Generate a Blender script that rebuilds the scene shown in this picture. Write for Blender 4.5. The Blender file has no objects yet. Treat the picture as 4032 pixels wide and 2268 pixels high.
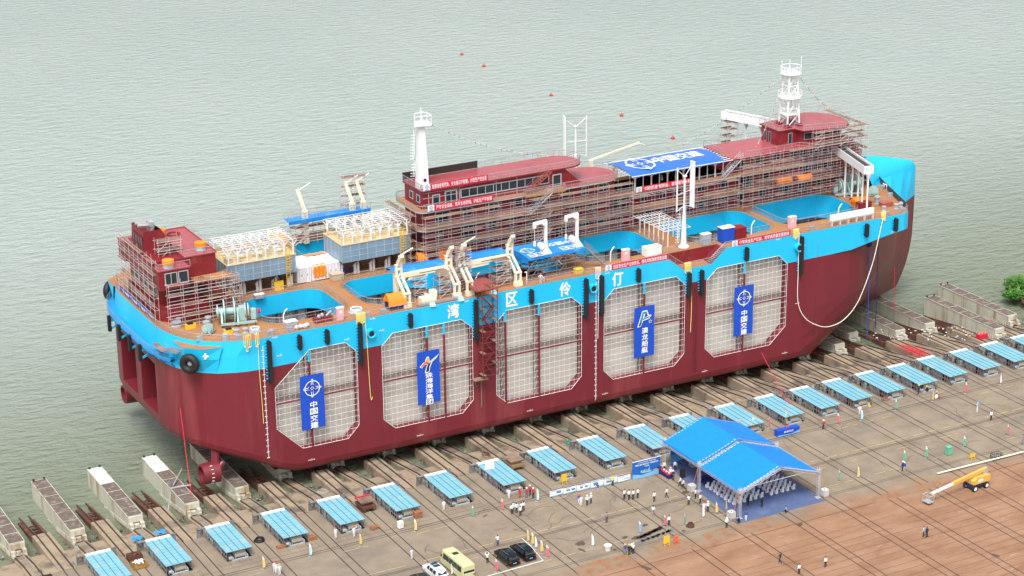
import bpy, bmesh, math, random
from math import sin, cos, pi, radians, sqrt, atan2
from mathutils import Vector, Matrix
from mathutils.geometry import tessellate_polygon
random.seed(7)
sc = bpy.context.scene
COL = sc.collection
# ------------------------------------------------------------------ camera
YAW, PIT, ROL, FPX = radians(28.46395895), radians(19.78561416), radians(0.59360005), 8213.37
CAM = Vector((-160.0, -280.0, 139.8))
_f = Vector((sin(YAW)*cos(PIT), cos(YAW)*cos(PIT), -sin(PIT)))
_r0 = Vector((cos(YAW), -sin(YAW), 0)); _d0 = _f.cross(_r0)
_r = cos(ROL)*_r0 + sin(ROL)*_d0
_d = -sin(ROL)*_r0 + cos(ROL)*_d0
cam = bpy.data.cameras.new("camera"); camo = bpy.data.objects.new("camera", cam); COL.objects.link(camo)
camo.matrix_world = Matrix(((_r.x, -_d.x, -_f.x, CAM.x), (_r.y, -_d.y, -_f.y, CAM.y), (_r.z, -_d.z, -_f.z, CAM.z), (0, 0, 0, 1)))
cam.sensor_width = 36; cam.lens = FPX/4032*36; cam.clip_start = 1; cam.clip_end = 6000
sc.camera = camo
def G(px, py, z=0.0):
    """point of the level plane z seen at pixel (px,py) of the photograph: where a thing stands on the real ground or deck"""
    d = _r*((px-2016)/FPX) + _d*((py-1134)/FPX) + _f
    t = (z-CAM.z)/d.z
    p = CAM + d*t
    return Vector((p.x, p.y, z))
# ------------------------------------------------------------------ light
w = bpy.data.worlds.new("World"); sc.world = w; w.use_nodes = True
nt = w.node_tree; nt.nodes.clear()
sky = nt.nodes.new("ShaderNodeTexSky"); sky.sky_type = 'NISHITA'; sky.sun_disc = False
SUN_EL, SUN_AZ = radians(58), radians(218)
sky.sun_elevation = SUN_EL; sky.sun_rotation = SUN_AZ; sky.air_density = 1.0; sky.dust_density = 6.0; sky.ozone_density = 1.0
hs = nt.nodes.new("ShaderNodeHueSaturation"); hs.inputs["Saturation"].default_value = 0.12
bg = nt.nodes.new("ShaderNodeBackground"); bg.inputs["Strength"].default_value = 0.15
ow = nt.nodes.new("ShaderNodeOutputWorld")
nt.links.new(sky.outputs[0], hs.inputs["Color"]); nt.links.new(hs.outputs[0], bg.inputs[0]); nt.links.new(bg.outputs[0], ow.inputs[0])
sl = bpy.data.lights.new("sun", 'SUN'); sl.energy = 1.5; sl.angle = radians(20); sl.color = (1.0, 0.97, 0.93)
slo = bpy.data.objects.new("sun", sl); COL.objects.link(slo)
# sun direction: azimuth measured as the sky texture does (from +Y towards +X)
sd = Vector((sin(SUN_AZ)*cos(SUN_EL), cos(SUN_AZ)*cos(SUN_EL), sin(SUN_EL)))
slo.rotation_euler = sd.to_track_quat('Z', 'Y').to_euler()
sc.view_settings.view_transform = 'Standard'; sc.view_settings.look = 'None'
sc.view_settings.exposure = 0.5; sc.view_settings.gamma = 1.0
# ------------------------------------------------------------------ materials
def lin(c):
    return tuple((x/255/12.92 if x/255 <= 0.04045 else ((x/255+0.055)/1.055)**2.4) for x in c)
MATS = {}
def mat(name, rgb, rough=0.6, metal=0.0, var=0.12, scale=0.6, rgb2=None, amt=0.0, scale2=0.25, bump=0.0, bscale=8.0, alpha=1.0, spec=0.5, streak=False):
    """plain painted/worn surface: base colour (linear albedo 0..1), mottled by noise, with patches of a second colour"""
    m = bpy.data.materials.new(name); m.use_nodes = True
    t = m.node_tree; b = t.nodes["Principled BSDF"]
    b.inputs["Roughness"].default_value = rough; b.inputs["Metallic"].default_value = metal
    b.inputs["Specular IOR Level"].default_value = spec
    co = t.nodes.new("ShaderNodeTexCoord"); oi = t.nodes.new("ShaderNodeObjectInfo"); va = t.nodes.new("ShaderNodeVectorMath"); va.operation = "MULTIPLY_ADD"; va.inputs[1].default_value = (61, 47, 0); t.links.new(oi.outputs["Random"], va.inputs[0]); t.links.new(co.outputs["Object"], va.inputs[2]); src = va.outputs[0]
    if streak:
        mp = t.nodes.new("ShaderNodeMapping"); mp.inputs["Scale"].default_value = (1, 1, 0.12); t.links.new(src, mp.inputs[0]); src2 = mp.outputs[0]
    else: src2 = src
    n = t.nodes.new("ShaderNodeTexNoise"); n.inputs["Scale"].default_value = scale; n.inputs["Detail"].default_value = 5
    t.links.new(src2, n.inputs["Vector"])
    mx = t.nodes.new("ShaderNodeMix"); mx.data_type = 'RGBA'
    mx.inputs[6].default_value = (*[max(0, x*(1-var)) for x in rgb], 1); mx.inputs[7].default_value = (*[min(1, x*(1+var)) for x in rgb], 1)
    t.links.new(n.outputs["Fac"], mx.inputs[0]); out = mx.outputs[2]
    if rgb2 is not None:
        n2 = t.nodes.new("ShaderNodeTexNoise"); n2.inputs["Scale"].default_value = scale2; n2.inputs["Detail"].default_value = 7; n2.inputs["Roughness"].default_value = 0.62
        t.links.new(src2, n2.inputs["Vector"])
        mr = t.nodes.new("ShaderNodeMapRange"); mr.inputs[1].default_value = 0.62-0.3*amt; mr.inputs[2].default_value = 0.78-0.3*amt; t.links.new(n2.outputs["Fac"], mr.inputs[0])
        m2 = t.nodes.new("ShaderNodeMix"); m2.data_type = 'RGBA'; m2.inputs[7].default_value = (*rgb2, 1)
        t.links.new(mr.outputs[0], m2.inputs[0]); t.links.new(out, m2.inputs[6]); out = m2.outputs[2]
    t.links.new(out, b.inputs["Base Color"])
    if bump:
        nb = t.nodes.new("ShaderNodeTexNoise"); nb.inputs["Scale"].default_value = bscale; nb.inputs["Detail"].default_value = 4; t.links.new(src, nb.inputs["Vector"])
        bp = t.nodes.new("ShaderNodeBump"); bp.inputs["Distance"].default_value = bump; t.links.new(nb.outputs["Fac"], bp.inputs["Height"]); t.links.new(bp.outputs[0], b.inputs["Normal"])
    if alpha < 1: b.inputs["Alpha"].default_value = alpha
    MATS[name] = m; return m
RED = mat("hull_red_paint", (0.165, 0.0165, 0.027), 0.42, var=0.20, scale=0.18, rgb2=(0.235, 0.045, 0.05), amt=0.32, scale2=0.2, streak=True)
BLUE = mat("hull_blue_paint", (0.012, 0.49, 0.82), 0.38, var=0.05, scale=0.2, rgb2=(0.04, 0.54, 0.84), amt=0.2, scale2=0.15, streak=True)
DECK = mat("deck_primer", (0.37, 0.165, 0.062), 0.8, var=0.22, scale=0.35, rgb2=(0.30, 0.20, 0.12), amt=0.35, scale2=0.5)
HRED = mat("house_red_paint", (0.20, 0.014, 0.022), 0.45, var=0.18, scale=0.4, rgb2=(0.26, 0.05, 0.05), amt=0.25, scale2=0.5)
ROOFR = mat("roof_red_paint", (0.36, 0.075, 0.09), 0.25, var=0.14, scale=0.25, rgb2=(0.28, 0.06, 0.06), amt=0.3, scale2=0.3)
WHITE = mat("white_paint", (0.80, 0.81, 0.82), 0.45, var=0.05)
CREAM = mat("cream_paint", (0.78, 0.74, 0.58), 0.45, var=0.06, rgb2=(0.6, 0.55, 0.4), amt=0.15)
STEEL = mat("galvanised_steel", (0.42, 0.41, 0.42), 0.45, 0.5, var=0.15)
TUBE = mat("scaffold_tube", (0.58, 0.50, 0.50), 0.5, 0.2, var=0.25, scale=2)
PLANK = mat("scaffold_plank", (0.26, 0.175, 0.13), 0.85, var=0.4, scale=1.2, rgb2=(0.15, 0.085, 0.065), amt=0.4)
RAIL = mat("rail_grey_paint", (0.34, 0.32, 0.34), 0.5, 0.2, var=0.12)
GLASS = mat("dark_glass", (0.02, 0.035, 0.045), 0.08, var=0.4, scale=0.8)
FRAMEG = mat("window_frame_grey", (0.42, 0.43, 0.47), 0.5, var=0.1)
BLACK = mat("black_rubber", (0.012, 0.012, 0.014), 0.6, var=0.3)
DARK = mat("dark_opening", (0.02, 0.015, 0.016), 0.9, var=0.3)
NETW = mat("white_net_rope", (0.78, 0.76, 0.74), 0.7, var=0.06)
NETF = mat("fine_net", (0.56, 0.535, 0.48), 0.9, var=0.10, scale=0.5, alpha=0.86, rgb2=(0.42, 0.405, 0.38), amt=0.35, scale2=0.25)
NETI = mat("inner_net_pale", (0.80, 0.80, 0.76), 0.9, var=0.08, scale=0.5, alpha=0.85)  # paler than the outer net, imitating light from the far side openings
TRUSS = mat("truss_brown", (0.23, 0.165, 0.16), 0.6, var=0.2)
YEL = mat("yellow_paint", (0.75, 0.47, 0.03), 0.5, var=0.1)
ORG = mat("orange_tarp", (0.85, 0.24, 0.02), 0.7, var=0.12, scale=1.5, bump=0.08, bscale=1.5)
TARP = mat("blue_tarp", (0.012, 0.23, 0.68), 0.55, var=0.14, scale=0.8, rgb2=(0.08, 0.36, 0.75), amt=0.3, scale2=0.6, bump=0.05, bscale=1.2)
TENTB = mat("tent_blue_canvas", (0.002, 0.215, 0.86), 0.5, var=0.06, scale=0.4)
BANB = mat("banner_blue_cloth", (0.006, 0.07, 0.50), 0.6, var=0.1, scale=0.5, bump=0.05, bscale=1.0)
CANS = mat("canopy_blue_sheet", (0.025, 0.14, 0.60), 0.35, var=0.12, scale=0.4, bump=0.08, bscale=0.6)
DSTEEL = mat("dark_steel_tube", (0.14, 0.14, 0.16), 0.5, var=0.2)
SEAM = mat("soil_seam", (0.13, 0.075, 0.05), 0.9, var=0.3)
BANR = mat("banner_red_cloth", (0.62, 0.012, 0.05), 0.6, var=0.08)
MINT = mat("machine_pale_green", (0.33, 0.49, 0.47), 0.45, var=0.08)
GREYP = mat("grey_primer", (0.34, 0.38, 0.42), 0.55, var=0.14, scale=1.5)
PANEL = mat("dull_blue_panel", (0.20, 0.30, 0.40), 0.4, var=0.3, scale=0.35, rgb2=(0.24, 0.27, 0.30), amt=0.4, scale2=0.25)
PANELJ = mat("panel_joint_pale", (0.38, 0.46, 0.52), 0.5)
SHEDR = mat("shed_roof_blue", (0.185, 0.42, 0.53), 0.5, var=0.14, scale=0.5, rgb2=(0.30, 0.44, 0.43), amt=0.28, scale2=0.45)
SHEDL = mat("shed_roof_seam", (0.03, 0.10, 0.13), 0.7)
SHEDF = mat("shed_frame_grey", (0.21, 0.21, 0.215), 0.6, var=0.3, rgb2=(0.13, 0.10, 0.09), amt=0.35, scale2=1)
ROPE = mat("winch_wire", (0.42, 0.37, 0.28), 0.7, var=0.2, scale=6)
RUST = mat("rusty_steel", (0.105, 0.042, 0.03), 0.85, var=0.35, scale=0.8, rgb2=(0.20, 0.09, 0.05), amt=0.3, scale2=0.5)
RAILS = mat("track_rail_steel", (0.06, 0.042, 0.038), 0.6, 0.2, var=0.3, scale=0.8)
CONC = mat("tan_concrete", (0.31, 0.24, 0.165), 0.85, var=0.30, scale=0.45, rgb2=(0.12, 0.095, 0.075), amt=0.42, scale2=0.22, bump=0.02, bscale=3)
CONW = mat("weathered_concrete_wall", (0.20, 0.17, 0.125), 0.9, var=0.3, scale=0.8, rgb2=(0.09, 0.085, 0.07), amt=0.4, scale2=0.4, streak=True)
PONT = mat("pontoon_plating", (0.50, 0.485, 0.40), 0.65, var=0.22, scale=0.7, rgb2=(0.28, 0.17, 0.085), amt=0.34, scale2=0.45, streak=True)
PDECK = mat("weathered_timber_deck", (0.13, 0.10, 0.085), 0.9, var=0.5, scale=1.0, rgb2=(0.30, 0.26, 0.22), amt=0.30, scale2=0.9)
PWHITE = mat("white_sheet_deck", (0.74, 0.76, 0.80), 0.5, var=0.05)
CARPET = mat("blue_carpet", (0.080, 0.115, 0.235), 0.95, var=0.12, scale=1.2, rgb2=(0.115, 0.15, 0.27), amt=0.3, scale2=0.4)
NAVY = mat("navy_cloth", (0.012, 0.018, 0.10), 0.8, var=0.2)
SKIN = mat("skin", (0.45, 0.24, 0.16), 0.6, var=0.05)
HAIR = mat("dark_hair", (0.015, 0.012, 0.012), 0.6)
CLOTH = {k: mat("cloth_"+k, c, 0.85, var=0.08, scale=4) for k, c in dict(
    white=(0.78, 0.78, 0.80), black=(0.015, 0.016, 0.022), red=(0.55, 0.02, 0.03), blue=(0.02, 0.06, 0.35), navy=(0.015, 0.025, 0.09), grey=(0.25, 0.25, 0.28),
    beige=(0.50, 0.44, 0.36), orange=(0.80, 0.14, 0.03), jeans=(0.10, 0.15, 0.28), lime=(0.55, 0.75, 0.08), sky=(0.32, 0.55, 0.75), brown=(0.09, 0.05, 0.05)).items()}
HELM = {k: mat("helmet_"+k, c, 0.35, var=0.03) for k, c in dict(white=(0.82, 0.82, 0.82), red=(0.65, 0.03, 0.02), yellow=(0.80, 0.55, 0.02), blue=(0.03, 0.16, 0.55), orange=(0.80, 0.22, 0.03)).items()}
FLAGC = {k: mat("flag_"+k, tuple(0.82*q+0.10 for q in c), 0.8, var=0.05) for k, c in dict(white=(0.82, 0.82, 0.82), red=(0.75, 0.04, 0.10), green=(0.03, 0.38, 0.22), yellow=(0.80, 0.55, 0.08), blue=(0.15, 0.40, 0.72), sky=(0.42, 0.68, 0.80)).items()}
CARB = mat("car_black_paint", (0.008, 0.009, 0.012), 0.15, 0.2, var=0.1); CARW = mat("car_white_paint", (0.78, 0.79, 0.80), 0.2, var=0.02)
BUSC = mat("bus_pale_olive_paint", (0.55, 0.55, 0.30), 0.3, var=0.04); TAILL = mat("tail_lamp_red", (0.4, 0.01, 0.01), 0.3); PLATEB = mat("number_plate_blue", (0.15, 0.45, 0.70), 0.5)
PINK = mat("pink_paint", (0.78, 0.42, 0.46), 0.55, var=0.08); LEAF = mat("leaf_green", (0.07, 0.20, 0.025), 0.7, var=0.45, scale=0.9)
ROPEY = mat("yellow_rope", (0.80, 0.66, 0.18), 0.8, var=0.12); ROPEW = mat("white_rope", (0.74, 0.72, 0.62), 0.8); REDROPE = mat("red_ribbon", (0.75, 0.03, 0.06), 0.7)
BOOMY = mat("lift_yellow_paint", (0.72, 0.40, 0.08), 0.45, var=0.1); TANKW = mat("tote_plastic", (0.66, 0.66, 0.62), 0.5, var=0.08); GRASS = mat("blade_green", (0.05, 0.22, 0.03), 0.8, var=0.3)
PETAL = mat("red_paper", (0.62, 0.03, 0.05), 0.9, var=0.2, scale=8)
# ------------------------------------------------------------------ mesh helpers
ORG_ = {}
class MB:
    def __init__(s): s.v, s.f, s.m, s.c = [], [], [], 0
    def mt(s, i): s.c = i; return s
    def add(s, vs, fs):
        n = len(s.v); s.v += [tuple(v) for v in vs]
        for f in fs: s.f.append([i+n for i in f]); s.m.append(s.c)
        return s
    def poly(s, pts): return s.add(pts, [list(range(len(pts)))])
    def bb(s, x0, x1, y0, y1, z0, z1):
        return s.add([(x0,y0,z0),(x1,y0,z0),(x1,y1,z0),(x0,y1,z0),(x0,y0,z1),(x1,y0,z1),(x1,y1,z1),(x0,y1,z1)],
                     [(3,2,1,0),(4,5,6,7),(0,1,5,4),(1,2,6,5),(2,3,7,6),(3,0,4,7)])
    def box(s, c, d, rz=0.0, ry=0.0):
        M = Matrix.Translation(Vector(c)) @ Matrix.Rotation(rz, 4, 'Z') @ Matrix.Rotation(ry, 4, 'Y')
        x, y, z = d[0]/2, d[1]/2, d[2]/2
        vs = [M @ Vector(p) for p in ((-x,-y,-z),(x,-y,-z),(x,y,-z),(-x,y,-z),(-x,-y,z),(x,-y,z),(x,y,z),(-x,y,z))]
        return s.add(vs, [(3,2,1,0),(4,5,6,7),(0,1,5,4),(1,2,6,5),(2,3,7,6),(3,0,4,7)])
    def beam(s, p, q, wd, h=None):
        """rectangular bar from p to q"""
        p, q = Vector(p), Vector(q); h = h or wd; a = (q-p)
        if a.length < 1e-6: return s
        a.normalize(); up = Vector((0,0,1)) if abs(a.z) < 0.95 else Vector((0,1,0))
        u = a.cross(up).normalized()*wd/2; v = u.cross(a).normalized()*h/2
        vs = [p-u-v, p+u-v, p+u+v, p-u+v, q-u-v, q+u-v, q+u+v, q-u+v]
        return s.add(vs, [(3,2,1,0),(4,5,6,7),(0,1,5,4),(1,2,6,5),(2,3,7,6),(3,0,4,7)])
    def tube(s, p, q, r, n=6, r2=None, cap=True):
        p, q = Vector(p), Vector(q); a = q-p
        if a.length < 1e-6: return s
        a.normalize(); up = Vector((0,0,1)) if abs(a.z) < 0.9 else Vector((1,0,0))
        u = a.cross(up).normalized(); v = a.cross(u); r2 = r if r2 is None else r2
        vs = [p+(u*cos(2*pi*i/n)+v*sin(2*pi*i/n))*r for i in range(n)]+[q+(u*cos(2*pi*i/n)+v*sin(2*pi*i/n))*r2 for i in range(n)]
        fs = [(i, (i+1)%n, n+(i+1)%n, n+i) for i in range(n)]
        if cap: fs += [tuple(range(n))[::-1], tuple(range(n, 2*n))]
        return s.add(vs, fs)
    def path(s, pts, r, n=5):
        for a, b in zip(pts[:-1], pts[1:]): s.tube(a, b, r, n)
        return s
    def prism(s, pts, z0, z1, top=True, bot=True):
        n = len(pts); vs = [(p[0],p[1],z0) for p in pts]+[(p[0],p[1],z1) for p in pts]
        area = sum(pts[i][0]*pts[(i+1)%n][1]-pts[(i+1)%n][0]*pts[i][1] for i in range(n))
        fs = [(i,(i+1)%n,n+(i+1)%n,n+i) for i in range(n)]+([tuple(range(n,2*n))] if top else [])+([tuple(range(n))[::-1]] if bot else [])
        if area < 0: fs = [f[::-1] for f in fs]
        return s.add(vs, fs)
    def extr(s, pts, axis, a0, a1):
        """prism of a profile: axis 'x' -> pts are (y,z); 'y' -> pts are (x,z)"""
        n = len(pts); mk = (lambda p,a: (a,p[0],p[1])) if axis == 'x' else (lambda p,a: (p[0],a,p[1]))
        vs = [mk(p,a0) for p in pts]+[mk(p,a1) for p in pts]
        return s.add(vs, [(i,(i+1)%n,n+(i+1)%n,n+i) for i in range(n)]+[tuple(range(n,2*n)),tuple(range(n))[::-1]])
    def lathe(s, c, prof, n=12, M=None):
        c = Vector(c); vs = []; k = len(prof)
        for i in range(n):
            a = 2*pi*i/n
            for r, z in prof:
                p = Vector((r*cos(a), r*sin(a), z)); vs.append((M @ p if M else p)+c)
        fs = [(i*k+j, ((i+1)%n)*k+j, ((i+1)%n)*k+j+1, i*k+j+1) for i in range(n) for j in range(k-1)]
        s.add(vs, fs)
        if prof[0][0] > 1e-5: s.add([vs[i*k] for i in range(n)], [tuple(range(n))[::-1]])
        if prof[-1][0] > 1e-5: s.add([vs[i*k+k-1] for i in range(n)], [tuple(range(n))])
        return s
    def ell(s, c, r, n=10, m=6):
        c = Vector(c)
        prof = [(max(1e-6, sin(pi*j/m)), -cos(pi*j/m)) for j in range(m+1)]
        return s.lathe(c, prof, n, Matrix.Diagonal((r[0], r[1], r[2], 1)).to_3x3())
    def grid(s, rows):
        nc = len(rows[0]); vs = [p for r in rows for p in r]
        return s.add(vs, [(i*nc+j, i*nc+j+1, (i+1)*nc+j+1, (i+1)*nc+j) for i in range(len(rows)-1) for j in range(nc-1)])
    def tess(s, polys, z=None, fn=None):
        """flat polygon with holes (2d points); fn maps a 2d point to 3d"""
        fn = fn or (lambda p: (p[0], p[1], z))
        flat = [p for pl in polys for p in pl]
        tr = tessellate_polygon([[Vector((p[0], p[1], 0)) for p in pl] for pl in polys])
        return s.add([fn(p) for p in flat], [tuple(t) for t in tr])
    def torus(s, c, R, r, M=None, n=20, m=8):
        c = Vector(c); vs = []
        for i in range(n):
            for j in range(m):
                a, b = 2*pi*i/n, 2*pi*j/m
                p = Vector(((R+r*cos(b))*cos(a), (R+r*cos(b))*sin(a), r*sin(b))); vs.append((M @ p if M else p)+c)
        return s.add(vs, [(i*m+j, ((i+1)%n)*m+j, ((i+1)%n)*m+(j+1)%m, i*m+(j+1)%m) for i in range(n) for j in range(m)])
    def build(s, name, mats, parent=None, smooth=False, label=None, kind=None):
        if not isinstance(mats, (list, tuple)): mats = [mats]
        if parent is not None: o0 = ORG_[parent.name]
        else:
            xs = [v[0] for v in s.v]; ys = [v[1] for v in s.v]; zs = [v[2] for v in s.v]
            o0 = Vector(((min(xs)+max(xs))/2, (min(ys)+max(ys))/2, min(zs)))
        me = bpy.data.meshes.new(name); me.from_pydata([(v[0]-o0.x, v[1]-o0.y, v[2]-o0.z) for v in s.v], [], s.f)
        for m in mats: me.materials.append(m)
        for p, i in zip(me.polygons, s.m): p.material_index = i; p.use_smooth = smooth
        me.update()
        o = bpy.data.objects.new(name, me); COL.objects.link(o)
        if parent is not None: o.parent = parent
        else: o.location = o0
        ORG_[o.name] = o0
        if label: o["label"] = label
        if kind: o["kind"] = kind
        return o
def tag(o, label, cat, group=None):
    o["label"] = label; o["category"] = cat
    if group: o["group"] = group
    return o
def thing(name, label, cat, loc=(0,0,0), group=None):
    o = bpy.data.objects.new(name, None); COL.objects.link(o); o.location = loc; ORG_[o.name] = Vector(loc)
    o.empty_display_size = 0.3
    return tag(o, label, cat, group)
def kids(o): return [c for c in bpy.data.objects if c.parent == o]
def tree(o): return (o, [tree(c) for c in kids(o)])
def copy_tree(t, parent=None):
    o, ch = t; c = o.copy(); COL.objects.link(c)
    if parent is not None: c.parent = parent
    for x in ch: copy_tree(x, c)
    return c
def place(t, loc, rz, label, first=False, group=None):
    o = t[0] if first else copy_tree(t)
    o.location = loc; o.rotation_euler = (0, 0, rz); o["label"] = label
    if group: o["group"] = group
    return o
def ordinal(i): return ["first","second","third","fourth","fifth","sixth","seventh","eighth","ninth","tenth","eleventh","twelfth","thirteenth","fourteenth","fifteenth","sixteenth","seventeenth","eighteenth","nineteenth","twentieth","twenty-first","twenty-second","twenty-third","twenty-fourth","twenty-fifth"][i]
def text_mesh(body, size, thick=0.012, bold=0.0):
    cu = bpy.data.curves.new("t", 'FONT'); cu.body = body; cu.size = size; cu.extrude = thick/2; cu.offset = 0.0; cu.align_x = 'CENTER'; cu.align_y = 'CENTER'; cu.resolution_u = 2
    o = bpy.data.objects.new("t", cu); COL.objects.link(o)
    me = bpy.data.meshes.new_from_object(o.evaluated_get(bpy.context.evaluated_depsgraph_get()))
    bpy.data.objects.remove(o); bpy.data.curves.remove(cu)
    return me
def text(body, size, c, m, parent, right=(1,0,0), up=(0,0,1), bold=0.02, wid=None, hei=None, name="lettering", thick=0.02):
    """writing as a thin raised mesh centred on c; wid/hei stretch it to a given size"""
    me = text_mesh(body, size, thick, bold)
    xs = [v.co.x for v in me.vertices]; ys = [v.co.y for v in me.vertices]
    cx, cy = (min(xs)+max(xs))/2, (min(ys)+max(ys))/2
    sx = wid/(max(xs)-min(xs)) if wid else 1; sy = hei/(max(ys)-min(ys)) if hei else (sx if wid else 1)
    R, U = Vector(right).normalized(), Vector(up).normalized(); N = R.cross(U)
    o0 = ORG_[parent.name] if parent else Vector((0,0,0)); c = Vector(c)-o0
    base = [v.co.copy() for v in me.vertices]; F_ = [list(p.vertices) for p in me.polygons]; bpy.data.meshes.remove(me)
    if wid: sx = (wid-2*bold*size*0.7)/(max(xs)-min(xs))
    bb_ = bold*(hei or size)*0.9; vs, fs = [], []
    for k, (ox, oy) in enumerate(((0,0),(1,0),(-1,0),(0,1),(0,-1)) if bold > 0 else ((0,0),)):       # heavier strokes: the same glyphs laid side by side
        n0 = len(vs); vs += [c + R*((q.x-cx)*sx+ox*bb_) + U*((q.y-cy)*sy+oy*bb_) + N*(q.z+0.0012*k) for q in base]; fs += [[i+n0 for i in f] for f in F_]
    me = bpy.data.meshes.new(name); me.from_pydata(vs, [], fs); me.materials.append(m)
    o = bpy.data.objects.new(name, me); COL.objects.link(o)
    if parent: o.parent = parent
    ORG_[o.name] = o0
    return o
def resample(pts, step, closed=False):
    pts = [Vector(p) for p in pts]
    if closed: pts = pts+[pts[0]]
    out = []
    for a, b in zip(pts[:-1], pts[1:]):
        n = max(1, round((b-a).length/step))
        out += [a+(b-a)*i/n for i in range(n)]
    return out+([] if closed else [pts[-1]])
def railing(mb, pts, h=1.1, closed=False, post=1.6, bar=0.28, fine=True):
    P = [Vector(p) for p in pts]; Q = P+[P[0]] if closed else P
    up = Vector((0,0,1))
    for a, b in zip(Q[:-1], Q[1:]):
        for k, r in ((h, 0.035), (h*0.93, 0.02), (h*0.1, 0.02), (h*0.5, 0.015)):
            mb.tube(a+up*k, b+up*k, r, 4, cap=False)
    for p in resample(pts, post, closed): mb.tube(p, p+up*h, 0.035, 4, cap=False)
    if fine:
        for p in resample(pts, bar, closed): mb.tube(p+up*h*0.1, p+up*h*0.93, 0.012, 3, cap=False)
    return mb
def rrect(x0, x1, y0, y1, r, n=6):
    out = []
    for cx, cy, a0 in ((x1-r,y0+r,-90),(x1-r,y1-r,0),(x0+r,y1-r,90),(x0+r,y0+r,180)):
        for i in range(n+1):
            a = radians(a0+90*i/n); out.append((cx+r*cos(a), cy+r*sin(a)))
    return out
def emblem(parent, c, R, m, right=(1,0,0), up=(0,0,1), sx=1.0):
    """ring crossed by four doubled arms round a small diamond"""
    Rv, U = Vector(right).normalized(), Vector(up).normalized(); N = Rv.cross(U); mb = MB(); c = Vector(c)
    F = lambda x, y: c+Rv*x*R*sx+U*y*R+N*0.012
    n = 28; 
    rows = [[F(r*cos(2*pi*i/n), r*sin(2*pi*i/n)) for i in range(n+1)] for r in (0.84, 0.95)]; mb.grid(rows)
    def stroke(pts, wd=0.075):
        for (a, b), (e, g) in zip(pts[:-1], pts[1:]):
            d = Vector((e-a, g-b)); L = d.length; d /= L; k = Vector((-d.y, d.x))*wd/2
            mb.poly([F(a-k.x,b-k.y)+N*0.004, F(e-k.x,g-k.y)+N*0.004, F(e+k.x,g+k.y)+N*0.004, F(a+k.x,b+k.y)+N*0.004])
    for q in range(4):
        a = q*pi/2; ca, sa = cos(a), sin(a); rr = lambda x, y: (x*ca-y*sa, x*sa+y*ca)
        stroke([rr(0.10,1.12), rr(0.10,0.50), rr(0.42,0.20), rr(0.42,0.10)]); stroke([rr(-0.10,1.0), rr(-0.10,0.50), rr(-0.42,0.20)])
        stroke([rr(0.10,1.12), rr(-0.10,1.0)]); stroke([rr(0,0.2), rr(0.2,0)], 0.06)
    return mb.build("emblem", m, parent)
# ------------------------------------------------------------------ setting: water, yard, slipway
def water_mat():
    m = bpy.data.materials.new("river_water"); m.use_nodes = True; t = m.node_tree; b = t.nodes["Principled BSDF"]
    b.inputs["Roughness"].default_value = 0.10; b.inputs["IOR"].default_value = 1.33
    tc = t.nodes.new("ShaderNodeTexCoord")
    sy = t.nodes.new("ShaderNodeSeparateXYZ"); t.links.new(tc.outputs["Object"], sy.inputs[0])
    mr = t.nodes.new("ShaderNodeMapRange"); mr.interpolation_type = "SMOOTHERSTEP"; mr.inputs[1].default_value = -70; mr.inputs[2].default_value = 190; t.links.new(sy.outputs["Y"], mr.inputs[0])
    n0 = t.nodes.new("ShaderNodeTexNoise"); n0.inputs["Scale"].default_value = 0.012; n0.inputs["Detail"].default_value = 4; t.links.new(tc.outputs["Object"], n0.inputs[0])
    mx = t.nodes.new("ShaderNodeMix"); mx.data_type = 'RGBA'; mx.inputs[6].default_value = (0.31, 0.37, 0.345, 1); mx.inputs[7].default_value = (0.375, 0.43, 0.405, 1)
    t.links.new(n0.outputs["Fac"], mx.inputs[0]); m3 = t.nodes.new("ShaderNodeMix"); m3.data_type = "RGBA"; m3.inputs[6].default_value = (0.13, 0.15, 0.085, 1); t.links.new(mr.outputs[0], m3.inputs[0]); t.links.new(mx.outputs[2], m3.inputs[7]); t.links.new(m3.outputs[2], b.inputs["Base Color"])  # murky green inshore, its colour lowered further to suggest shade near the ship
    hs_ = []
    for sc_, st, rot, wt in ((0.5, (0.45, 1, 1), 28, 0.55), (1.2, (0.5, 1, 1), 40, 0.32), (2.8, (0.7, 1, 1), 15, 0.12)):
        mp = t.nodes.new("ShaderNodeMapping"); mp.inputs["Scale"].default_value = st; mp.inputs["Rotation"].default_value = (0, 0, radians(rot))
        n = t.nodes.new("ShaderNodeTexNoise"); n.inputs["Scale"].default_value = sc_; n.inputs["Detail"].default_value = 3
        t.links.new(tc.outputs["Object"], mp.inputs[0]); t.links.new(mp.outputs[0], n.inputs[0])
        mu = t.nodes.new("ShaderNodeMath"); mu.operation = 'MULTIPLY'; mu.inputs[1].default_value = wt; t.links.new(n.outputs["Fac"], mu.inputs[0]); hs_.append(mu)
    a = t.nodes.new("ShaderNodeMath"); t.links.new(hs_[0].outputs[0], a.inputs[0]); t.links.new(hs_[1].outputs[0], a.inputs[1])
    a2 = t.nodes.new("ShaderNodeMath"); t.links.new(a.outputs[0], a2.inputs[0]); t.links.new(hs_[2].outputs[0], a2.inputs[1])
    bp = t.nodes.new("ShaderNodeBump"); bp.inputs["Strength"].default_value = 1.0; bp.inputs["Distance"].default_value = 1.25
    t.links.new(a2.outputs[0], bp.inputs["Height"]); t.links.new(bp.outputs[0], b.inputs["Normal"])
    return m
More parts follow.
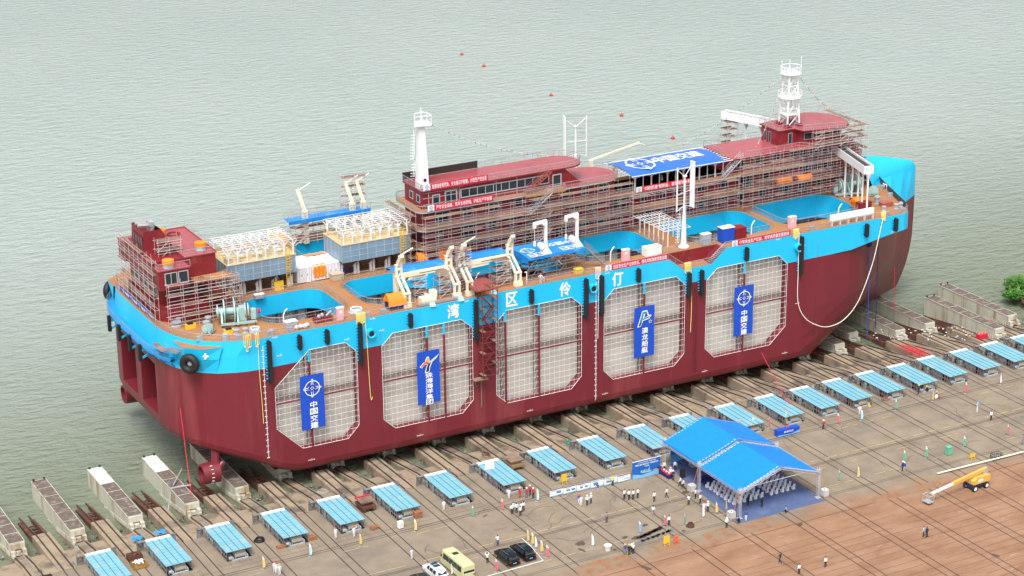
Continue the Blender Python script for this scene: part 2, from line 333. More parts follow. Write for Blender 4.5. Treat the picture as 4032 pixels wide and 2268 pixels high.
def yard_mat():
    m = bpy.data.materials.new("yard_ground"); m.use_nodes = True; t = m.node_tree; b = t.nodes["Principled BSDF"]; b.inputs["Roughness"].default_value = 0.9
    N = t.nodes.new; L = t.links.new
    tc = N("ShaderNodeTexCoord"); P = tc.outputs["Object"]
    def noise(s, d=6, r=0.6, st=None):
        n = N("ShaderNodeTexNoise"); n.inputs["Scale"].default_value = s; n.inputs["Detail"].default_value = d; n.inputs["Roughness"].default_value = r
        if st:
            mp = N("ShaderNodeMapping"); mp.inputs["Scale"].default_value = st; L(P, mp.inputs[0]); L(mp.outputs[0], n.inputs[0])
        else: L(P, n.inputs[0])
        return n.outputs["Fac"]
    def rng(x, a, c):
        mr = N("ShaderNodeMapRange"); mr.inputs[1].default_value = a; mr.inputs[2].default_value = c; L(x, mr.inputs[0]); return mr.outputs[0]
    def mix(f, a, c):
        mx = N("ShaderNodeMix"); mx.data_type = 'RGBA'
        if isinstance(f, float): mx.inputs[0].default_value = f
        else: L(f, mx.inputs[0])
        for i, q in ((6, a), (7, c)):
            if isinstance(q, tuple): mx.inputs[i].default_value = (*q, 1)
            else: L(q, mx.inputs[i])
        return mx.outputs[2]
    conc = mix(rng(noise(0.25), 0.3, 0.7), (0.190, 0.150, 0.110), (0.275, 0.222, 0.162))
    conc = mix(rng(noise(0.09, 7, 0.65, (0.6, 1, 1)), 0.56, 0.70), conc, (0.165, 0.143, 0.120))
    conc = mix(rng(noise(0.9, 8, 0.7), 0.60, 0.75), conc, (0.155, 0.125, 0.095))
    conc = mix(rng(noise(0.05, 5, 0.6), 0.60, 0.75), conc, (0.32, 0.275, 0.22))
    soil = mix(rng(noise(0.22, 7, 0.65, (0.5, 1.2, 1)), 0.32, 0.68), (0.225, 0.112, 0.060), (0.33, 0.195, 0.118))
    soil = mix(rng(noise(0.8, 7, 0.7, (0.4, 1.5, 1)), 0.60, 0.72), soil, (0.41, 0.295, 0.21))
    soil = mix(rng(noise(0.13, 6, 0.6), 0.60, 0.70), soil, (0.235, 0.105, 0.06))
    sx = N("ShaderNodeSeparateXYZ"); L(P, sx.inputs[0])
    ad = N("ShaderNodeMath"); ad.operation = 'MULTIPLY_ADD'; ad.inputs[1].default_value = 9.0; L(noise(0.10, 6, 0.65), ad.inputs[0]); L(sx.outputs["Y"], ad.inputs[2])
    f = rng(ad.outputs[0], -43.2, -46.5)
    col = mix(f, conc, soil)
    L(col, b.inputs["Base Color"])
    bp = N("ShaderNodeBump"); bp.inputs["Distance"].default_value = 0.03; L(noise(2.5), bp.inputs["Height"]); L(bp.outputs[0], b.inputs["Normal"])
    return m
def struct(name, mb, m):
    o = mb.build(name, m); o["kind"] = "structure"; return o
WZ = -2.0
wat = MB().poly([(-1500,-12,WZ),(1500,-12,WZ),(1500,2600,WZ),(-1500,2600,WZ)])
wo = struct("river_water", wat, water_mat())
LC = [-94.5,-85.35,-76.27,-67.21,-58.15,-48.99,-39.8,-30.6,-21.4,-12.15,-2.95,6.1,15.0,23.8,32.0,39.3,46.2,53.2,60.25,67.1,74.4,81.5,88.6,95.8]
SW = 4.05; Y0, Y1 = -20.75, -11.5
W2 = [x+2.0 for x in LC]
W1 = [(LC[i-1]+SW+LC[i])/2 for i in range(1, len(LC))]
yd = MB(); yd.poly([(-500,-500,0),(500,-500,0),(500,Y0,0),(-500,Y0,0)])
xs = [-500]+sum([[x+0.15, x+SW-0.05] for x in LC], [])+[500]
for i in range(0, len(xs), 2): yd.poly([(xs[i],Y0,0),(xs[i+1],Y0,0),(xs[i+1],Y1,0),(xs[i],Y1,0)])
YG = yard_mat(); ygo = struct("yard_ground", yd, YG)
# re-origin the yard at the world origin so that its texture is in metres from there
def rebase(o):
    d = o.location.copy()
    for v in o.data.vertices: v.co += d
    o.location = (0,0,0); ORG_[o.name] = Vector((0,0,0))
rebase(ygo); rebase(wo)
pit = MB()
for x in LC:
    a, c = x+0.15, x+SW-0.05; z = -1.5
    pit.add([(a,Y0,0),(c,Y0,0),(c,Y1,0),(a,Y1,0),(a,Y0,z),(c,Y0,z),(c,Y1,z),(a,Y1,z)], [(0,1,5,4),(1,2,6,5),(2,3,7,6),(3,0,4,7),(4,5,6,7)])
struct("winch_pits", pit, mat("shade_toned_pit_concrete", (0.05, 0.045, 0.04), 0.8, var=0.3))  # pit concrete coloured nearly black to stand in for shade under the roofs
# sloping aprons between the ways, each step lower towards the river
ap = MB(); rr = random.Random(3)
for i in range(len(LC)+1):
    xa = -140 if i == 0 else W2[i-1]; xb = W2[i] if i < len(LC) else 104
    mids = [xa, xb] if i in (0, len(LC)) else [xa, W1[i-1], xb]
    for p, q in zip(mids[:-1], mids[1:]):
        ye = rr.uniform(-4.6, -2.2); z1 = -0.9
        prof = [(Y1,-0.004),(Y1+2.5,-0.12),(ye,z1),(ye+0.05,-1.75),(ye+2.5,-2.25),(12,-5.0)]
        ap.grid([[(p,y,z) for y,z in prof],[(q,y,z) for y,z in prof]])
struct("slipway_apron", ap, CONC)
# rails, joints and painted lines laid on the yard
ln = MB(); lw = MB(); ly = MB()
def strip(mb, x0, x1, y0, y1, z): mb.poly([(x0,y0,z),(x1,y0,z),(x1,y1,z),(x0,y1,z)])
for x in W1:
    for dx in (-0.72, 0.72):
        strip(ln, x+dx-0.09, x+dx+0.09, -110, Y1, 0.005)
for y, wd in ((-24.3,0.16),(-24.9,0.12),(-23.0,0.07),(-35.75,0.13),(-36.15,0.13),(-45.8,0.09),(-46.25,0.09),(-51.7,0.12)):
    strip(ln, -140, 140, y-wd/2, y+wd/2, 0.009)
k = 0
y = -56.6
while y > -105:
    for seg in range(-2, 6):
        x0 = -20+seg*23+rr.uniform(-3, 3)
        if rr.random() < 0.85: strip(lw, x0, x0+rr.uniform(15, 24), y-0.045, y+0.045, 0.009)
    y -= 1.65
for i, x in enumerate(LC):      # joints of the block paving in front of each winch pit
    for j in range(5): strip(ln, x-1.2+j*1.5, x-1.16+j*1.5, -22.9, Y0, 0.0045)
    strip(ln, x-1.2, x+4.85, -21.8, -21.75, 0.0135)
ro = struct("yard_rails", ln, RAILS); rebase(ro); rebase(struct("soil_seams", lw, SEAM))
for y in (-34.7,):
    for s in range(-40, 40):
        if rr.random() < 0.8: strip(ly, s*3, s*3+rr.uniform(1.5, 3), y-0.06, y+0.06, 0.013)
for y in (-37.6, -26.3, -43.5):
    for s in range(-40, 40):
        if rr.random() < 0.45: strip(ly, s*3, s*3+rr.uniform(0.8, 2.6), y-0.05, y+0.05, 0.013)
rebase(struct("yellow_road_lines", ly, mat("faded_yellow_line", (0.50, 0.36, 0.12), 0.85, var=0.3, scale=1.5)))
# dark stains, puddle, soil repair patches and cracks
st = MB(); rs = random.Random(11)
def blob(mb, c, a, b, z, n=22, j=0.25, rot=0.3):
    pts = []
    for i in range(n):
        t_ = 2*pi*i/n; r = 1+rs.uniform(-j, j); x, y_ = a*r*cos(t_), b*r*sin(t_)
        pts.append((c[0]+x*cos(rot)-y_*sin(rot), c[1]+x*sin(rot)+y_*cos(rot), z))
    mb.poly(pts)
WET = mat("wet_stain", (0.085, 0.062, 0.05), 0.6, var=0.3, scale=2)
PUD = mat("puddle", (0.17, 0.155, 0.15), 0.2, var=0.2, scale=1)
for (px, py, a, b) in ((2285,2140,0.9,0.6),(2290,2165,0.3,0.7),(2540,2068,0.55,0.35),(2460,2116,0.6,0.35),(2420,2164,0.4,0.25),(2692,2090,0.4,0.2),(2500,2118,0.8,0.4),(2700,1938,0.7,0.5),(3150,2066,0.5,0.35),(1910,2031,0.5,0.2),(2545,2237,0.4,0.9),(3917,2187,0.45,0.7)):
    g = G(px, py); blob(st, g, a, b, 0.0165)
for t_ in range(9): g = G(2520+t_*11, 2116-t_*5); blob(st, g, 0.7, 0.45, 0.0165, j=0.4)
rebase(struct("wet_stains", st, WET))
pd = MB(); 
for t_ in range(7): g = G(2520+t_*20, 2134-t_*7.5); blob(pd, g, 0.95, 0.42, 0.0185, j=0.35)
rebase(struct("puddle", pd, PUD))
sp = MB()
SOILP = mat("orange_soil_patch", (0.27, 0.125, 0.06), 0.9, var=0.4, scale=0.8, rgb2=(0.24,0.17,0.115), amt=0.7, scale2=0.6)
for (x0, x1, y0, y1) in ((-12.5,-5.2,-50.6,-47.3),(-24.5,-15.5,-50.8,-47.4),(3.2,10,-50.8,-47.6),(-2.5,2.2,-50.8,-47.5),(26,40,-52,-50.2)):
    sp.poly([(x0+rs.uniform(-.4,.4),y0,0.0205),(x1,y0+rs.uniform(-.3,.3),0.0205),(x1+rs.uniform(-.4,.4),y1,0.0205),((x0+x1)/2,y1+0.3,0.0205),(x0,y1+rs.uniform(-.3,.3),0.0205)])
rebase(struct("soil_patches", sp, SOILP))
ck = MB()
def crack(p, ang, L_, wd=0.04):
    a = ang; q = Vector((p[0], p[1]))
    for s in range(int(L_/0.7)):
        a += rs.uniform(-0.7, 0.7); a = a*0.8+ang*0.2
        n_ = q+Vector((cos(a), sin(a)))*0.7; o_ = Vector((-sin(a), cos(a)))*wd
        ck.poly([(q.x-o_.x,q.y-o_.y,0.0225),(n_.x-o_.x,n_.y-o_.y,0.0225),(n_.x+o_.x,n_.y+o_.y,0.0225),(q.x+o_.x,q.y+o_.y,0.0225)]); q = n_
for i in range(70): crack((rs.uniform(-60, 85), rs.uniform(-46, -25)), rs.uniform(0, 6.3), rs.uniform(2, 8))
rebase(struct("ground_cracks", ck, WET))
# ---- ways running down to the river
CH = [(-11.5,0.02),(-7,-0.2),(-2,-0.95),(6,-2.15),(16,-3.65)]
def chz(y):
    for (a, za), (b, zb) in zip(CH[:-1], CH[1:]):
        if y <= b: return za+(zb-za)*(y-a)/(b-a)
    return CH[-1][1]
def launch_way():
    t = thing("cradle_way", "", "slipway", (0,Y1,0), "cradle ways sloping into the river")
    mb = MB()
    for (a, za), (b, zb) in zip(CH[:-1], CH[1:]):
        mb.add([(-1.2,a,za-3),(1.2,a,za-3),(1.2,b,zb-3),(-1.2,b,zb-3),(-1.2,a,za),(1.2,a,za),(1.2,b,zb),(-1.2,b,zb)], [(4,5,6,7),(1,2,6,5),(3,0,4,7),(2,3,7,6)])
    mb.build("beam", CONC, t)
    for s in (-1, 1):
        r_ = MB()
        for (a, za), (b, zb) in zip(CH[:-1], CH[1:]): r_.beam((s*0.78,a,za+0.09),(s*0.78,b,zb+0.09),0.16,0.18)
        r_.build("rail", RAILS, t)
    c_ = MB()
    for s in (-0.16, 0.16): c_.path([(s,-11.4,0.35),(s,-2.0,-0.3)], 0.035, 4)
    c_.build("cable", STEEL, t)
    return t
lw0 = launch_way(); lt = tree(lw0)
for i, x in enumerate(W2):
    place(lt, (x,Y1,0), 0, "sloping concrete way with thin rails and cables, %s from the left" % ordinal(i), i == 0)
def track_way():
    t = thing("track_way", "", "slipway", (0,Y1,0), "raised track beams ending in rusty girders")
    mb = MB(); mb.add([(-1.35,Y1,-4),(1.35,Y1,-4),(1.35,2.4,-4),(-1.35,2.4,-4),(-1.35,Y1,0.05),(1.35,Y1,0.05),(1.35,2.4,-0.35),(-1.35,2.4,-0.35)],
                      [(4,5,6,7),(1,2,6,5),(3,0,4,7),(2,3,7,6),(0,1,5,4)]); mb.build("beam", [CONC], t)
    for s in (-1, 1):
        r_ = MB(); r_.beam((s*0.72,Y1,0.10),(s*0.72,2.4,-0.30),0.2,0.14); r_.build("rail", RAILS, t)
    g = MB()
    for s in (-1, 1):
        g.beam((s*1.0,2.4,-0.85),(s*1.0,10.6,-1.75),0.55,0.12); g.beam((s*1.22,2.4,-1.3),(s*1.22,10.2,-2.1),0.08,0.9); g.beam((s*0.78,2.4,-1.3),(s*0.78,10.2,-2.1),0.08,0.9)
        g.beam((s*0.72,2.4,-0.45),(s*0.72,11.6,-1.45),0.16,0.25)
        for k_ in range(9): g.box((s*1.2,2.9+k_*0.9,-0.95-k_*0.1),(0.3,0.08,0.25))
    for k_ in range(5): g.box((0,2.6+k_*1.35,-1.0-k_*0.15),(1.5,0.18,0.2))
    for k_ in range(4): g.box((0,3.2+k_*1.35,-1.6-k_*0.15),(1.5,0.06,0.7))
    g.build("girder", RUST, t)
    return t
tw = tree(track_way())
for i, x in enumerate(W1):
    place(tw, (x,Y1,0), 0, "raised concrete track beam with rusty end girder, %s from the left" % ordinal(i), i == 0)
# ---- winch sheds
def shed():
    t = thing("winch_shed", "", "shed", (0,0,0), "blue roofed winch sheds along the slipway")
    L_ = Y1-Y0; H = 1.5
    mb = MB(); n = 18
    for i in range(n):
        y = i*(L_-0.55)/n; mb.bb(0, SW, y, y+(L_-0.55)/n-0.03, H+(0.02 if i % 2 else 0), H+0.05+(0.02 if i % 2 else 0))
    rf = mb.build("roof", SHEDR, t)
    s_ = MB()
    for k_ in (1, 2, 3): s_.bb(k_*SW/4-0.04, k_*SW/4+0.04, 0.02, L_-0.6, H+0.078, H+0.10)
    s_.build("seam", SHEDL, rf)
    MB().bb(0.15, SW-0.1, L_-0.52, L_+0.15, H+0.05, H+0.14).build("white_flashing", WHITE, rf)
    fr = MB()
    for x in (0.06, SW-0.06):
        for i in range(14): fr.beam((x, 0.06+i*(L_-0.2)/13, -0.05), (x, 0.06+i*(L_-0.2)/13, H), 0.07)
        for z in (0.12, 0.75, H-0.06): fr.beam((x,0,z),(x,L_-0.1,z),0.07)
        for i in (3, 6, 9): fr.beam((x, i*L_/13, 0.1), (x, (i+0.8)*L_/13, H), 0.1)
    for y in (0.06, L_-0.2): fr.beam((0,y,H-0.05),(SW,y,H-0.05),0.08)
    fr.build("frame", SHEDF, t)
    sh = MB()
    for i in (9, 12): sh.bb(0.12, 0.15, i*L_/13-0.55, i*L_/13+0.05, 0.2, H-0.25)
    sh.build("side_sheeting", GREYP, t)
    MB().bb(SW, SW+0.9, L_+0.2, L_+0.3, -0.1, 1.6).bb(SW+.42,SW+.48,L_+.13,L_+.2,0,1.5).build("end_panel", SHEDF, t)
    ep = MB(); ep.bb(-1.0, 0.0, L_+0.2, L_+0.3, -0.1, 1.6); ep.bb(-1.06, -0.98, L_+0.12, L_+0.4, -0.1, 1.75)
    for x in (-0.5,): ep.bb(x-0.03, x+0.03, L_+0.13, L_+0.2, 0, 1.5)
    ep.bb(-1.0, 0.1, L_-0.3, L_+0.2, 1.5, 1.6)
    e_ = ep.build("end_panel", SHEDF, t)
    MB().bb(-0.62, -0.38, L_+0.18, L_+0.195, 0.85, 1.15).build("notice_plate", WHITE, e_)
    M_ = Matrix.Rotation(pi/2, 3, 'Y')
    dr = MB().lathe((1.55,1.05,0.35), [(0.6,0),(0.6,1.5)], 18, M_).build("winch_drum", ROPE, t, smooth=False)
    fl = MB()
    for x in (1.47, 3.05): fl.lathe((x,1.05,0.35), [(0.82,0),(0.82,0.08)], 18, M_)
    fl.build("flange", GREYP, dr)
    bs = MB(); bs.bb(0.9, 3.35, -0.15, 0.15, -0.35, 0.12); bs.bb(0.9, 3.35, 1.9, 2.1, -0.4, 0.1); bs.bb(0.95,1.1,-0.1,2.0,-0.4,0.5); bs.bb(3.2,3.35,-0.1,2.0,-0.4,0.5); bs.build("winch_base", GREYP, t)
    mo = MB(); MB().lathe((0.5,0.5,0.2), [(0.0001,-0.01),(0.33,0),(0.33,0.55),(0.0001,0.56)], 12, M_).build("motor", STEEL, t); MB().bb(0.4, 3.4, 5.6, 7.6, -0.6, 0.5).build("spare_drum_cradle", STEEL, t); mo.bb(0.35, 1.0, 3.0, 5.0, 0.0, 1.1)
    for k_ in range(3): mo.bb(0.28, 0.34, 3.1+k_*0.65, 3.6+k_*0.65, 0.15, 0.95)
    mo.build("gearbox", STEEL, t)
    br = MB().lathe((0.75,1.9,0.55), [(0.42,0),(0.42,0.3)], 14, M_).build("brake_wheel", mat("faded_red", (0.35,0.05,0.05), 0.6), t)
    return t
sh0 = shed(); sht = tree(sh0)
near = {12: "half hidden behind the big blue tent", 8: "with a white sheet lying on its roof", 9: "with a mottled yellowed roof", 18: "with three helmeted men at its open end"}
for i, x in enumerate(LC):
    if i == 0: continue
    d = near.get(i, "under pale blue roof sheets")
    place(sht, (x+rr.uniform(-.08,.08),Y0+rr.uniform(-.2,.15),0), rr.uniform(-.008,.008), "winch shed %s, %s from the left" % (d, ordinal(i-1)), i == 1)
# ---- wedge cradles
def cradle(nm, x0=-1.15, ya=-2.2, yb=18.4, white=False, deep=True):
    t = thing("launch_cradle", "", "cradle", (0,ya,0), "wedge shaped cradles on the slipway ways")
    W = 1.15; top = 0.95
    zb = lambda y: chz(y)+0.2
    body = MB(); n = 10
    ys_ = [ya+0.9+(yb-ya-0.9)*i/n for i in range(n+1)]
    for s in (-1, 1): body.grid([[(s*W,y,zb(y)) for y in ys_],[(s*W,y,top) for y in ys_]][::s])
    body.poly([(-W,yb,zb(yb)),(W,yb,zb(yb)),(W,yb,top),(-W,yb,top)]); body.poly([(W,ys_[0],zb(ys_[0])),(-W,ys_[0],zb(ys_[0])),(-W,ys_[0],top),(W,ys_[0],top)])
    body.grid([[(-W,y,top) for y in ys_],[(W,y,top) for y in ys_]])
    b = body.build("body", PONT, t)
    rb = MB()
    for i in range(22):
        y = ya+1.0+i*0.62
        for s in (-1, 1): rb.beam((s*(W+0.06),y,zb(y)-0.1),(s*(W+0.06),y,zb(y)+0.62),0.26,0.12)
    rb.build("rib", PONT, b)
    pl = MB(); wh = MB(); L_ = yb-ya-0.9; nn = 6
    for i in range(nn):
        a, c = ya+0.9+i*L_/nn, ya+0.9+(i+1)*L_/nn-0.12
        if white and i >= nn-2:
            for s in (-1, 1): wh.bb(min(s*0.06,s*(W-0.06)), max(s*0.06,s*(W-0.06)), a, c+0.1, top+0.02, top+0.1)
        else:
            for k_ in range(6): pl.bb(-W+0.03+k_*0.375, -W+0.03+k_*0.375+0.36, a, c, top+0.003, top+0.08)
    d = pl.build("timber_deck", PDECK, t)
    if white: wh.build("white_sheet", PWHITE, t)
    be = MB()
    for i in range(nn+1): be.bb(-W-0.05, W+0.05, ya+0.9+i*L_/nn-0.11, ya+0.9+i*L_/nn-0.01, top, top+0.10)
    for s in (-1, 1): be.beam((s*(W+0.02),ya+0.8,top+0.03),(s*(W+0.02),yb,top+0.03),0.1,0.14)
    be.build("edge_beam", PONT, t)
    bg_ = MB(); z = zb(ya)
    for s in (-1, 1):
        bg_.bb(min(s*0.55,s*1.15), max(s*0.55,s*1.15), ya-0.15, ya+0.9, z-0.15, z+0.75); bg_.bb(min(s*0.7,s*1.1), max(s*0.7,s*1.1), ya-0.5, ya-0.1, z-0.25, z+0.2)
    bg_.bb(-0.5, 0.5, ya-0.1, ya+0.9, z, z+0.25); bg_.lathe((0,ya+0.35,z+0.3), [(0.42,0),(0.42,0.25)], 14); bg_.bb(-1.1, 1.1, ya+0.5, ya+0.95, z+0.78, top-0.02)
    for s in (-1, 1): bg_.lathe((s*0.8,ya+0.2,z+0.05), [(0.28,-0.1),(0.28,0.1)], 10, Matrix.Rotation(pi/2,3,'Y'))
    bg_.build("end_bogie", PONT, t, label="pale end truck with horizontal pulley wheel")
    bo = MB()
    for s in (-1, 1): bo.lathe((s*0.85,yb-0.25,top), [(0.1,0),(0.1,0.3),(0.2,0.3),(0.2,0.42)], 10)
    bo.build("bollard", BLACK, t)
    return t
ca = tree(cradle("a", white=False)); cw = tree(cradle("b", white=True))
CL = {0: (ca, "weathered planked cradle cut off by the left photo edge"), 1: (ca, "planked cradle without white sheets, left of the two white topped cradles"), 2: (cw, "cradle with two white sheets at its river end, farther from the ship"),
      3: (cw, "cradle with white end sheets and grey pipes lying across it, beside the ship's stern")}
fa = {id(ca): True, id(cw): True}
def putc(i, t, lab, y=None, dz=0):
    f = fa[id(t)]; fa[id(t)] = False
    return place(t, (W2[i], -2.2 if y is None else y, dz), 0, lab, f)
for i, (t, lab) in CL.items(): putc(i, t, lab)
putc(4, ca, "dark planked cradle under the ship's stern beside the thruster ring", 0.2, -0.45)
for i in range(5, 18): putc(i, ca, "cradle hidden under the red hull, %s from the stern" % ordinal(i-5), 5.5, -1.1)
putc(18, ca, "short cradle end showing just out of the bow's shadow", 3.6, -0.75)
putc(19, cw, "cradle under the bow with a white sheet and rusty side ribs", 8.5, -1.5)
putc(20, ca, "grey cradle beside the bow near the red paper scraps", 3.8, -0.8)
putc(21, ca, "grey cradle right of the bow, its river end behind the red line", 3.9, -0.8)
putc(22, ca, "tall grey cradle right of the bow, next to the red covered table", -7.2, 0.45)
putc(23, ca, "farthest right grey cradle, nearest the green bank", -2.6, 0.2)
# bank at the right with rank grass
bk = MB(); 
bk.grid([[(x+dx, y, z) for x, dz in ((0,-2.6),(2,0),(12,.1),(60,.2)) for z in (z0+dz,)] for y, dx, z0 in ((-11.5,99,-0.06),(-4,102.5,-0.7),(3,106,-0.8),(10,107.5,-0.7),(15,109.5,-1.2),(20,114,-3.2))])
struct("river_bank", bk, mat("bank_soil", (0.085,0.085,0.04), 0.95, var=0.3))
def bush(c, rx, ry, h, n, label):
    t = thing("bush", label, "bush", c, "rank green bushes on the river bank")
    mb = MB(); R = random.Random(int(c[0]*7+c[1]))
    for i in range(n):
        a, q = R.uniform(0, 2*pi), sqrt(R.random()); x, y = c[0]+rx*q*cos(a), c[1]+ry*q*sin(a)
        z0 = c[2]; hh = h*(1-0.5*q*q)*R.uniform(0.5, 1.15); b = R.uniform(0, 2*pi); l = Vector((cos(b), sin(b), 0)); zz = z0+hh*R.uniform(0.3, 1)
        s_ = R.uniform(0.18, 0.42); tip = Vector((x,y,zz))+l*s_*1.8+Vector((0,0,s_*R.uniform(-.6,1.6))); sd_ = Vector((-l.y,l.x,0))*s_*0.5
        mb.poly([Vector((x,y,zz)), Vector((x,y,zz))+sd_+(tip-Vector((x,y,zz)))*0.5, tip, Vector((x,y,zz))-sd_+(tip-Vector((x,y,zz)))*0.5])
    mb.build("foliage", LEAF, t)
    sm = MB()
    for i in range(14):
        a = R.uniform(0, 2*pi); sm.tube((c[0]+rx*0.3*cos(a),c[1]+ry*0.3*sin(a),c[2]-0.1),(c[0]+rx*0.7*cos(a),c[1]+ry*0.7*sin(a),c[2]+h*0.7),0.05,4)
    sm.build("stem", LEAF, t)
bush((108.2,9.2,-.8), 2.2, 2.0, 1.7, 800, "low rank green bush at the tip of the bank on the right edge")
bush((112.0,12.5,-.6), 2.8, 2.6, 2.9, 1100, "taller bright green bush behind, highest on the bank")
bush((111.2,5.8,-.6), 2.4, 2.0, 1.4, 800, "grassy clump beside the round rusty pit ring on the bank")
pr = MB().lathe((108.6,5.9,-0.75), [(1.2,0),(1.2,0.6),(0.95,0.6),(0.95,0.1)], 20).build("pit_ring", RUST); tag(pr, "round rusty ring lying in the grass on the right bank", "ring")
# ------------------------------------------------------------------ the ship
ship = thing("ship", "huge red and blue aquaculture ship with open netted tanks standing on the slipway", "ship", (0,0,0))
ZD, ZP = 24.9, 19.9
OCT = [[(-44.1,21.55),(-38,21.55),(-36.1,19.7),(-36.1,7.2),(-38.1,5.2),(-45.9,5.25),(-50.1,9.4),(-50.1,16.3)],
       [(-29.8,21.55),(-17.6,21.55),(-15.6,19.8),(-15.6,7.15),(-17.6,5.2),(-29.8,5.2),(-31.78,7.1),(-31.75,19.7)],
       [(-9.3,21.55),(2.95,21.55),(4.9,19.8),(4.9,7.15),(2.9,5.2),(-9.25,5.2),(-11.28,7.05),(-11.28,19.7)],
       [(11.15,21.55),(23.45,21.55),(25.35,19.8),(25.35,7.15),(23.35,5.25),(11.1,5.25),(9.25,7.2),(9.25,19.8)],
       [(31.9,21.6),(44.8,21.6),(46.65,19.8),(46.65,8.2),(43.35,5.2),(31.6,5.25),(29.7,7.15),(29.74,19.76)]]
XA, XB = -52.0, 50.0
STERN = [(-64.6,22),(-64.6,17),(-64.6,13),(-64.2,10),(-63.5,7.6),(-62.3,5.2),(-60.6,3.2),(-58.4,1.6),(-56,0.6),(-54,0.15),(-52,0)]
def zb(x):      # underside of the hull along its length
    P_ = [(-64.6,7.3),(-61,6.6),(-57.5,5.6),(-54,4.3),(-51.5,3.0),(-49.3,1.8),(-47,1.1),(-45,0.95)]
    if x <= P_[0][0]: return P_[0][1]
    for (a, za), (b, zb_) in zip(P_[:-1], P_[1:]):
        if x <= b: return za+(zb_-za)*(x-a)/(b-a)
    return 0.95
def cut(o, z):  # crossings of an octagon with the paint line
    xs_ = []
    for (x0,z0),(x1,z1) in zip(o, o[1:]+o[:1]):
        if (z0-z)*(z1-z) < 0: xs_.append(x0+(x1-x0)*(z-z0)/(z1-z0))
    return min(xs_), max(xs_)
def my(p, s): return p if s == 0 else (p[0], 44-p[1], p[2])
hull = MB()
for s in (0, 1):
    F = lambda p: my((p[0], 0.0, p[1]), s)
    top = [(XB,ZP)]
    for o in reversed(OCT):
        a, b = cut(o, ZP); low = [p for p in o if p[1] < ZP]      # walk right side down to left side up
        i0 = max(range(len(low)), key=lambda i: (low[i][0], low[i][1]))
        k = o.index(max(low, key=lambda p: (round(p[0],0), p[1]))); seq = []
        j = k
        while o[j % 8][1] < ZP: seq.append(o[j % 8]); j += 1
        top += [(b,ZP)]+seq+[(a,ZP)]
    bot = [(XA, zb(XA)+1.7)]+[(x, zb(x)+1.7) for x in (-49.3,-47,-45)]+[(XB,2.65)]
    hull.mt(0).tess([bot+top+[(XA,ZP)]], fn=F)
    up = [(XA,ZP)]
    for o in OCT:
        a, b = cut(o, ZP); t2 = [p for p in o if p[1] > ZP]; t2.sort(key=lambda p: p[0]); up += [(a,ZP)]+t2+[(b,ZP)]
    up += [(XB,ZP),(XB,ZD)]+([(33.5,ZD),(30.6,22.54),(24.9,22.54),(21.8,ZD)] if s == 0 else [])+[(XA,ZD)]
    hull.mt(1).tess([up], fn=F)
    # reveals of the openings
    for o in OCT:
        for (x0,z0),(x1,z1) in zip(o, o[1:]+o[:1]):
            hull.mt(1 if min(z0,z1) > ZP-0.3 else 0).add([my((x0,0,z0),s),my((x1,0,z1),s),my((x1,1.35,z1),s),my((x0,1.35,z0),s)], [(0,1,2,3)])
    # stern quarter
    SC = STERN[2:]
    rows = [[my((p[0],p[1],zb(p[0])+1.7),s) for p in SC], [my((p[0],p[1],14),s) for p in SC], [my((p[0],p[1],ZP),s) for p in SC]]
    hull.mt(0).grid(rows if s else [r_[:] for r_ in rows])
    hull.mt(1).grid([[my((p[0],p[1],ZP),s) for p in SC],[my((p[0]+0.25,p[1]+0.1,22.5),s) for p in SC],[my((p[0]+0.5 if p[0] < -54 else p[0],p[1]+(0.3 if p[0] < -54 else 0),ZD),s) for p in SC]])
    # bilge and bottom
    cols = []
    def bil(p, nx, ny, zbt, R_=1.7):
        c_ = [(p[0], p[1], zbt+R_)]
        for a in (30, 60, 90):
            k = R_*(1-cos(radians(a))); c_.append((p[0]+nx*k, p[1]+ny*k, zbt+R_-R_*sin(radians(a))))
        return c_
    for i, p in enumerate(STERN):
        n_ = Vector((0.9,0)) if i < 3 else Vector((-(STERN[min(i+1,10)][1]-STERN[i-1][1]), STERN[min(i+1,10)][0]-STERN[i-1][0])).normalized()
        if n_.y < 0 or (i < 3): n_ = Vector((1,0)) if i < 3 else -n_
        c_ = bil(p, n_.x, n_.y, zb(p[0])); cols.append([my(q, s) for q in c_]+[my((c_[-1][0], 22, zb(c_[-1][0])-0.02), s)])
    for x in (-49.3,-47,-45,-20,10,35,XB):
        c_ = bil((x,0), 0, 1, zb(x)); cols.append([my(q, s) for q in c_]+[my((x,22,zb(x)), s)])
    hull.mt(0).grid(cols)
    # bow: waterlines shrink from the flat side to the stem
    T = [(50,0),(56,0.0),(60.5,0.35),(64,1.6),(68,4.1),(72,7.2),(76,10.3),(80,13.4),(84.5,16.8),(88.5,19.4),(91.6,21.4),(92.6,22)]
    B = [(50,0.0),(53.5,1.4),(57,3.8),(60.5,6.7),(64.5,9.9),(68.5,12.7),(73,15.3),(77.5,17.2),(82,19.0),(86.3,20.7),(88.7,21.8),(89.2,22)]
    zz = [1.0,1.6,2.65,5,8,11,15,19.3]
    rows = []
    for z in zz:
        k = max(0, 1-(z-1)/13)**2.4
        rows.append([my((a[0]*(1-k)+b[0]*k, a[1]*(1-k)+b[1]*k, z), s) for a, b in zip(T, B)])
    for i, r_ in enumerate(rows):       # the first column stays on the flat side
        r_[0] = my((XB, 0 if zz[i] > 2.6 else (0.55 if zz[i] > 1.2 else 1.7), zz[i]), s)
    hull.mt(0).grid(rows)
    hull.mt(0).grid([rows[0], [(p[0],22,0.95) for p in rows[0]]])
    zk = [19.9,19.9,20.0,20.6,21.3,21.8,21.8]
    kn = [my((p[0],p[1],z), s) for p, z in zip(T, zk)]
    hull.mt(0).grid([rows[-1][:7], kn])
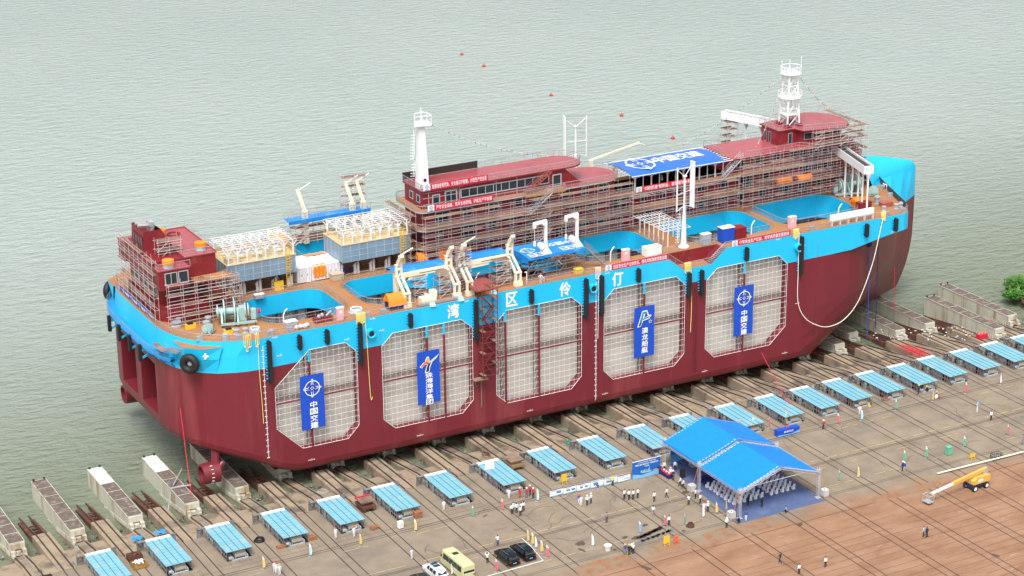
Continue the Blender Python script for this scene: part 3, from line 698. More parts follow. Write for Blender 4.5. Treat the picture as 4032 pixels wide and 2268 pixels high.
    # wing of the mooring deck
    WG = [(50,0),(56,0),(60.5,0),(64,0),(68,0),(72.2,0),(73.4,0.5),(74.2,1.9),(77,9.5),(80.3,17.8)]; wz = [19.9,19.9,20.0,20.6,21.3,21.8,21.8,21.8,21.8,21.8]
    hull.mt(1).grid([[my((p[0],p[1],z),s) for p, z in zip(WG, wz)], [my((p[0],p[1],ZD),s) for p in WG]])
    und = [my((p[0],p[1],z),s) for p, z in zip(WG, wz)]
    hull.mt(1).grid([und[:6], kn[:5]+[kn[5]]]); hull.mt(1).poly([und[5],und[6],und[7],und[8],und[9],kn[6],kn[5]])
    # whaleback of the stem
    T2 = T[5:]
    Fd = [(76,14.0,25.2),(78.5,16.4,25.5),(80.5,17.8,25.6),(84.5,19.3,25.2),(88.5,20.6,24.8),(91.4,21.6,24.5),(92.5,22,24.3)]
    Rd = [(76,21.0,30.2),(78.5,21.2,29.6),(80.7,21.4,29.0),(84.6,21.6,28.2),(88.4,21.75,27.25),(91.3,21.9,26.35),(92.4,22,25.3)]
    hull.mt(1).grid([[my((p[0],p[1],19.3),s) for p in T2], [my(p,s) for p in Fd]])
    import bisect
    def fine(P_):
        out = []
        for i in range(len(P_)-1):
            a, b, c, d = [Vector(P_[max(0,min(len(P_)-1,i+q))]) for q in (-1,0,1,2)]
            for k in range(4): t_ = k/4; out.append(0.5*((2*b)+(c-a)*t_+(2*a-5*b+4*c-d)*t_*t_+(3*b-a-3*c+d)*t_**3))
        return out+[Vector(P_[-1])]
    F2, R2 = fine(Fd), fine([(p[0],22,p[2]) for p in Rd]); WB = whale if s else None
    if s == 0: whale = MB()
    for rws in [[[ (lambda f_, r_, t_: my(tuple(Vector((f_.x+(r_.x-f_.x)*t_, f_.y+(r_.y-f_.y)*(0.45*t_+0.55*(1-cos(t_*pi/2))), f_.z+(r_.z-f_.z)*(0.45*t_+0.55*sin(t_*pi/2))))), s))(f_, r_, k/8) for f_, r_ in zip(F2, R2)] for k in range(9)]]: whale.grid(rws if s == 0 else rws)
# transom with its two recesses
tr = [(13,7.3+1.7),(31,9.0),(31,ZP),(13,ZP)]
rec = [[(13.6,9.9),(20.8,9.9),(20.8,18.6),(13.6,18.6)],[(23.2,9.9),(30.4,9.9),(30.4,18.6),(23.2,18.6)]]
hull.mt(0).tess([tr]+rec, fn=lambda p: (-64.6, p[0], p[1]))
for r_ in rec:
    (a, z0), (b, _), (_, z1), _2 = r_; X0, X1 = -64.6, -59.5
    hull.mt(0).add([(X0,a,z0),(X0,b,z0),(X0,b,z1),(X0,a,z1),(X1,a,z0),(X1,b,z0),(X1,b,z1),(X1,a,z1)], [(0,1,5,4),(1,2,6,5),(2,3,7,6),(3,0,4,7),(4,5,6,7)])
hull.mt(1).grid([[(-64.6,13,ZP),(-64.6,31,ZP)],[(-64.35,13,22.5),(-64.35,31,22.5)],[(-64.1,13,ZD),(-64.1,31,ZD)]])
# tank walls inside: sloping coaming, cross bulkheads, inner longitudinal walls
HO = [(-48.8,-35.0),(-31.4,-15.4),(-11.2,5.0),(9.2,24.7),(29.7,47.6),(49.7,67.2)]
def holes(s):
    out = []
    for i, (a, b) in enumerate(HO):
        r_ = rrect(a, b, 4.6, 17.4, 3.0)
        if i == 5: r_ = [(64.6,4.6),(67.2,8.2)]+r_[7:]
        out.append([(p[0], p[1] if s == 0 else 44-p[1]) for p in r_])
    return out
for s in (0, 1):
    for q_, pl in enumerate(holes(s)):
        CD = 4.4 if q_ == 5 else 3.3
        for i in range(len(pl)):
            a, b = pl[i], pl[(i+1) % len(pl)]
            hull.mt(1).add([(a[0],a[1],ZD),(b[0],b[1],ZD),(b[0],b[1],ZD-CD),(a[0],a[1],ZD-CD)], [(0,1,2,3)])
    for i, (a, b) in enumerate(HO):
        y0, y1 = (1.36, 18.6) if s == 0 else (25.4, 42.64)
        zf = 2.0 if i < 5 else 18.5
        if i == 5: y0, y1 = (3.2, 18.6) if s == 0 else (25.4, 40.8)
        for x in (a-1.6 if i < 5 else a-.4, b+1.6 if i < 5 else b+.4):
            hull.mt(0).poly([(x,y0,zf),(x,y1,zf),(x,y1,ZD-3.3),(x,y0,ZD-3.3)])
        hull.mt(1).tess([[(a-1.6,y0),(b+1.6,y0),(b+1.6,y1),(a-1.6,y1)],[(p[0],p[1]) for p in holes(s)[i]]], z=ZD-3.31 if i < 5 else ZD-4.41)
        hull.mt(0).poly([(a-1.6,y0,zf),(b+.4,y0,zf),(b+.4,y1,zf),(a-1.6,y1,zf)])
        yi = 18.6 if s == 0 else 25.4
        hull.mt(0).tess([[(a-1.6,2),(b+1.6,2),(b+1.6,ZD-3.3),(a-1.6,ZD-3.3)],[(a+1.5,5),(b-1.5,5),(b-1.5,21.6),(a+1.5,21.6)]], fn=lambda p: (p[0], yi, p[1]))
# notch well on the near side
hull.mt(2).poly([(21.8,2.6,ZD),(24.9,2.6,22.54),(30.6,2.6,22.54),(33.5,2.6,ZD)]); hull.mt(0).poly([(21.8,0,ZD),(24.9,0,22.54),(24.9,2.6,22.54),(21.8,2.6,ZD)]); hull.mt(0).poly([(30.6,0,22.54),(33.5,0,ZD),(33.5,2.6,ZD),(30.6,2.6,22.54)])
hull.mt(3).poly([(24.9,0,22.54),(30.6,0,22.54),(30.6,2.6,22.54),(24.9,2.6,22.54)])
whale.build("whaleback", BLUE, ship, smooth=True)
hull_o = hull.build("hull", [RED, BLUE, HRED, DECK], ship)
# deck plate
dk = MB()
near = [(p[0]+0.5 if p[0] < -54 else p[0], p[1]+(0.3 if p[0] < -54 else 0)) for p in STERN[2:]]+[(21.8,0),(21.8,2.6),(33.5,2.6),(33.5,0)]+WG
far = [(p[0]+0.5 if p[0] < -54 else p[0], 44-p[1]-(0.3 if p[0] < -54 else 0)) for p in STERN[2:]]+[(p[0],44-p[1]) for p in WG]
dk.tess([near+far[::-1]]+holes(0)+holes(1), z=ZD-0.004)
dk.build("main_deck", DECK, ship)
def inside_poly(p, o, z_):
    xs_ = []
    for (x0,z0),(x1,z1) in zip(o, o[1:]+o[:1]):
        if (z0-z_)*(z1-z_) < 0: xs_.append(x0+(x1-x0)*(z_-z0)/(z1-z0))
    return (min(xs_), max(xs_)) if len(xs_) >= 2 else None
POSTS = [[-44.22],[-23.77,-20.7],[-9.5,-3.2],[17.2],[37.6]]
for s in (0, 1):
    for i, o in enumerate(OCT):
        g = MB(); y = -0.03
        fn = lambda x, y_, z: my((x,y_,z), s)
        xm, xM = min(p[0] for p in o)+0.02, max(p[0] for p in o)-0.02; zm, zM = 5.22, 21.5
        k = xm
        def vert(x):
            zs_ = []
            for (x0,z0),(x1,z1) in zip(o, o[1:]+o[:1]):
                if (x0-x)*(x1-x) < 0: zs_.append(z0+(z1-z0)*(x-x0)/(x1-x0))
            return (min(zs_), max(zs_)) if len(zs_) >= 2 else None
        k = xm+0.5
        while k < xM:
            v = vert(k)
            if v: g.tube(fn(k,y+0.05,v[0]), fn(k,y+0.05,v[1]), 0.022, 4, cap=False)
            k += 0.95
        k = zm+0.55
        while k < zM:
            h_ = inside_poly(None, o, k)
            if h_ and abs(k-13.2) > 0.3: g.tube(fn(h_[0],y+0.02,k), fn(h_[1],y+0.02,k), 0.022, 4, cap=False)
            k += 1.0
        for (x0,z0),(x1,z1) in zip(o, o[1:]+o[:1]): g.tube(fn(x0,y,z0), fn(x1,y,z1), 0.04, 4)
        g.build("net_grid", NETW, ship)
        n_ = MB(); n_.poly([fn(p[0],1.5,p[1]) for p in o]); n_.build("fine_net", NETF, ship)
        p_ = MB()
        for x in POSTS[i]:
            p_.mt(0).tube(fn(x,0.06,5.2), fn(x,0.06,ZP-0.3), 0.2, 8); p_.mt(1).tube(fn(x,0.06,ZP-0.3), fn(x,0.06,21.5), 0.2, 8)
        h_ = inside_poly(None, o, 13.55); p_.mt(0).tube(fn(h_[0],0.08,13.55), fn(h_[1],0.08,13.55), 0.16, 8)
        p_.build("net_post", [RED, BLUE], ship)
        t_ = MB()
        for x in [POSTS[i][0]-0.0]+([] if i != 2 else [POSTS[i][1]]):
            for dx in (-0.35, 0.35): t_.beam(fn(x+dx,1.3,5.2), fn(x+dx,1.3,21.5), 0.14)
            for q in range(10): t_.beam(fn(x-0.35,1.3,5.4+q*1.6), fn(x+0.35,1.3,5.4+(q+1)*1.6), 0.09)
        for dz in (0.0, 0.6): t_.beam(fn(h_[0],1.3,13.7+dz), fn(h_[1],1.3,13.7+dz), 0.12)
        q = h_[0]
        while q < h_[1]-0.8: t_.beam(fn(q,1.3,13.7), fn(q+0.4,1.3,14.3), 0.08); t_.beam(fn(q+0.4,1.3,14.3), fn(q+0.8,1.3,13.7), 0.08); q += 0.8
        cx = (h_[0]+h_[1])/2
        if s == 0:
            for xx in (h_[0]+3.5, h_[1]-4.5): t_.beam(fn(xx,4,5.2), fn(xx,4,21), 0.3)
            for (a, b) in ((-0.45,-0.9),(0.05,0.8)):
                t_.beam(fn(cx+a*8,2.2,12.5), fn(cx+a*8+7,2.2,5.5), 0.22); t_.beam(fn(cx+a*8,2.6,21), fn(cx+a*8+6.5,2.6,14.5), 0.22)
        t_.build("net_truss", TRUSS, ship)
# inner net panels seen through the deck openings
for s in (0, 1):
    n_ = MB()
    for a, b in HO[:5]:
        yi = 18.75 if s == 0 else 25.25
        n_.poly([(a+1.4,yi,4.9),(b-1.4,yi,4.9),(b-1.4,yi,21.7),(a+1.4,yi,21.7)])
        n_.poly([(a-1,18.3 if s == 0 else 25.7,2.4),(b+1,18.3 if s == 0 else 25.7,2.4),(b+1,1.6 if s == 0 else 42.4,2.4),(a-1,1.6 if s == 0 else 42.4,2.4)])
    n_.build("inner_net", NETI, ship)
    t_ = MB()
    for a, b in HO[:5]:
        for k in range(1, 4):
            x = a+(b-a)*k/4; yi = 18.4 if s == 0 else 25.6; t_.beam((x,yi,3),(x,yi,21),0.35)
        t_.beam((a,yi,8),(b-4,yi,18),0.3)
        for k in range(7): t_.beam((a+1+k*2.2,yi,3),(a+1+k*2.2,yi,21),0.06)
    t_.build("inner_frame", TRUSS, ship)
# ------------------------------------------------------------------ hull fittings
def kiln(o): return o
# black fenders with their brackets (near side: x, top z, length)
FEND = []
def fender(x, zt, L_, y=0.0, s=1):
    mb = MB(); w_ = 0.62
    mb.extr([(x-w_/2,zt-0.1),(x-0.1,zt),(x+0.1,zt),(x+w_/2,zt-0.25),(x+w_/2,zt-L_+0.5),(x+0.15,zt-L_),(x-0.2,zt-L_),(x-w_/2,zt-L_+0.15)], 'y', y-0.85, y-0.25)
    n = max(3, int(L_/0.55))
    f = mb.build("fender", BLACK, ship)
    b = MB()
    for i in range(n):
        z = zt-0.35-i*(L_-0.6)/n; b.bb(x-w_/2-0.22, x+w_/2, y-0.26, y, z-0.05, z+0.05)
    b.build("bracket", BLUE if zt > 21.5 else RED, f)
for x in (-50.9,-35.6,-15.1,5.5,8.5,49.2): fender(x, 24.6, 7.15)
for x in (25.85,28.42): fender(x, 22.05, 4.6)
for x in (-45.8,-41.2,-26.8,-4.85,15.7,37.6,63.4,69.9): fender(x, 24.56, 2.5)
Mx = Matrix.Rotation(pi/2, 3, 'X')
for x, z in ((-33.7,22.4),(6.85,22.55),(48.65,22.55)):
    p = MB(); p.mt(0).lathe((x,0.2,z), [(0.75,0.0),(0.72,1.0),(0.62,1.0),(0.5,0.9)], 20, Mx); p.mt(1).lathe((x,0.2,z), [(0.46,0.905),(0.46,0.915)], 20, Mx)
    p.build("bow_pipe", [BLUE, DARK], ship)
for ch, x, z in (("湾",-18.95,23.25),("区",-8.25,23.3),("伶",1.73,23.25),("仃",11.9,23.2)):
    text(ch, 1, (x,-0.02,z), WHITE, ship, bold=0.03, wid=2.05, hei=2.35, name="hull_lettering", thick=0.03)
# draft scales and small frame marks
def ticks(x, z0, z1, yfn=lambda z: -0.02):
    mb = MB(); z = z0; k = 0; R = random.Random(int(x))
    while z < z1:
        wd = 0.34 if k % 5 == 0 else 0.14
        mb.bb(x-wd/2-(0.1 if k % 5 == 0 else 0), x+wd/2, yfn(z)-0.02, yfn(z)+0.01, z, z+0.12); z += 0.2; k += 1
    mb.build("draft_scale", WHITE, ship)
def bily(z): return -0.02 if z > 2.65 else (2.65-z)**2*0.55-0.03
ticks(-51.75, 4.9, 23.5, lambda z: -0.04); ticks(7.7, 1.9, 23.4, bily)
mk = MB()
for x, z in ((-44.5,2.9),(-25.4,2.9),(-5.0,2.9),(9.6,2.9),(29.8,2.9),(46.8,2.95),(-49.5,24.6),(-33,24.55),(-16.4,24.4),(10,24.5),(44.6,24.6),(-37.5,21.95),(-48.9,21.5),(-31.5,22.3),(70,21.75),(50,22.5),(-61.0,13.6),(49.3,11.9)):
    y = -0.03
    for k in range(5):
        if abs(z-2.9) > 0.2 and k > 3: break
        if x < -52: continue
        mk.bb(x-0.6+k*0.24, x-0.45+k*0.24, y, y+0.02, z, z+0.13)
    if x > -52: mk.bb(x-0.02, x+0.02, y, y+0.02, z-0.12, z+0.35)
mk.build("frame_mark", WHITE, ship)
# weld seam lines along the plating and rubbing stripes
sm = MB()
for z in (3.9,6.9,10.2,13.8,17.0):
    for (a, b) in ((-52,-50.3),(-35.9,-32),(-15.4,-11.5),(5.1,9.1),(25.6,29.5),(46.9,56)): sm.bb(a,b,-0.008,0.001,z,z+0.02)
for x in (-36.0,-31.9,-15.5,26.9,50.6,53.1): sm.bb(x-0.015,x+0.015,-0.01,0.001,3,ZD-2.5)
sm.build("weld_seam", mat("seam_dark_red", (0.16,0.012,0.022), 0.6), ship)
# sponsons at the stern corners with a big round tyre fender
for s in (0, 1):
    sp_ = MB(); T_ = [(-57.8,1.3),(-60.9,2.0),(-63.2,4.4),(-63.3,7.6)]; ins = [(-57.8,1.9),(-60,3.5),(-61.9,5.6),(-62.9,7.9)]
    f = lambda p: my(p, s)
    sp_.mt(1).poly([f((p[0],p[1],24.2)) for p in T_]+[f((p[0],p[1],24.2)) for p in ins[::-1]])
    low = [(-58.6,1.75),(-60.5,3.1),(-62.2,5.1),(-63.2,7.7)]
    sp_.mt(0).grid([[f((p[0],p[1],24.2)) for p in T_],[f(((p[0]+q[0])/2-0.15,(p[1]+q[1])/2-0.15,22.3)) for p, q in zip(T_, low)],[f((q[0],q[1],20.2)) for q in low]])
    sp_.build("sponson", [BLUE, DECK], ship)
    D_ = Vector((-0.72,-0.69,0)) if s == 0 else Vector((-0.72,0.69,0)); c = Vector(my((-62.35,3.15,21.9), s))
    M_ = D_.to_track_quat('Z','Y').to_matrix()
    ty = MB().torus(c+D_*0.35, 1.05, 0.6, M_, 26, 10).build("tyre_fender", BLACK, ship, smooth=True)
    MB().lathe(c+D_*0.0, [(0.01,0.42),(0.32,0.36),(0.5,0.2),(0.5,0.0)], 14, M_).build("hub", GREYP, ty)
cr = MB(); n_ = Vector((-0.55,-0.83,0)); c = Vector((-60.2,2.2,23.0)); rt = Vector((0.83,-0.55,0))
for a, b in ((0.5,0.16),(0.16,0.5)):
    cr.poly([c+rt*x+Vector((0,0,z))+n_*0.25 for x, z in ((-a,-b),(a,-b),(a,b),(-a,b))])
cr.build("white_cross", WHITE, ship)
# thrusters below the stern
for s in (0, 1):
    c = Vector(my((-60.5,3.4,3.0), s)); th = MB(); My = Matrix.Rotation(-pi/2-0.0, 3, 'Y')
    th.lathe(c, [(1.75,-1.5),(1.62,1.2),(1.32,1.25),(1.36,-1.5),(1.75,-1.5)], 26, My)
    t_ = th.build("thruster", RED, ship, smooth=False)
    pd_ = MB(); pd_.tube(c+Vector((1.0,0,0)), c+Vector((2.6,0.2,1.2)), 0.7, 10, 0.5); pd_.tube(c+Vector((1.2,0.1,0.8)), c+Vector((1.6,0.6,4.0)), 0.7, 10); pd_.tube(c+Vector((-0.6,0,0)), c+Vector((1.2,0,0)), 0.35, 10)
    pd_.build("strut", RED, t_)
    bl = MB()
    for k in range(4):
        a = k*pi/2+0.4; bl.poly([c+Vector((0.2,0.2*cos(a),0.2*sin(a))), c+Vector((0.0,1.25*cos(a-.3),1.25*sin(a-.3))), c+Vector((0.35,1.25*cos(a+.35),1.25*sin(a+.35)))])
    bl.build("propeller_blade", mat("bronze" if s == 0 else "bronze_b", (0.42,0.36,0.26), 0.4, 0.3), t_)
    if s == 0:
        mw = MB()
        for k in range(6):
            a = radians(-115+k*24); mw.box(c+Vector((0.15,1.72*sin(a) if False else -1.72*cos(radians(-50+k*22)),1.72*sin(radians(-50+k*22)))), (0.4,0.06,0.09))
        mw.build("draft_mark", WHITE, t_)
# bow thruster tunnels
for x, y, z in ((77.2,16.6,3.4),(81.2,18.2,3.6)):
    M_ = Vector((0.5,-0.86,-0.1)).to_track_quat('Z','Y').to_matrix(); MB().lathe((x,y,z), [(1.0,-0.4),(1.0,0.25),(0.85,0.3)], 18, M_).build("thruster_tunnel", DARK, ship)
# stern walkway hung below the deck
BC = []
for s in (0, 1):
    k = [(-60.2,1.7),(-62.4,3.9),(-64.2,6.6),(-65.3,10)]
    BC.append([(x, y if s == 0 else 44-y) for x, y in k])
inner = [(p[0]+0.3, p[1]) for p in STERN[4:8]][::-1]
outp = [(-64.3,6.9),(-65.2,9.6),(-65.9,13),(-66.1,17),(-66.1,27),(-65.9,31),(-65.2,34.4),(-64.3,37.1),(-62.6,39.8)]
inp = [(-63.2,7.6),(-64.0,10.1),(-64.4,13),(-64.5,17),(-64.5,27),(-64.4,31),(-64.0,33.9),(-63.2,36.4),(-61.8,38.9)]
bw = MB(); WF = 21.35
bw.poly([(p[0],p[1],WF) for p in outp]+[(p[0],p[1],WF) for p in inp[::-1]])
bw.grid([[(p[0],p[1],WF) for p in outp],[(p[0],p[1],WF-.3) for p in outp],[(q[0],q[1],WF-.5) for q in inp]])
for p, q in zip(outp, inp): bw.beam((p[0],p[1],WF-.4),(q[0],q[1],WF-1.6),0.16)
wk = bw.build("stern_walkway", mat("walkway_blue", (0.015,0.25,0.56), 0.6, var=0.15), ship)
rl = MB(); railing(rl, [(p[0],p[1],WF) for p in outp], 1.15, fine=True)
railing(rl, [(-65.0,7.2,WF+1.9),(-64.2,4.6,WF+1.9),(-63.2,3.4,WF+1.9)], 1.0, fine=True); rl.build("railing", mat("rail_blue_grey", (.16,.33,.46), .5), wk)
up_ = MB(); up_.poly([(-65.0,7.2,WF+1.88),(-64.2,4.6,WF+1.88),(-63.0,5.4,WF+1.88),(-63.9,7.8,WF+1.88)]); up_.poly([(-65.2,12.5,WF+1.2),(-65.2,8.2,WF+1.2),(-64.0,8.2,WF+1.2),(-64.4,12.5,WF+1.2)]); up_.build("scaffold_plank", PLANK, wk)
for i, y in enumerate((30.2,25.3,20.1,15.2)):
    f_ = MB(); x = -66.1
    f_.bb(x-0.5, x, y-0.3, y+0.3, 18.9, 21.6); fo = f_.build("stern_fender", BLACK, ship)
    MB().beam((x,y,19.3),(x+1.6,y,20.0),0.3,0.25).bb(x,x+1.6,y-.12,y+.12,20.5,20.9).build("bracket", BLUE, fo)
# deck edge railings
def edge(pts, nm="railing", h=1.1, parent=None, **k):
    mb = MB(); railing(mb, pts, h, **k); return mb.build(nm, RAIL, parent or ship)
e_ = [(p[0]+0.65, p[1]+0.3, ZD) for p in STERN[2:10]]
edge([(-63.4,31,ZD),(-63.5,22,ZD)]+e_+[(-52,0.12,ZD),(-25.5,0.12,ZD)])
edge([(-5.4,0.12,ZD),(21.8,0.12,ZD)]); edge([(21.8,0.12,ZD),(24.9,0.12,22.6)]); edge([(24.9,0.12,22.6),(30.6,0.12,22.6)]); edge([(30.6,0.12,22.6),(33.5,0.12,ZD)]); edge([(33.5,0.12,ZD),(72.0,0.12,ZD),(73.3,0.6,ZD),(74.0,2.0,ZD)])
edge([(21.6,2.75,ZD),(33.6,2.75,ZD)])
edge([(-63.4,31,ZD)]+[(p[0]+0.6,44-p[1]-0.3,ZD) for p in STERN[3:]]+[(60,43.9,ZD)], fine=False)
for s in (0, 1):
    for i, (a, b) in enumerate(HO):
        if i == 2 and s == 0: continue
        r_ = rrect(a-0.35, b+0.35, 4.25, 17.75, 3.1, 5)
        if i == 5: r_ = [(64.8,4.2),(67.6,8.2)]+r_[6:]
        edge([(p[0], p[1] if s == 0 else 44-p[1], ZD) for p in r_], "hatch_railing", closed=True, fine=(s == 0))
bm = MB(); bm.add([(74.1,1.9,ZD),(77,9.5,ZD),(80.2,17.6,ZD),(74.1,1.9,ZD+1.15),(77,9.5,ZD+1.15),(80.2,17.6,ZD+1.15)], [(0,1,4,3),(1,2,5,4)])
for p in resample([(74.1,1.9,ZD),(77,9.5,ZD),(80.2,17.6,ZD)], 1.4): bm.beam(p, p+Vector((0,0,1.15)), 0.1)
bm.build("bow_bulwark", mat("dark_mesh", (0.06,0.075,0.085), 0.6, var=0.3), ship)
# steps down to the boarding platform in the notch
for x0, x1 in ((21.9,24.9),(33.4,30.6)):
    st_ = MB()
    for k in range(10): st_.bb(min(x0+(x1-x0)*k/10,x0+(x1-x0)*(k+1)/10), max(x0+(x1-x0)*k/10,x0+(x1-x0)*(k+1)/10), 0.25, 1.3, ZD-0.05-2.3*k/10-0.05, ZD-2.3*k/10-0.04)
    st_.build("steps", STEEL, ship)
# ------------------------------------------------------------------ superstructure
LV = [24.9, 28.1, 31.3, 34.5, 37.8]
def window(parent, x0, x1, z0, z1, y, side='y', fr=0.12, panes=1, fm=None):
    mb = MB()
    if side == 'y':
        F = lambda a, b, c, d, e, g: mb.bb(a, b, y-e, y-g, c, d)
    else:
        F = lambda a, b, c, d, e, g: mb.bb(y-e, y-g, a, b, c, d)
    F(x0-fr, x1+fr, z0-fr, z0, 0.06, 0.0); F(x0-fr, x1+fr, z1, z1+fr, 0.06, 0.0); F(x0-fr, x0, z0, z1, 0.06, 0.0); F(x1, x1+fr, z0, z1, 0.06, 0.0)
    for k in range(1, panes):
        xx = x0+(x1-x0)*k/panes; F(xx-0.05, xx+0.05, z0, z1, 0.05, 0.0)
    o = mb.build("window", fm or FRAMEG, parent)
    g = MB()
    if side == 'y': g.bb(x0, x1, y-0.025, y-0.005, z0, z1)
    else: g.bb(y-0.025, y-0.005, x0, x1, z0, z1)
    g.build("pane", GLASS, o); return o
def rail_on(parent, pts, **k): mb = MB(); railing(mb, pts, **k); return mb.build("railing", RAIL, parent)
acc = MB()
# walls, level by level
acc.bb(-15, 70.5, 18.7, 25.3, LV[0], LV[1]); acc.bb(-15, 70.5, 18.7, 25.3, LV[1], LV[2])
acc.bb(-15, 22.5, 18.7, 25.3, LV[2], LV[3]); acc.bb(46.8, 70.5, 18.7, 25.3, LV[2], LV[3]-0.12)
acc.extr([(-14.9,LV[3]),(15.9,LV[3]),(12.2,LV[4]-0.06),(-14.9,LV[4]-0.06)], 'y', 18.65, 25.35)
house = acc.build("accommodation_block", HRED, ship)
def rounded(x0, x1, y0, y1, rl, rr_):
    out = []
    for cx, cy, a0, r in ((x1-rr_,y0+rr_,-90,rr_),(x1-rr_,y1-rr_,0,rr_),(x0+rl,y1-rl,90,rl),(x0+rl,y0+rl,180,rl)):
        for i in range(7): a = radians(a0+15*i); out.append((cx+r*cos(a), cy+r*sin(a)))
    return out
def slab(poly, z, th, m, m2, nm, parent):
    mb = MB(); mb.mt(1).prism(poly, z-th, z-0.02); mb.mt(0).poly([(p[0],p[1],z) for p in poly]); return mb.build(nm, [m, m2], parent)
balc = [rounded(-16.4,72,16.9,27.1,1.6,2), rounded(-16.4,72,16.9,27.1,1.6,2)]
for i, z in ((1,LV[1]),(2,LV[2])):
    b = slab(balc[0], z, 0.22, DECK, FRAMEG, "balcony_deck", ship); P_ = balc[0]; rail_on(b, [(p[0],p[1]+0.06 if p[1] < 22 else p[1]-0.06,z) for p in P_[21:]+P_[:7]], fine=True)
tp = rounded(-16.4,24.3,17.0,27.0,1.6,4.9)
b = slab(tp, LV[3], 0.22, DECK, FRAMEG, "balcony_deck", ship); rail_on(b, [(p[0],p[1],LV[3]) for p in tp], closed=True)
tr_ = [p for p in rounded(12,24.1,17.2,26.8,0.3,4.7)]; MB().poly([(p[0],p[1],LV[3]+0.02) for p in tr_]).build("terrace_floor", ROOFR, b)
bump = MB(); 
for z in LV[1:4]: bump.bb(3.4, 11.2, 16.1, 16.95, z-0.2, z-0.01)
bo_ = bump.build("balcony_bay", DECK, ship)
for z in LV[1:4]: rail_on(bo_, [(3.4,16.9,z),(3.4,16.15,z),(11.2,16.15,z),(11.2,16.9,z)])
rp = rounded(-15.2,16.9,18.2,25.8,0.4,3.7)
rf_ = slab(rp, LV[4], 0.25, ROOFR, HRED, "upper_roof", ship)
rail_on(rf_, [(p[0],p[1]+(0.08 if p[1] < 22 else -0.08),LV[4]) for p in rp], closed=True)
bs_ = MB(); bs_.bb(-15.1, -0.8, 25.65, 25.75, LV[4]+0.1, LV[4]+1.35)
for k in range(15): bs_.bb(-15+k, -14.95+k, 25.6, 25.66, LV[4]+0.1, LV[4]+1.35)
bs_.build("dark_screen", mat("dark_louvre", (0.03,0.022,0.02), 0.7, var=0.3), rf_)
# windows of the upper block: one long strip, doors, then cabins below
window(house, -7.6, 9.2, 35.55, 36.85, 18.64, panes=11, fr=0.16)
window(house, -12.9, -11.8, 34.75, 36.6, 18.64, fr=0.18, fm=FRAMEG); window(house, -10.5, -8.6, 34.7, 36.9, 18.64, fr=0.2, panes=2)
window(house, 10.2, 11.6, 34.8, 36.6, 18.64, fr=0.2)
stf = MB()
for z in (35.2,36.3,37.2): stf.bb(-14.8,-8.2,18.58,18.64,z,z+0.08)
for x in (-13.8,-8.0,-1.0,3.0): stf.bb(x,x+0.1,18.58,18.64,34.5,37.6)
stf.build("stiffener", FRAMEG, house)
sw_ = MB(); a, b_ = Vector((15.5,20.0,34.8)), Vector((13.1,20.0,36.9))
d_ = (b_-a)*0.25; sw_.add([a+d_+Vector((0.04,0,0.03)), b_-d_+Vector((0.04,0,0.03)), b_-d_+Vector((0.04,3.4,0.03)), a+d_+Vector((0.04,3.4,0.03))], [(3,2,1,0)])
sw_.build("sloping_window", GLASS, house)
R = random.Random(5)
for lv in (0, 1, 2):
    x = -12.5
    while x < 69:
        if lv == 2 and 21 < x < 47.5: x += 3.4; continue
        wd = R.choice((1.3,1.3,1.8,2.6)); z0 = LV[lv]+(0.95 if wd < 2.5 else 0.15)
        window(house, x, x+wd, z0, LV[lv]+2.2, 18.7, fr=0.1, panes=2 if wd > 1.5 else 1)
        x += wd+R.uniform(1.8, 3.6)
for y in (19.6,22.2,): window(house, y, y+1.1, LV[3]+1.0, LV[3]+2.1, -14.9, side='x')
# outside stairs
def stair(parent, p, q, wd=0.9, n=11, m=None, rails=True):
    p, q = Vector(p), Vector(q); mb = MB(); sv = Vector((0,1,0)) if abs((q-p).x) > abs((q-p).y) else Vector((1,0,0)); sv *= wd/2
    for s in (-1, 1): mb.beam(p+sv*s, q+sv*s, 0.08, 0.22)
    for i in range(n):
        c = p+(q-p)*(i+0.5)/n; mb.box(c, (0.25 if sv.y else wd, wd if sv.y else 0.25, 0.05))
    if rails:
        for s in (-1, 1):
            for h in (1.0, 0.55): mb.tube(p+sv*s+Vector((0,0,h)), q+sv*s+Vector((0,0,h)), 0.03, 4)
            for i in range(4): c = p+sv*s+(q-p)*i/3; mb.tube(c, c+Vector((0,0,1)), 0.03, 4)
    return mb.build("stair", m or FRAMEG, parent)
stair(ship, (4.2,17.7,LV[3]), (9.2,17.7,LV[4]), m=mat("stair_red", (0.30,0.06,0.05), 0.6))
for z in LV[0:3]: stair(ship, (4.2,16.55,z), (8.6,16.55,z+3.15))
# forward block with the bridge
cr_ = [(46.5,17.0),(61.0,17.0),(62.2,15.6),(72,15.6),(73.4,17.2),(73.9,20),(73.9,24),(73.4,26.8),(72,28.4),(62.2,28.4),(61,27),(46.5,27)]
cl = slab(cr_, LV[3], 0.25, ROOFR, HRED, "forward_roof", ship)
rail_on(cl, [(46.6,26.9,LV[3]),(46.6,20.5,LV[3])], fine=False); rail_on(cl, [(49.2,17.1,LV[3]),(61,17.1,LV[3]),(62.2,15.7,LV[3]),(72,15.7,LV[3])], fine=False); rail_on(cl, [(46.6,26.9,LV[3]),(58.3,26.9,LV[3])], fine=False)
br = MB(); bp_ = [(58.4,19.9),(62.4,19.9),(62.9,18.6),(70.4,17.4),(72.2,19.4),(72.8,22),(72.2,24.6),(70.4,26.6),(62.9,25.4),(58.4,25.4)]
br.prism(bp_, LV[3], 37.2); bridge = br.build("bridge", HRED, ship)
rb_ = [(58.2,19.7),(61.6,19.7),(62.2,17.6),(69.9,15.9),(72.2,17.2),(73.4,19.5),(73.8,22),(73.4,24.5),(72.2,26.8),(69.9,28.1),(62.2,26.4),(58.2,25.9)]
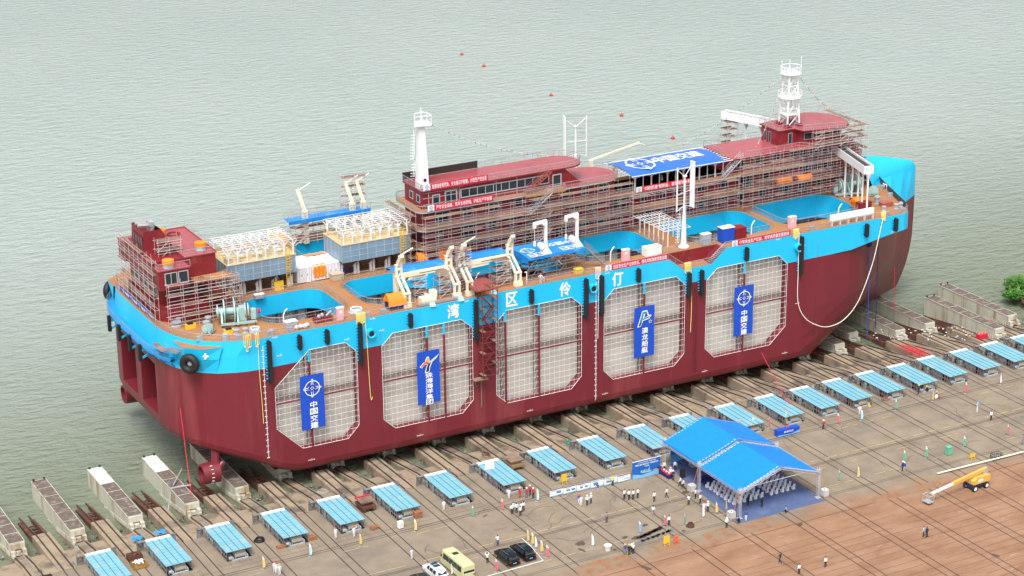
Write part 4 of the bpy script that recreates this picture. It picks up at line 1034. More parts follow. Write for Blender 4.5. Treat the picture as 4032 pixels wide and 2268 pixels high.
br_ = slab(rb_, 37.45, 0.22, ROOFR, HRED, "bridge_roof", ship); rail_on(br_, [(p[0],p[1],37.45) for p in rb_], closed=True, fine=False)
def wallwin(parent, p, q, z0, z1, n, gap=0.15):
    p, q = Vector(p), Vector(q); d = (q-p)/n; nn = Vector((d.y,-d.x,0)).normalized()
    for i in range(n):
        a, b = p+d*i+d.normalized()*gap, p+d*(i+1)-d.normalized()*gap
        f = MB(); f.add([a+nn*0.03+Vector((0,0,z0-0.1)), b+nn*0.03+Vector((0,0,z0-0.1)), b+nn*0.03+Vector((0,0,z1+0.1)), a+nn*0.03+Vector((0,0,z1+0.1))], [(0,1,2,3)]); o = f.build("window", FRAMEG, parent)
        e = d.normalized()*0.1; g = MB(); g.add([a+e+nn*0.045+Vector((0,0,z0)), b-e+nn*0.045+Vector((0,0,z0)), b-e+nn*0.045+Vector((0,0,z1)), a+e+nn*0.045+Vector((0,0,z1))], [(0,1,2,3)]); g.build("pane", GLASS, o)
wallwin(bridge, (62.9,18.6,0), (70.4,17.4,0), 35.5, 36.6, 4); wallwin(bridge, (70.4,17.4,0), (72.2,19.4,0), 35.5, 36.6, 2)
wallwin(bridge, (58.4,24.9,0), (58.4,22.0,0), 34.7, 36.6, 2, 0.35); wallwin(bridge, (60.3,19.9,0), (61.5,19.9,0), 34.7, 36.6, 1)
wallwin(house, (62.2,18.7,0), (70.3,18.7,0), 29.2, 30.6, 6); wallwin(house, (62.2,18.7,0), (70.3,18.7,0), 32.1, 33.6, 5); 
stair(ship, (44.6,17.5,LV[2]), (48.6,17.5,LV[3]))
fb = MB(); fb.bb(54.5,61.5,16.95,17.05,28.1,30.4); fb.build("solid_bulwark", HRED, ship)
# house front meets the whaleback
ff = MB(); ff.prism([(70.5,18.2),(75.5,19.0),(78,20.5),(78,23.5),(75.5,25),(70.5,25.8)], LV[0], 31.0); ff.build("front_casing", HRED, ship)
MB().lathe((76.6,22,30.3), [(1.3,0),(1.45,1.2),(1.3,1.2),(1.2,0.2)], 22).build("front_ring", mat("dark_red_ring", (0.09,0.02,0.02), 0.6), ship)
# lattice mast on the bridge
def cage(parent, c, R, z, h=1.1, n=8, nm="platform", hex_=True):
    pl = [(c[0]+R*cos(2*pi*i/n+0.3), c[1]+R*sin(2*pi*i/n+0.3)) for i in range(n)]
    mb = MB(); mb.prism(pl, z-0.12, z); railing(mb, [(p[0],p[1],z) for p in pl], h, closed=True, fine=False, post=1.0); return mb.build(nm, WHITE, parent)
c = Vector((62.3,22.3,37.45)); lm = MB(); q4 = [(-1.35,-1.35),(1.35,-1.35),(1.35,1.35),(-1.35,1.35)]; zt = 47.2
F = lambda k, z: Vector((c.x+q4[k % 4][0]*(1-0.35*(z-c.z)/(zt-c.z)), c.y+q4[k % 4][1]*(1-0.35*(z-c.z)/(zt-c.z)), z))
for k in range(4): lm.tube(F(k,c.z), F(k,zt), 0.16, 8)
zs_ = [c.z, 39.7, 42.8, 45.0, zt]
for a, b in zip(zs_[:-1], zs_[1:]):
    for k in range(4): lm.tube(F(k,a), F(k+1,b), 0.09, 6); lm.tube(F(k,b), F(k+1,b), 0.09, 6)
mast = lm.build("lattice_mast", WHITE, ship)
cage(mast, c, 1.75, 39.8); cage(mast, c, 2.2, 42.9); cage(mast, c, 1.95, 47.3, 1.3)
an = MB(); an.tube((62.0,22.3,47.3),(62.0,22.3,49.9),0.06,5); an.tube((63.9,21.4,47.3),(63.9,21.4,50.4),0.06,5); an.tube((60.9,23.2,47.3),(60.9,23.2,49.6),0.05,5); an.bb(62.4,63.2,21.4,22.2,47.3,47.8); an.build("antenna", WHITE, mast)
ft = MB()
for k in range(4): p = F(k, c.z); ft.extr([(p.x-0.7,37.45),(p.x+0.7,37.45),(p.x,38.1)], 'y', p.y-0.5, p.y+0.5)
ft.build("foot_block", HRED, mast)
# tapered mast on the after end of the roof
mA = MB(); b0 = Vector((-14.0,20.4,37.8))
prof = [(37.8,0.95,0.75),(43,0.76,0.62),(48.6,0.5,0.46)]
rings = [[(b0.x+sx*a, b0.y+sy*b, z) for sx, sy in ((-1,-1),(1,-1),(1,1),(-1,1),(-1,-1))] for z, a, b in prof]; mA.grid(rings)
tm = mA.build("tapered_mast", WHITE, ship); mb = MB()
mb.prism([(b0.x-1.6,b0.y-0.9),(b0.x+1.4,b0.y-1.3),(b0.x+1.6,b0.y+0.9),(b0.x-0.4,b0.y+1.3)], 48.6, 48.85); railing(mb, [(b0.x-1.6,b0.y-0.9,48.85),(b0.x+1.4,b0.y-1.3,48.85),(b0.x+1.6,b0.y+0.9,48.85),(b0.x-0.4,b0.y+1.3,48.85)], 1.5, closed=True, fine=False); mb.build("platform", WHITE, tm)
mb = MB(); mb.tube((b0.x+0.1,b0.y,48.8),(b0.x+0.1,b0.y,51.6),0.13,6,0.05); mb.bb(b0.x-.2,b0.x+.5,b0.y-.1,b0.y+.1,50.6,50.8); mb.build("topmast", WHITE, tm)
mb = MB()
for z0, z1 in ((40,42.6),(43,47.8)):
    for s in (-0.25, 0.25): mb.tube((b0.x-1.5,b0.y+s,z0),(b0.x-1.15,b0.y+s,z1),0.04,4)
    n = int((z1-z0)/0.5)
    for k in range(n): z = z0+k*0.5; x = b0.x-1.5+0.35*k/n; mb.tube((x,b0.y-.25,z),(x,b0.y+.25,z),0.03,4); mb.path([(x,b0.y-.25,z),(x-.55,b0.y-.2,z),(x-.55,b0.y+.2,z),(x,b0.y+.25,z)],0.025,4)
mb.build("ladder", WHITE, tm)
MB().lathe((b0.x+0.2,b0.y-0.74,39.2), [(0.3,0),(0.3,0.02)], 12, Mx).build("oval_port", BLACK, tm)
# wind turbine columns
def wind(c, z0, H, lad=True, rot=0.6, label=None, r=0.55):
    mb = MB(); c = Vector((c[0],c[1],z0)); mb.tube(c, c+Vector((0,0,H)), r, 14, r*0.4); mb.lathe(c, [(r*1.8,0),(r*1.8,0.12),(r*1.05,0.5)], 14)
    t = mb.build("wind_column", WHITE, ship, smooth=False); top = c+Vector((0,0,H)); fr_ = MB()
    fr_.tube(top, top+Vector((0,0,5.2)), 0.18, 8); fr_.lathe(top+Vector((0,0,5.2)), [(0.4,0),(0.4,0.15)], 10)
    for k in range(2):
        a = rot+pi*k; d = Vector((cos(a), sin(a), 0))*2.1; e = Vector((-sin(a), cos(a), 0))*0.45
        bt = top+d
        if k == 0: fr_.add([bt-e+Vector((0,0,-0.8)), bt+e+Vector((0,0,-0.8)), bt+e+Vector((0,0,7.4)), bt-e+Vector((0,0,7.4)), bt-e+d*0.12+Vector((0,0,-0.8)), bt+e+d*0.12+Vector((0,0,-0.8)), bt+e+d*0.12+Vector((0,0,7.4)), bt-e+d*0.12+Vector((0,0,7.4))], [(0,1,2,3),(7,6,5,4),(0,4,5,1),(1,5,6,2),(2,6,7,3),(3,7,4,0)])
        else: fr_.beam(bt+Vector((0,0,-0.6)), bt+Vector((0,0,7.2)), 0.18)
        for z in (0.0, 2.4, 5.2): fr_.beam(top+Vector((0,0,z)), bt+Vector((0,0,z+(1.6 if z > 4 else -0.5 if z < 1 else 0))), 0.1)
        fr_.beam(top-d+Vector((0,0,7.2)), bt+Vector((0,0,7.2)), 0.08); fr_.beam(top-d+Vector((0,0,-.5)), bt+Vector((0,0,-.5)), 0.07)
    fr_.build("blade_frame", WHITE, t)
    if lad:
        mb = MB()
        for s in (-0.22, 0.22): mb.tube(c+Vector((-1.1,s,1)), c+Vector((-0.75,s,H-0.5)), 0.035, 4)
        for k in range(int((H-1.5)/0.5)):
            z = 1+k*0.5; x = -1.1+0.35*k/((H-1.5)/0.5); mb.tube(c+Vector((x,-.22,z)), c+Vector((x,.22,z)), 0.03, 4); mb.path([c+Vector((x,-.25,z)), c+Vector((x-.55,-.2,z)), c+Vector((x-.55,.2,z)), c+Vector((x,.25,z))], 0.025, 4)
        mb.build("ladder", WHITE, t)
    return t
wind((27.73,4.33), ZD, 7.4, rot=radians(20))
wind((26.9,39.6), ZD, 7.9, lad=False, rot=radians(170))
# side gantries of the bridge: white box troughs on slim posts
def gantry(p, q, zt, feet):
    mb = MB(); p, q = Vector((*p, zt)), Vector((*q, zt)); d = (q-p).normalized(); n = Vector((-d.y, d.x, 0))
    for s in (-0.85, 0.85): mb.beam(p+n*s+Vector((0,0,-0.75)), q+n*s+Vector((0,0,-0.75)), 0.14, 1.5)
    mb.beam(p+n*-.9+Vector((0,0,-0.75)), p+n*.9+Vector((0,0,-0.75)), 0.14, 1.5); mb.beam(p+Vector((0,0,-1.4)), q+Vector((0,0,-1.4)), 1.6, 0.1)
    t = mb.build("white_gantry", WHITE, ship)
    g_ = MB(); g_.beam(p+d*0.3+Vector((0,0,-0.45)), q-d*0.2+Vector((0,0,-0.45)), 1.5, 0.05)
    for k in range(16): c_ = p+(q-p)*(k+0.5)/16; g_.beam(c_-n*0.75+Vector((0,0,-0.38)), c_+n*0.75+Vector((0,0,-0.38)), 0.08)
    g_.build("dark_grating", mat("grating_dark", (0.06,0.05,0.05), 0.8), t)
    ps = MB()
    for (x, y) in feet: ps.tube((x,y,ZD),(x,y,zt-1.5),0.17,8); ps.tube((x,y,zt-2.6),(x,y,zt-1.4),0.17,8,0.6)
    ps.build("post", WHITE, t)
gantry((66.3,3.4), (70.2,18.2), 33.8, [(68.9,13.4),(68.2,10.4),(67.5,7.7),(66.9,5.7),(66.4,3.6)])
gantry((60.2,40.4), (64.6,28.6), 36.4, [(62.0,35.5),(63.2,32.3)])
# ------------------------------------------------------------------ stern house
ha = MB()
ha.prism([(-63.2,15.6),(-61.5,13.6),(-59,12.9),(-55.5,13.1),(-53,14.3),(-51.8,16.2),(-51.8,27.8),(-53,29.7),(-55.5,30.9),(-59,31.1),(-61.5,30.4),(-63.2,28.4)], ZD, 27.6)
ha.bb(-62.6,-53.2,15.3,28.7,27.6,31.3); ha.bb(-63.4,-58.4,12.4,15.3,30.8,33.9); ha.bb(-63.4,-53.0,15.0,29.0,31.3,34.6); ha.bb(-63.4,-58.4,28.7,31.6,30.8,33.9)
sh = ha.build("stern_house", HRED, ship)
rf = MB(); rf.bb(-58.3,-52.85,14.85,29.15,34.6,34.75); rf.bb(-63.5,-58.3,12.25,31.7,33.9,34.05); rf.build("roof", ROOFR, sh)
bw_ = MB(); bw_.bb(-58.35,-58.2,14.9,29.1,34.7,34.95); bw_.bb(-58.3,-52.85,29.05,29.15,34.7,34.95); bw_.bb(-52.95,-52.85,14.9,29.1,34.7,34.95); bw_.build("coaming", ROOFR, sh)
window(sh, -62.3, -60.5, 31.6, 33.4, 12.38, panes=2); window(sh, -60.1, -58.7, 31.6, 33.4, 12.38); window(sh, -61, -57.2, 28.2, 30.8, 15.28, panes=2, fm=HRED); window(sh, -56.4, -54.4, 28.4, 30.6, 15.28)
for k in range(3): window(sh, 16.2+k*4.2, 18.2+k*4.2, 28.9, 30.2, -62.62, side='x')
stk = MB(); stk.add([(-63.2,19.3,34.0),(-57.6,19.3,34.0),(-57.6,25.2,34.0),(-63.2,25.2,34.0),(-63.0,19.5,38.3),(-60.0,19.9,38.3),(-60.4,24.9,38.3),(-63.0,25.1,38.3)], [(0,1,5,4),(1,2,6,5),(2,3,7,6),(3,0,4,7)])
stk.bb(-62.9,-60.3,19.9,24.8,37.0,37.6); fn_ = stk.build("funnel", HRED, ship)
for k in range(4): window(fn_, 19.9+k*1.25, 20.8+k*1.25, 35.4, 37.2, -63.16, side='x', fm=HRED)
ex = MB()
for y in (20.7,22.0): ex.path([(-61.2,y,37.4),(-61.2,y,38.6),(-61.7,y,39.0),(-63.4,y+0.2,39.1)], 0.36, 8)
ex.build("exhaust_pipe", STEEL, fn_); MB().bb(-60.9,-60.1,22.6,23.8,37.6,38.7).build("vent_box", GREYP, fn_)
rail_on(sh, [(-58.2,12.3,34.05),(-63.4,12.3,34.05),(-63.4,15,34.05)], fine=False); rail_on(sh, [(-58.2,14.9,34.75),(-52.9,14.9,34.75),(-52.9,29.1,34.75)], fine=False)
stair(ship, (-56.8,12.4,31.2), (-52.6,12.4,28.3), m=HRED); stair(ship, (-53.8,11.8,28.3), (-50.6,11.8,25.0), m=HRED)
lb = MB(); lb.bb(-57.5,-51.8,12.3,15.2,31.0,31.25); lb.bb(-55.5,-51.5,12.2,15.2,28.1,28.3); lb.build("landing", DECK, ship)
for (x, y, z) in ((-61.3,13.6,34.05),(-54.6,17.2,34.75),(-57.9,26.6,34.75),(-59.3,27.2,34.05)):
    d = MB().lathe((x,y,z), [(0.85,0),(0.85,1.15)], 18).build("vent_drum", mat("drum_pale_blue", (0.36,0.55,0.58), 0.5), ship)
    MB().lathe((x,y,z), [(0.95,0.55),(0.93,1.2),(0.5,1.32),(0.01,1.34)], 18).build("orange_cover", ORG, d)
MB().torus((-55.7,26.5,34.85), 0.95, 0.16).build("vent_ring", HRED, ship)
# ------------------------------------------------------------------ feed plants, containers
def plant(x0, x1, lab_y=18.3):
    p = MB(); p.bb(x0, x1, 18.3, 25.7, 27.75, 30.75); pb = p.build("feed_silo_block", PANEL, ship)
    j = MB(); n = 8
    for k in range(n+1): x = x0+(x1-x0)*k/n; j.bb(x-0.05,x+0.05,18.26,18.3,27.75,30.75)
    for z in (28.7,29.7): j.bb(x0,x1,18.265,18.3,z-0.03,z+0.03)
    for k in range(6): y = 18.3+7.4*k/5; j.bb(x0-0.03,x0,y-0.04,y+0.04,27.75,30.75)
    j.build("panel_joint", PANELJ, pb)
    MB().bb(x0-0.1,x1+0.1,18.2,25.8,30.75,30.9).build("top_edge", mat("cream_top", (0.62,0.52,0.34), 0.7, var=0.3, scale=1.5), pb)
    hp = MB()
    for k in range(4):
        cx = x0+(x1-x0)*(k+0.5)/4; w_ = (x1-x0)/8-0.1
        hp.add([(cx-w_,18.6,27.75),(cx+w_,18.6,27.75),(cx+w_,22,27.75),(cx-w_,22,27.75),(cx-.25,20.1,25.9),(cx+.25,20.1,25.9),(cx+.25,20.6,25.9),(cx-.25,20.6,25.9)], [(0,1,5,4),(1,2,6,5),(2,3,7,6),(3,0,4,7),(4,5,6,7)])
        hp.tube((cx,20.3,25.5),(cx,20.3,26),0.2,8)
    hp.build("hopper", mat("hopper_dark", (0.06,0.04,0.035), 0.6, var=0.3), ship)
    lg = MB()
    for k in range(5):
        x = x0+0.4+(x1-x0-0.8)*k/4
        for y in (20.2,24.4):
            for dx in (-0.28,0.28): lg.bb(x+dx-0.18,x+dx+0.18,y-0.2,y+0.2,ZD,27.75)
            lg.beam((x,y-0.1,25.4),(x-1.3,y-0.1,27.7),0.14)
    lg.build("leg", WHITE, ship)
    fr_ = MB(); zt = 33.2
    for k in range(8):
        x = x0+0.3+(x1-x0-0.6)*k/7
        for y in (18.4,24.9):
            fr_.bb(x-0.1,x+0.1,y-0.1,y+0.1,30.9,zt)
            for s in (-1,1): fr_.beam((x,y,32.4),(x+s*0.7,y,zt),0.13)
        fr_.beam((x,18.2,zt+0.1),(x,25.1,zt+0.1),0.09,0.14)
    for k in range(8): y = 18.2+k*0.98; fr_.beam((x0-0.3,y,zt+0.28),(x1+0.3,y,zt+0.28),0.07,0.08)
    fr_.build("roof_frame", WHITE, pb)
    eq = MB(); R = random.Random(int(x0))
    for k in range(16): x, y = R.uniform(x0+0.6,x1-0.9), R.uniform(19.3,24.6); a = R.uniform(0.3,0.8); eq.bb(x-a,x+a,y-0.3,y+0.35,30.9,30.9+R.uniform(0.4,1.3))
    for y in (20,21.8,23.4): eq.tube((x0+0.5,y,31.5),(x1-0.5,y,31.5),0.16,6)
    eq.build("conveyor_gear", mat("gear_beige", (0.50,0.46,0.40), 0.6, var=0.3, scale=1.2), pb)
    pipes = MB()
    for k in range(3): x = x0+2.2+k*3.3; pipes.path([(x,18.9,30.9),(x,18.9,31.8),(x+.4,18.9,32),(x+.7,18.9,31.7)], 0.2, 8)
    pipes.build("gooseneck_pipe", WHITE, pb)
    yr = MB(); railing(yr, [(x0,18.35,30.9),(x1,18.35,30.9),(x1,25.6,30.9)], 1.0, fine=False); railing(yr, [(x0,18.35,30.9),(x0,25.6,30.9)], 1.0, fine=False)
    yr.build("yellow_railing", YEL, pb)
    la = MB(); x = x1-1.4
    for s in (-0.32,0.32): la.tube((x+s,18.15,25.4),(x+s,18.15,32.2),0.05,4)
    for k in range(15): la.tube((x-.32,18.15,25.6+k*.42),(x+.32,18.15,25.6+k*.42),0.03,4)
    for k in range(7): z = 28.6+k*.5; la.path([(x-.35,18.15,z),(x-.42,17.6,z),(x,17.35,z),(x+.42,17.6,z),(x+.35,18.15,z)],0.03,4)
    for s in (-0.4,0,0.4): la.tube((x+s,17.45,28.6),(x+s,17.45,31.6),0.03,4)
    la.build("caged_ladder", YEL, pb)
plant(-50.0, -38.2); plant(-29.9, -17.7)
for k in range(3):
    x0 = -37.35+k*2.58; t = thing("container", ["white reefer style container with door bars, left of the three on deck", "white container with an orange tarp hanging over its front, middle of three", "white container with lock bars beside the second feed plant, right of three"][k], "container", (x0+1.22,22.8,25.0), "white containers on the deck")
    b = MB(); b.bb(x0,x0+2.44,19.9,25.9,25.05,27.6); b.build("body", WHITE, t)
    d = MB(); d.bb(x0+0.05,x0+2.39,19.86,19.9,25.1,27.55); d.build("door", mat("container_door%d" % k, (0.72,0.73,0.75), 0.5), t)
    l_ = MB()
    for q in range(4):
        if k == 1: continue
        x = x0+0.35+q*0.58; l_.tube((x,19.82,25.2),(x,19.82,27.5),0.03,4)
    l_.bb(x0+1.2,x0+1.24,19.84,19.86,25.1,27.55); l_.bb(x0,x0+2.44,19.85,19.87,27.5,27.56); l_.bb(x0+.6,x0+.85,19.83,19.86,26.2,26.5); l_.bb(x0+1.6,x0+1.85,19.83,19.86,26.2,26.5); l_.build("lock_bar", FRAMEG, t)
def drape(name, pts_fn, nu, nv, m, label, cat, group=None):
    mb = MB(); mb.grid([[pts_fn(i/nu, j/nv) for i in range(nu+1)] for j in range(nv+1)]); o = mb.build(name, m, smooth=True); return tag(o, label, cat, group)
rd = random.Random(9)
drape("tarpaulin", lambda u, v: (-34.55+u*2.2+0.1*sin(9*v+u*4), 19.75-0.12*sin(u*20)-0.05*v, 27.75-2.0*v-0.15*abs(sin(u*9))) if v > 0.05 else (-34.6+u*2.25, 20.3, 27.72), 16, 10, ORG, "orange tarp hanging down the front of the middle white container", "tarp")
drape("tarpaulin", lambda u, v: (-33.8+u*3.6+0.3*sin(v*7), 24.6+v*1.1+0.1*sin(u*9), 27.68+0.12*abs(sin(u*11+v*5))), 16, 6, mat("faded_orange_tarp", (0.72,0.25,0.12), 0.8), "crumpled pale orange tarp lying on the container tops", "tarp")
# ------------------------------------------------------------------ blue sheeted shelters and canopies
def arch(x): # white bent davit column
    mb = MB()
    for dx in (-0.42, 0.42):
        for p, q, w_ in (((1.25,24.9),(1.25,27.2),0.34),((1.25,27.2),(4.0,29.3),0.34),((4.0,29.3),(4.0,31.3),0.34)): mb.beam((x+dx,p[0],p[1]),(x+dx,q[0],q[1]),w_,0.4)
    mb.bb(x-0.7,x+0.7,0.9,1.6,24.9,25.7); mb.bb(x-0.35,x+0.35,4.9,5.5,24.9,29.5); mb.beam((x,5.2,29.4),(x,4,30.6),0.5,0.5)
    for z in (27.2,29.3,31.2): mb.bb(x-0.65,x+0.65,(1.0 if z < 28 else 3.75),(1.5 if z < 28 else 4.25),z-0.12,z+0.12)
    mb.beam((x,4.0,31.2),(x,2.6,33.0),0.5,0.35)
    for k in range(5): mb.bb(x-0.4,x+0.4,3.9-k*.28,4.05-k*.28,31.5+k*.36,31.75+k*.36)
    t = mb.build("davit", CREAM, ship); return t
for k, (xa, xb) in enumerate(((-26.5,-17.6),(-15.3,-6.4))):
    arch(xa); arch(xb)
    bm_ = MB(); bm_.beam((xa,4.0,29.3),(xb,4.0,29.3),0.5,0.7); bm_.beam((xa+0.6,4.0,28.6),(xa+5,4.0,28.75),0.3,0.5)
    bm_.beam((xa+0.3,4,27.6),(xa+1.8,4,29.1),0.3); bm_.beam((xb-0.3,4,27.6),(xb-1.8,4,29.1),0.3); bm_.build("davit_beam", CREAM, ship)
    MB().bb(xa+3.5,xb-1.0,3.74,3.75,29.2,29.32).build("beam_slot", BLACK, ship)
    tp_ = MB(); n = 9
    tp_.grid([[(xa-0.6+(xb-xa+0.4)*i/n, y, z+0.06*sin(i*2.1)) for i in range(n+1)] for y, z in ((4.3,29.75),(5.8,29.95),(7.4,29.8),(7.45,29.2))]); o = tp_.build("blue_sheeting", TARP, smooth=True)
    tag(o, ["blue tarpaulin strip behind the left pair of cream davits", "blue tarpaulin strip behind the right pair of cream davits"][k], "tarp", "blue tarps on the deck frames")
    tj = MB(); tj.tube((xa,4.0,32.6),(xa+2.6,4.0,33.6),0.12,6); tj.build("boom_tip", CREAM, ship)
wn = MB(); wn.lathe((-22.9,1.6,25.6), [(0.6,0),(0.6,1.3)], 14, Matrix.Rotation(pi/2,3,'Y')); wn.bb(-24,-21.4,1.0,2.4,24.9,25.9); wn.bb(-22.2,-21.2,1.1,2.2,25.9,26.8); wn.build("davit_winch", CREAM, ship)
gw = MB(); gw.beam((-25,0.55,25.15),(-17.5,0.55,25.15),0.7,0.3)
for k in range(24): gw.beam((-25+k*.31,0.25,25.32),(-25+k*.31,0.85,25.32),0.1,0.05)
o = gw.build("folded_gangway", STEEL); tag(o, "long grey aluminium gangway lying along the deck edge under the davits", "gangway")
for x in (-22.6,-17.5,-11.5): MB().add([(x-.5,-0.25,24.75),(x+.5,-0.25,24.75),(x+.4,0.2,25.4),(x-.4,0.2,25.4),(x-.5,0.5,24.9),(x+.5,0.5,24.9)], [(0,1,2,3),(3,2,5,4),(0,3,4),(1,5,2)]).build("roller_chock", mat("pale_blue_chock", (0.35,0.62,0.72), 0.5), ship)
def scaffold(label, x0, x1, y0, y1, z0, z1, bx=2.2, lift=1.9, planks=True, along='x', skip=0.0, group=None, name="scaffold", rt=0.035, guard=True, seed=1, pl=None, tm=None, diag=True):
    t = thing(name, label, "scaffold", ((x0+x1)/2,(y0+y1)/2,z0), group); R = random.Random(seed); mb = MB()
    L_ = (x1-x0) if along == 'x' else (y1-y0); n = max(1, round(L_/bx)); D = (y1-y0) if along == 'x' else (x1-x0)
    P = lambda u, v, z: (x0+u, y0+v, z) if along == 'x' else (x0+v, y0+u, z)
    m = max(1, round((z1-z0)/lift)); h = (z1-z0)/m
    for i in range(n+1):
        u = L_*i/n
        for v in (0, D): mb.tube(P(u,v,z0), P(u,v,z1+R.uniform(0,0.9)), rt, 4, cap=False)
        for k in range(1, m+1): mb.tube(P(u,0,z0+k*h-.1), P(u,D,z0+k*h-.1), rt*.8, 4, cap=False)
    for k in range(1, m+1):
        for v in (0, D): mb.tube(P(-.3,v,z0+k*h-.1), P(L_+.3,v,z0+k*h-.1), rt, 4, cap=False)
        if guard:
            for e in (0.45,0.95): mb.tube(P(-.2,0,z0+k*h+e-h), P(L_+.2,0,z0+k*h+e-h+R.uniform(-.05,.05)), rt*.9, 4, cap=False)
    for i in range(0, n if diag else 0, 3):
        for k in range(m): mb.tube(P(L_*i/n,0,z0+k*h), P(L_*min(n,i+1)/n,0,z0+(k+1)*h), rt*.8, 4, cap=False)
    mb.build("tube_frame", tm or TUBE, t)
    if planks:
        for k in range(1, m+1):
            p_ = MB(); u = 0
            while u < L_-0.5:
                l = min(R.uniform(2,4), L_-u)
                if R.random() > skip:
                    for q in range(max(2, int(D/0.3))):
                        v = D*q/max(2, int(D/0.3)); a, b = P(u+R.uniform(-.2,.2), v, 0), P(u+l, v+0.25, 0); z = z0+k*h+R.uniform(-.03,.06)
                        p_.bb(min(a[0],b[0]),max(a[0],b[0]),min(a[1],b[1]),max(a[1],b[1]),z-.05,z)
                u += l
            if p_.v: p_.build("plank", pl or PLANK, t)
    return t
# support scaffold and sheeted platform for the twin white cranes
t = scaffold("grey scaffold tower carrying the blue sheeted platform with two white cranes", -3.8, 6.8, 2.3, 8.4, ZD, 28.9, 1.8, 2.0, planks=False, rt=0.07, tm=DSTEEL)
dirty = MB(); R = random.Random(2)
for k in range(60): x, y = R.uniform(-3.5,6.3), R.uniform(2.6,8); dirty.box((x,y,R.choice((26.3,26.35,27.6))),(R.uniform(.8,2.4),0.25,0.06), R.uniform(-.4,.4))
dirty.build("plank", PLANK, t)
dk2 = MB()
for k in range(60): x, y = R.uniform(-3.5,6.3), R.uniform(2.6,8); dk2.tube((x,y,R.uniform(26.4,28)),(x+R.uniform(-1.5,1.5),y+R.uniform(-1.5,1.5),R.uniform(26.4,28.5)),0.05,4)
dk2.build("loose_tube", GREYP, t)
pl = MB(); pl.grid([[(x,y,z) for x in (-4.1,-1,2.5,6.9)] for y, z in ((2.0,28.5),(2.0,29.0),(5.2,29.08),(8.5,29.0),(8.5,27.4))]); pl.add([(-4.1,2,29),(-4.1,8.5,29),(-4.1,8.5,27.2),(-4.1,2,27.9)], [(0,1,2,3)])
o = pl.build("blue_platform_sheet", TARP); tag(o, "bright blue sheeted platform with a white logo under the twin white cranes", "tarp", "blue tarps on the deck frames")
lo = MB(); text("中国交建", 1, (3.2,5.9,29.12), WHITE, o, right=(-1,0,0), up=(0,-1,0), wid=6.0, hei=1.5); emblem(o, (-2.4,5.2,29.1), 1.25, WHITE, right=(1,0,0), up=(0,1,0))
for k, (x, y) in enumerate(((-0.2,3.0),(6.1,3.6))):
    d = MB(); d.bb(x-.22,x+.22,y-.22,y+.22,29.0,34.6); d.beam((x+.2,y,34.5),(x-2.3,y,34.3),0.35,0.5); d.bb(x-2.3,x-1.9,y-.25,y+.25,33.6,34.3); d.bb(x-.6,x-.2,y-.4,y+.4,33.9,34.3)
    d.lathe((x-.9,y-.5,30.4), [(0.5,0),(0.5,0.9)], 12, Matrix.Rotation(-pi/2,3,'X')); d.bb(x-1.0,x+.3,y-.35,y+.35,29.7,30.0); d.add([(x-.8,y-.8,29.02),(x+.8,y-.8,29.02),(x+.8,y+.8,29.02),(x-.8,y+.8,29.02),(x-.25,y-.25,30),(x+.25,y-.25,30),(x+.25,y+.25,30),(x-.25,y+.25,30)], [(0,1,5,4),(1,2,6,5),(2,3,7,6),(3,0,4,7)])
    d.tube((x-2.1,y,33.6),(x-2.1,y,31.2),0.04,4); d.bb(x-2.25,x-1.95,y-.15,y+.15,30.5,31.3)
    t = d.build("deck_crane", WHITE); tag(t, ["white post crane with short jib on the left of the blue platform", "white post crane with short jib on the right edge of the blue platform"][k], "crane", "white post cranes")
    fr = MB()
    for s in (0, 1.3):
        for q in range(3): fr.beam((x-3.3+s,y-1.2+q*.75,29.15),(x-2.2+s,y-1.2+q*.75,29.15),0.08); 
        for q in range(2): fr.beam((x-3.3+s+q*1.1,y-1.2,29.15),(x-3.3+s+q*1.1,y+.3,29.15),0.08)
    fr.build("base_frame", WHITE, t)
stair(ship, (11.0,2.6,ZD), (7.2,2.6,28.8), m=STEEL)
# big blue canopy amidships with name and emblem
cp = MB()
for k in range(6):
    x = 26.7+(47-26.7)*k/6
    for y in (18.6,25.6):
        cp.bb(x-.1,x+.1,y-.1,y+.1,31.3,34.2)
        for s in (-1,1): cp.beam((x,y,33.3),(x+s*.8,y,34.2),0.12); 
    cp.beam((x,17.2,34.25),(x,26.8,34.25),0.16,0.2)
    x2 = x+1.7
    for y in (18.6,): cp.bb(x2-.06,x2+.06,y-.06,y+.06,31.3,34.2)
for k in range(11): y = 17.2+k*.96; cp.beam((25.2,y,34.4),(48.3,y,34.4),0.12,0.12)
can = cp.build("canopy_frame", WHITE, ship)
def cpt(u, v): return (25.4+u*19.4+v*0.2, 17.0+v*9.8, 34.45+0.5*min(1,3.2*v,3.2*(1-v))+0.05*sin(u*30)*sin(v*9)-(0.12 if v in (0,1) else 0))
mb = MB(); mb.grid([[cpt(i/24,j/12) for i in range(25)] for j in range(13)]); o = mb.build("canopy_sheet", CANS, smooth=True); tag(o, "big blue sheet with white characters and ring emblem over the midship canopy", "canopy sheet")
sl_ = Vector((0,1,0)); text("中国交建", 1, (37.8,22.3,34.99), WHITE, o, right=(1,0,0), up=(0,1,0), wid=9.8, hei=3.3, bold=0.02); emblem(o, (29.8,21.9,34.99), 3.5, WHITE, right=(1,0,0), up=(0,1,0), sx=0.75)
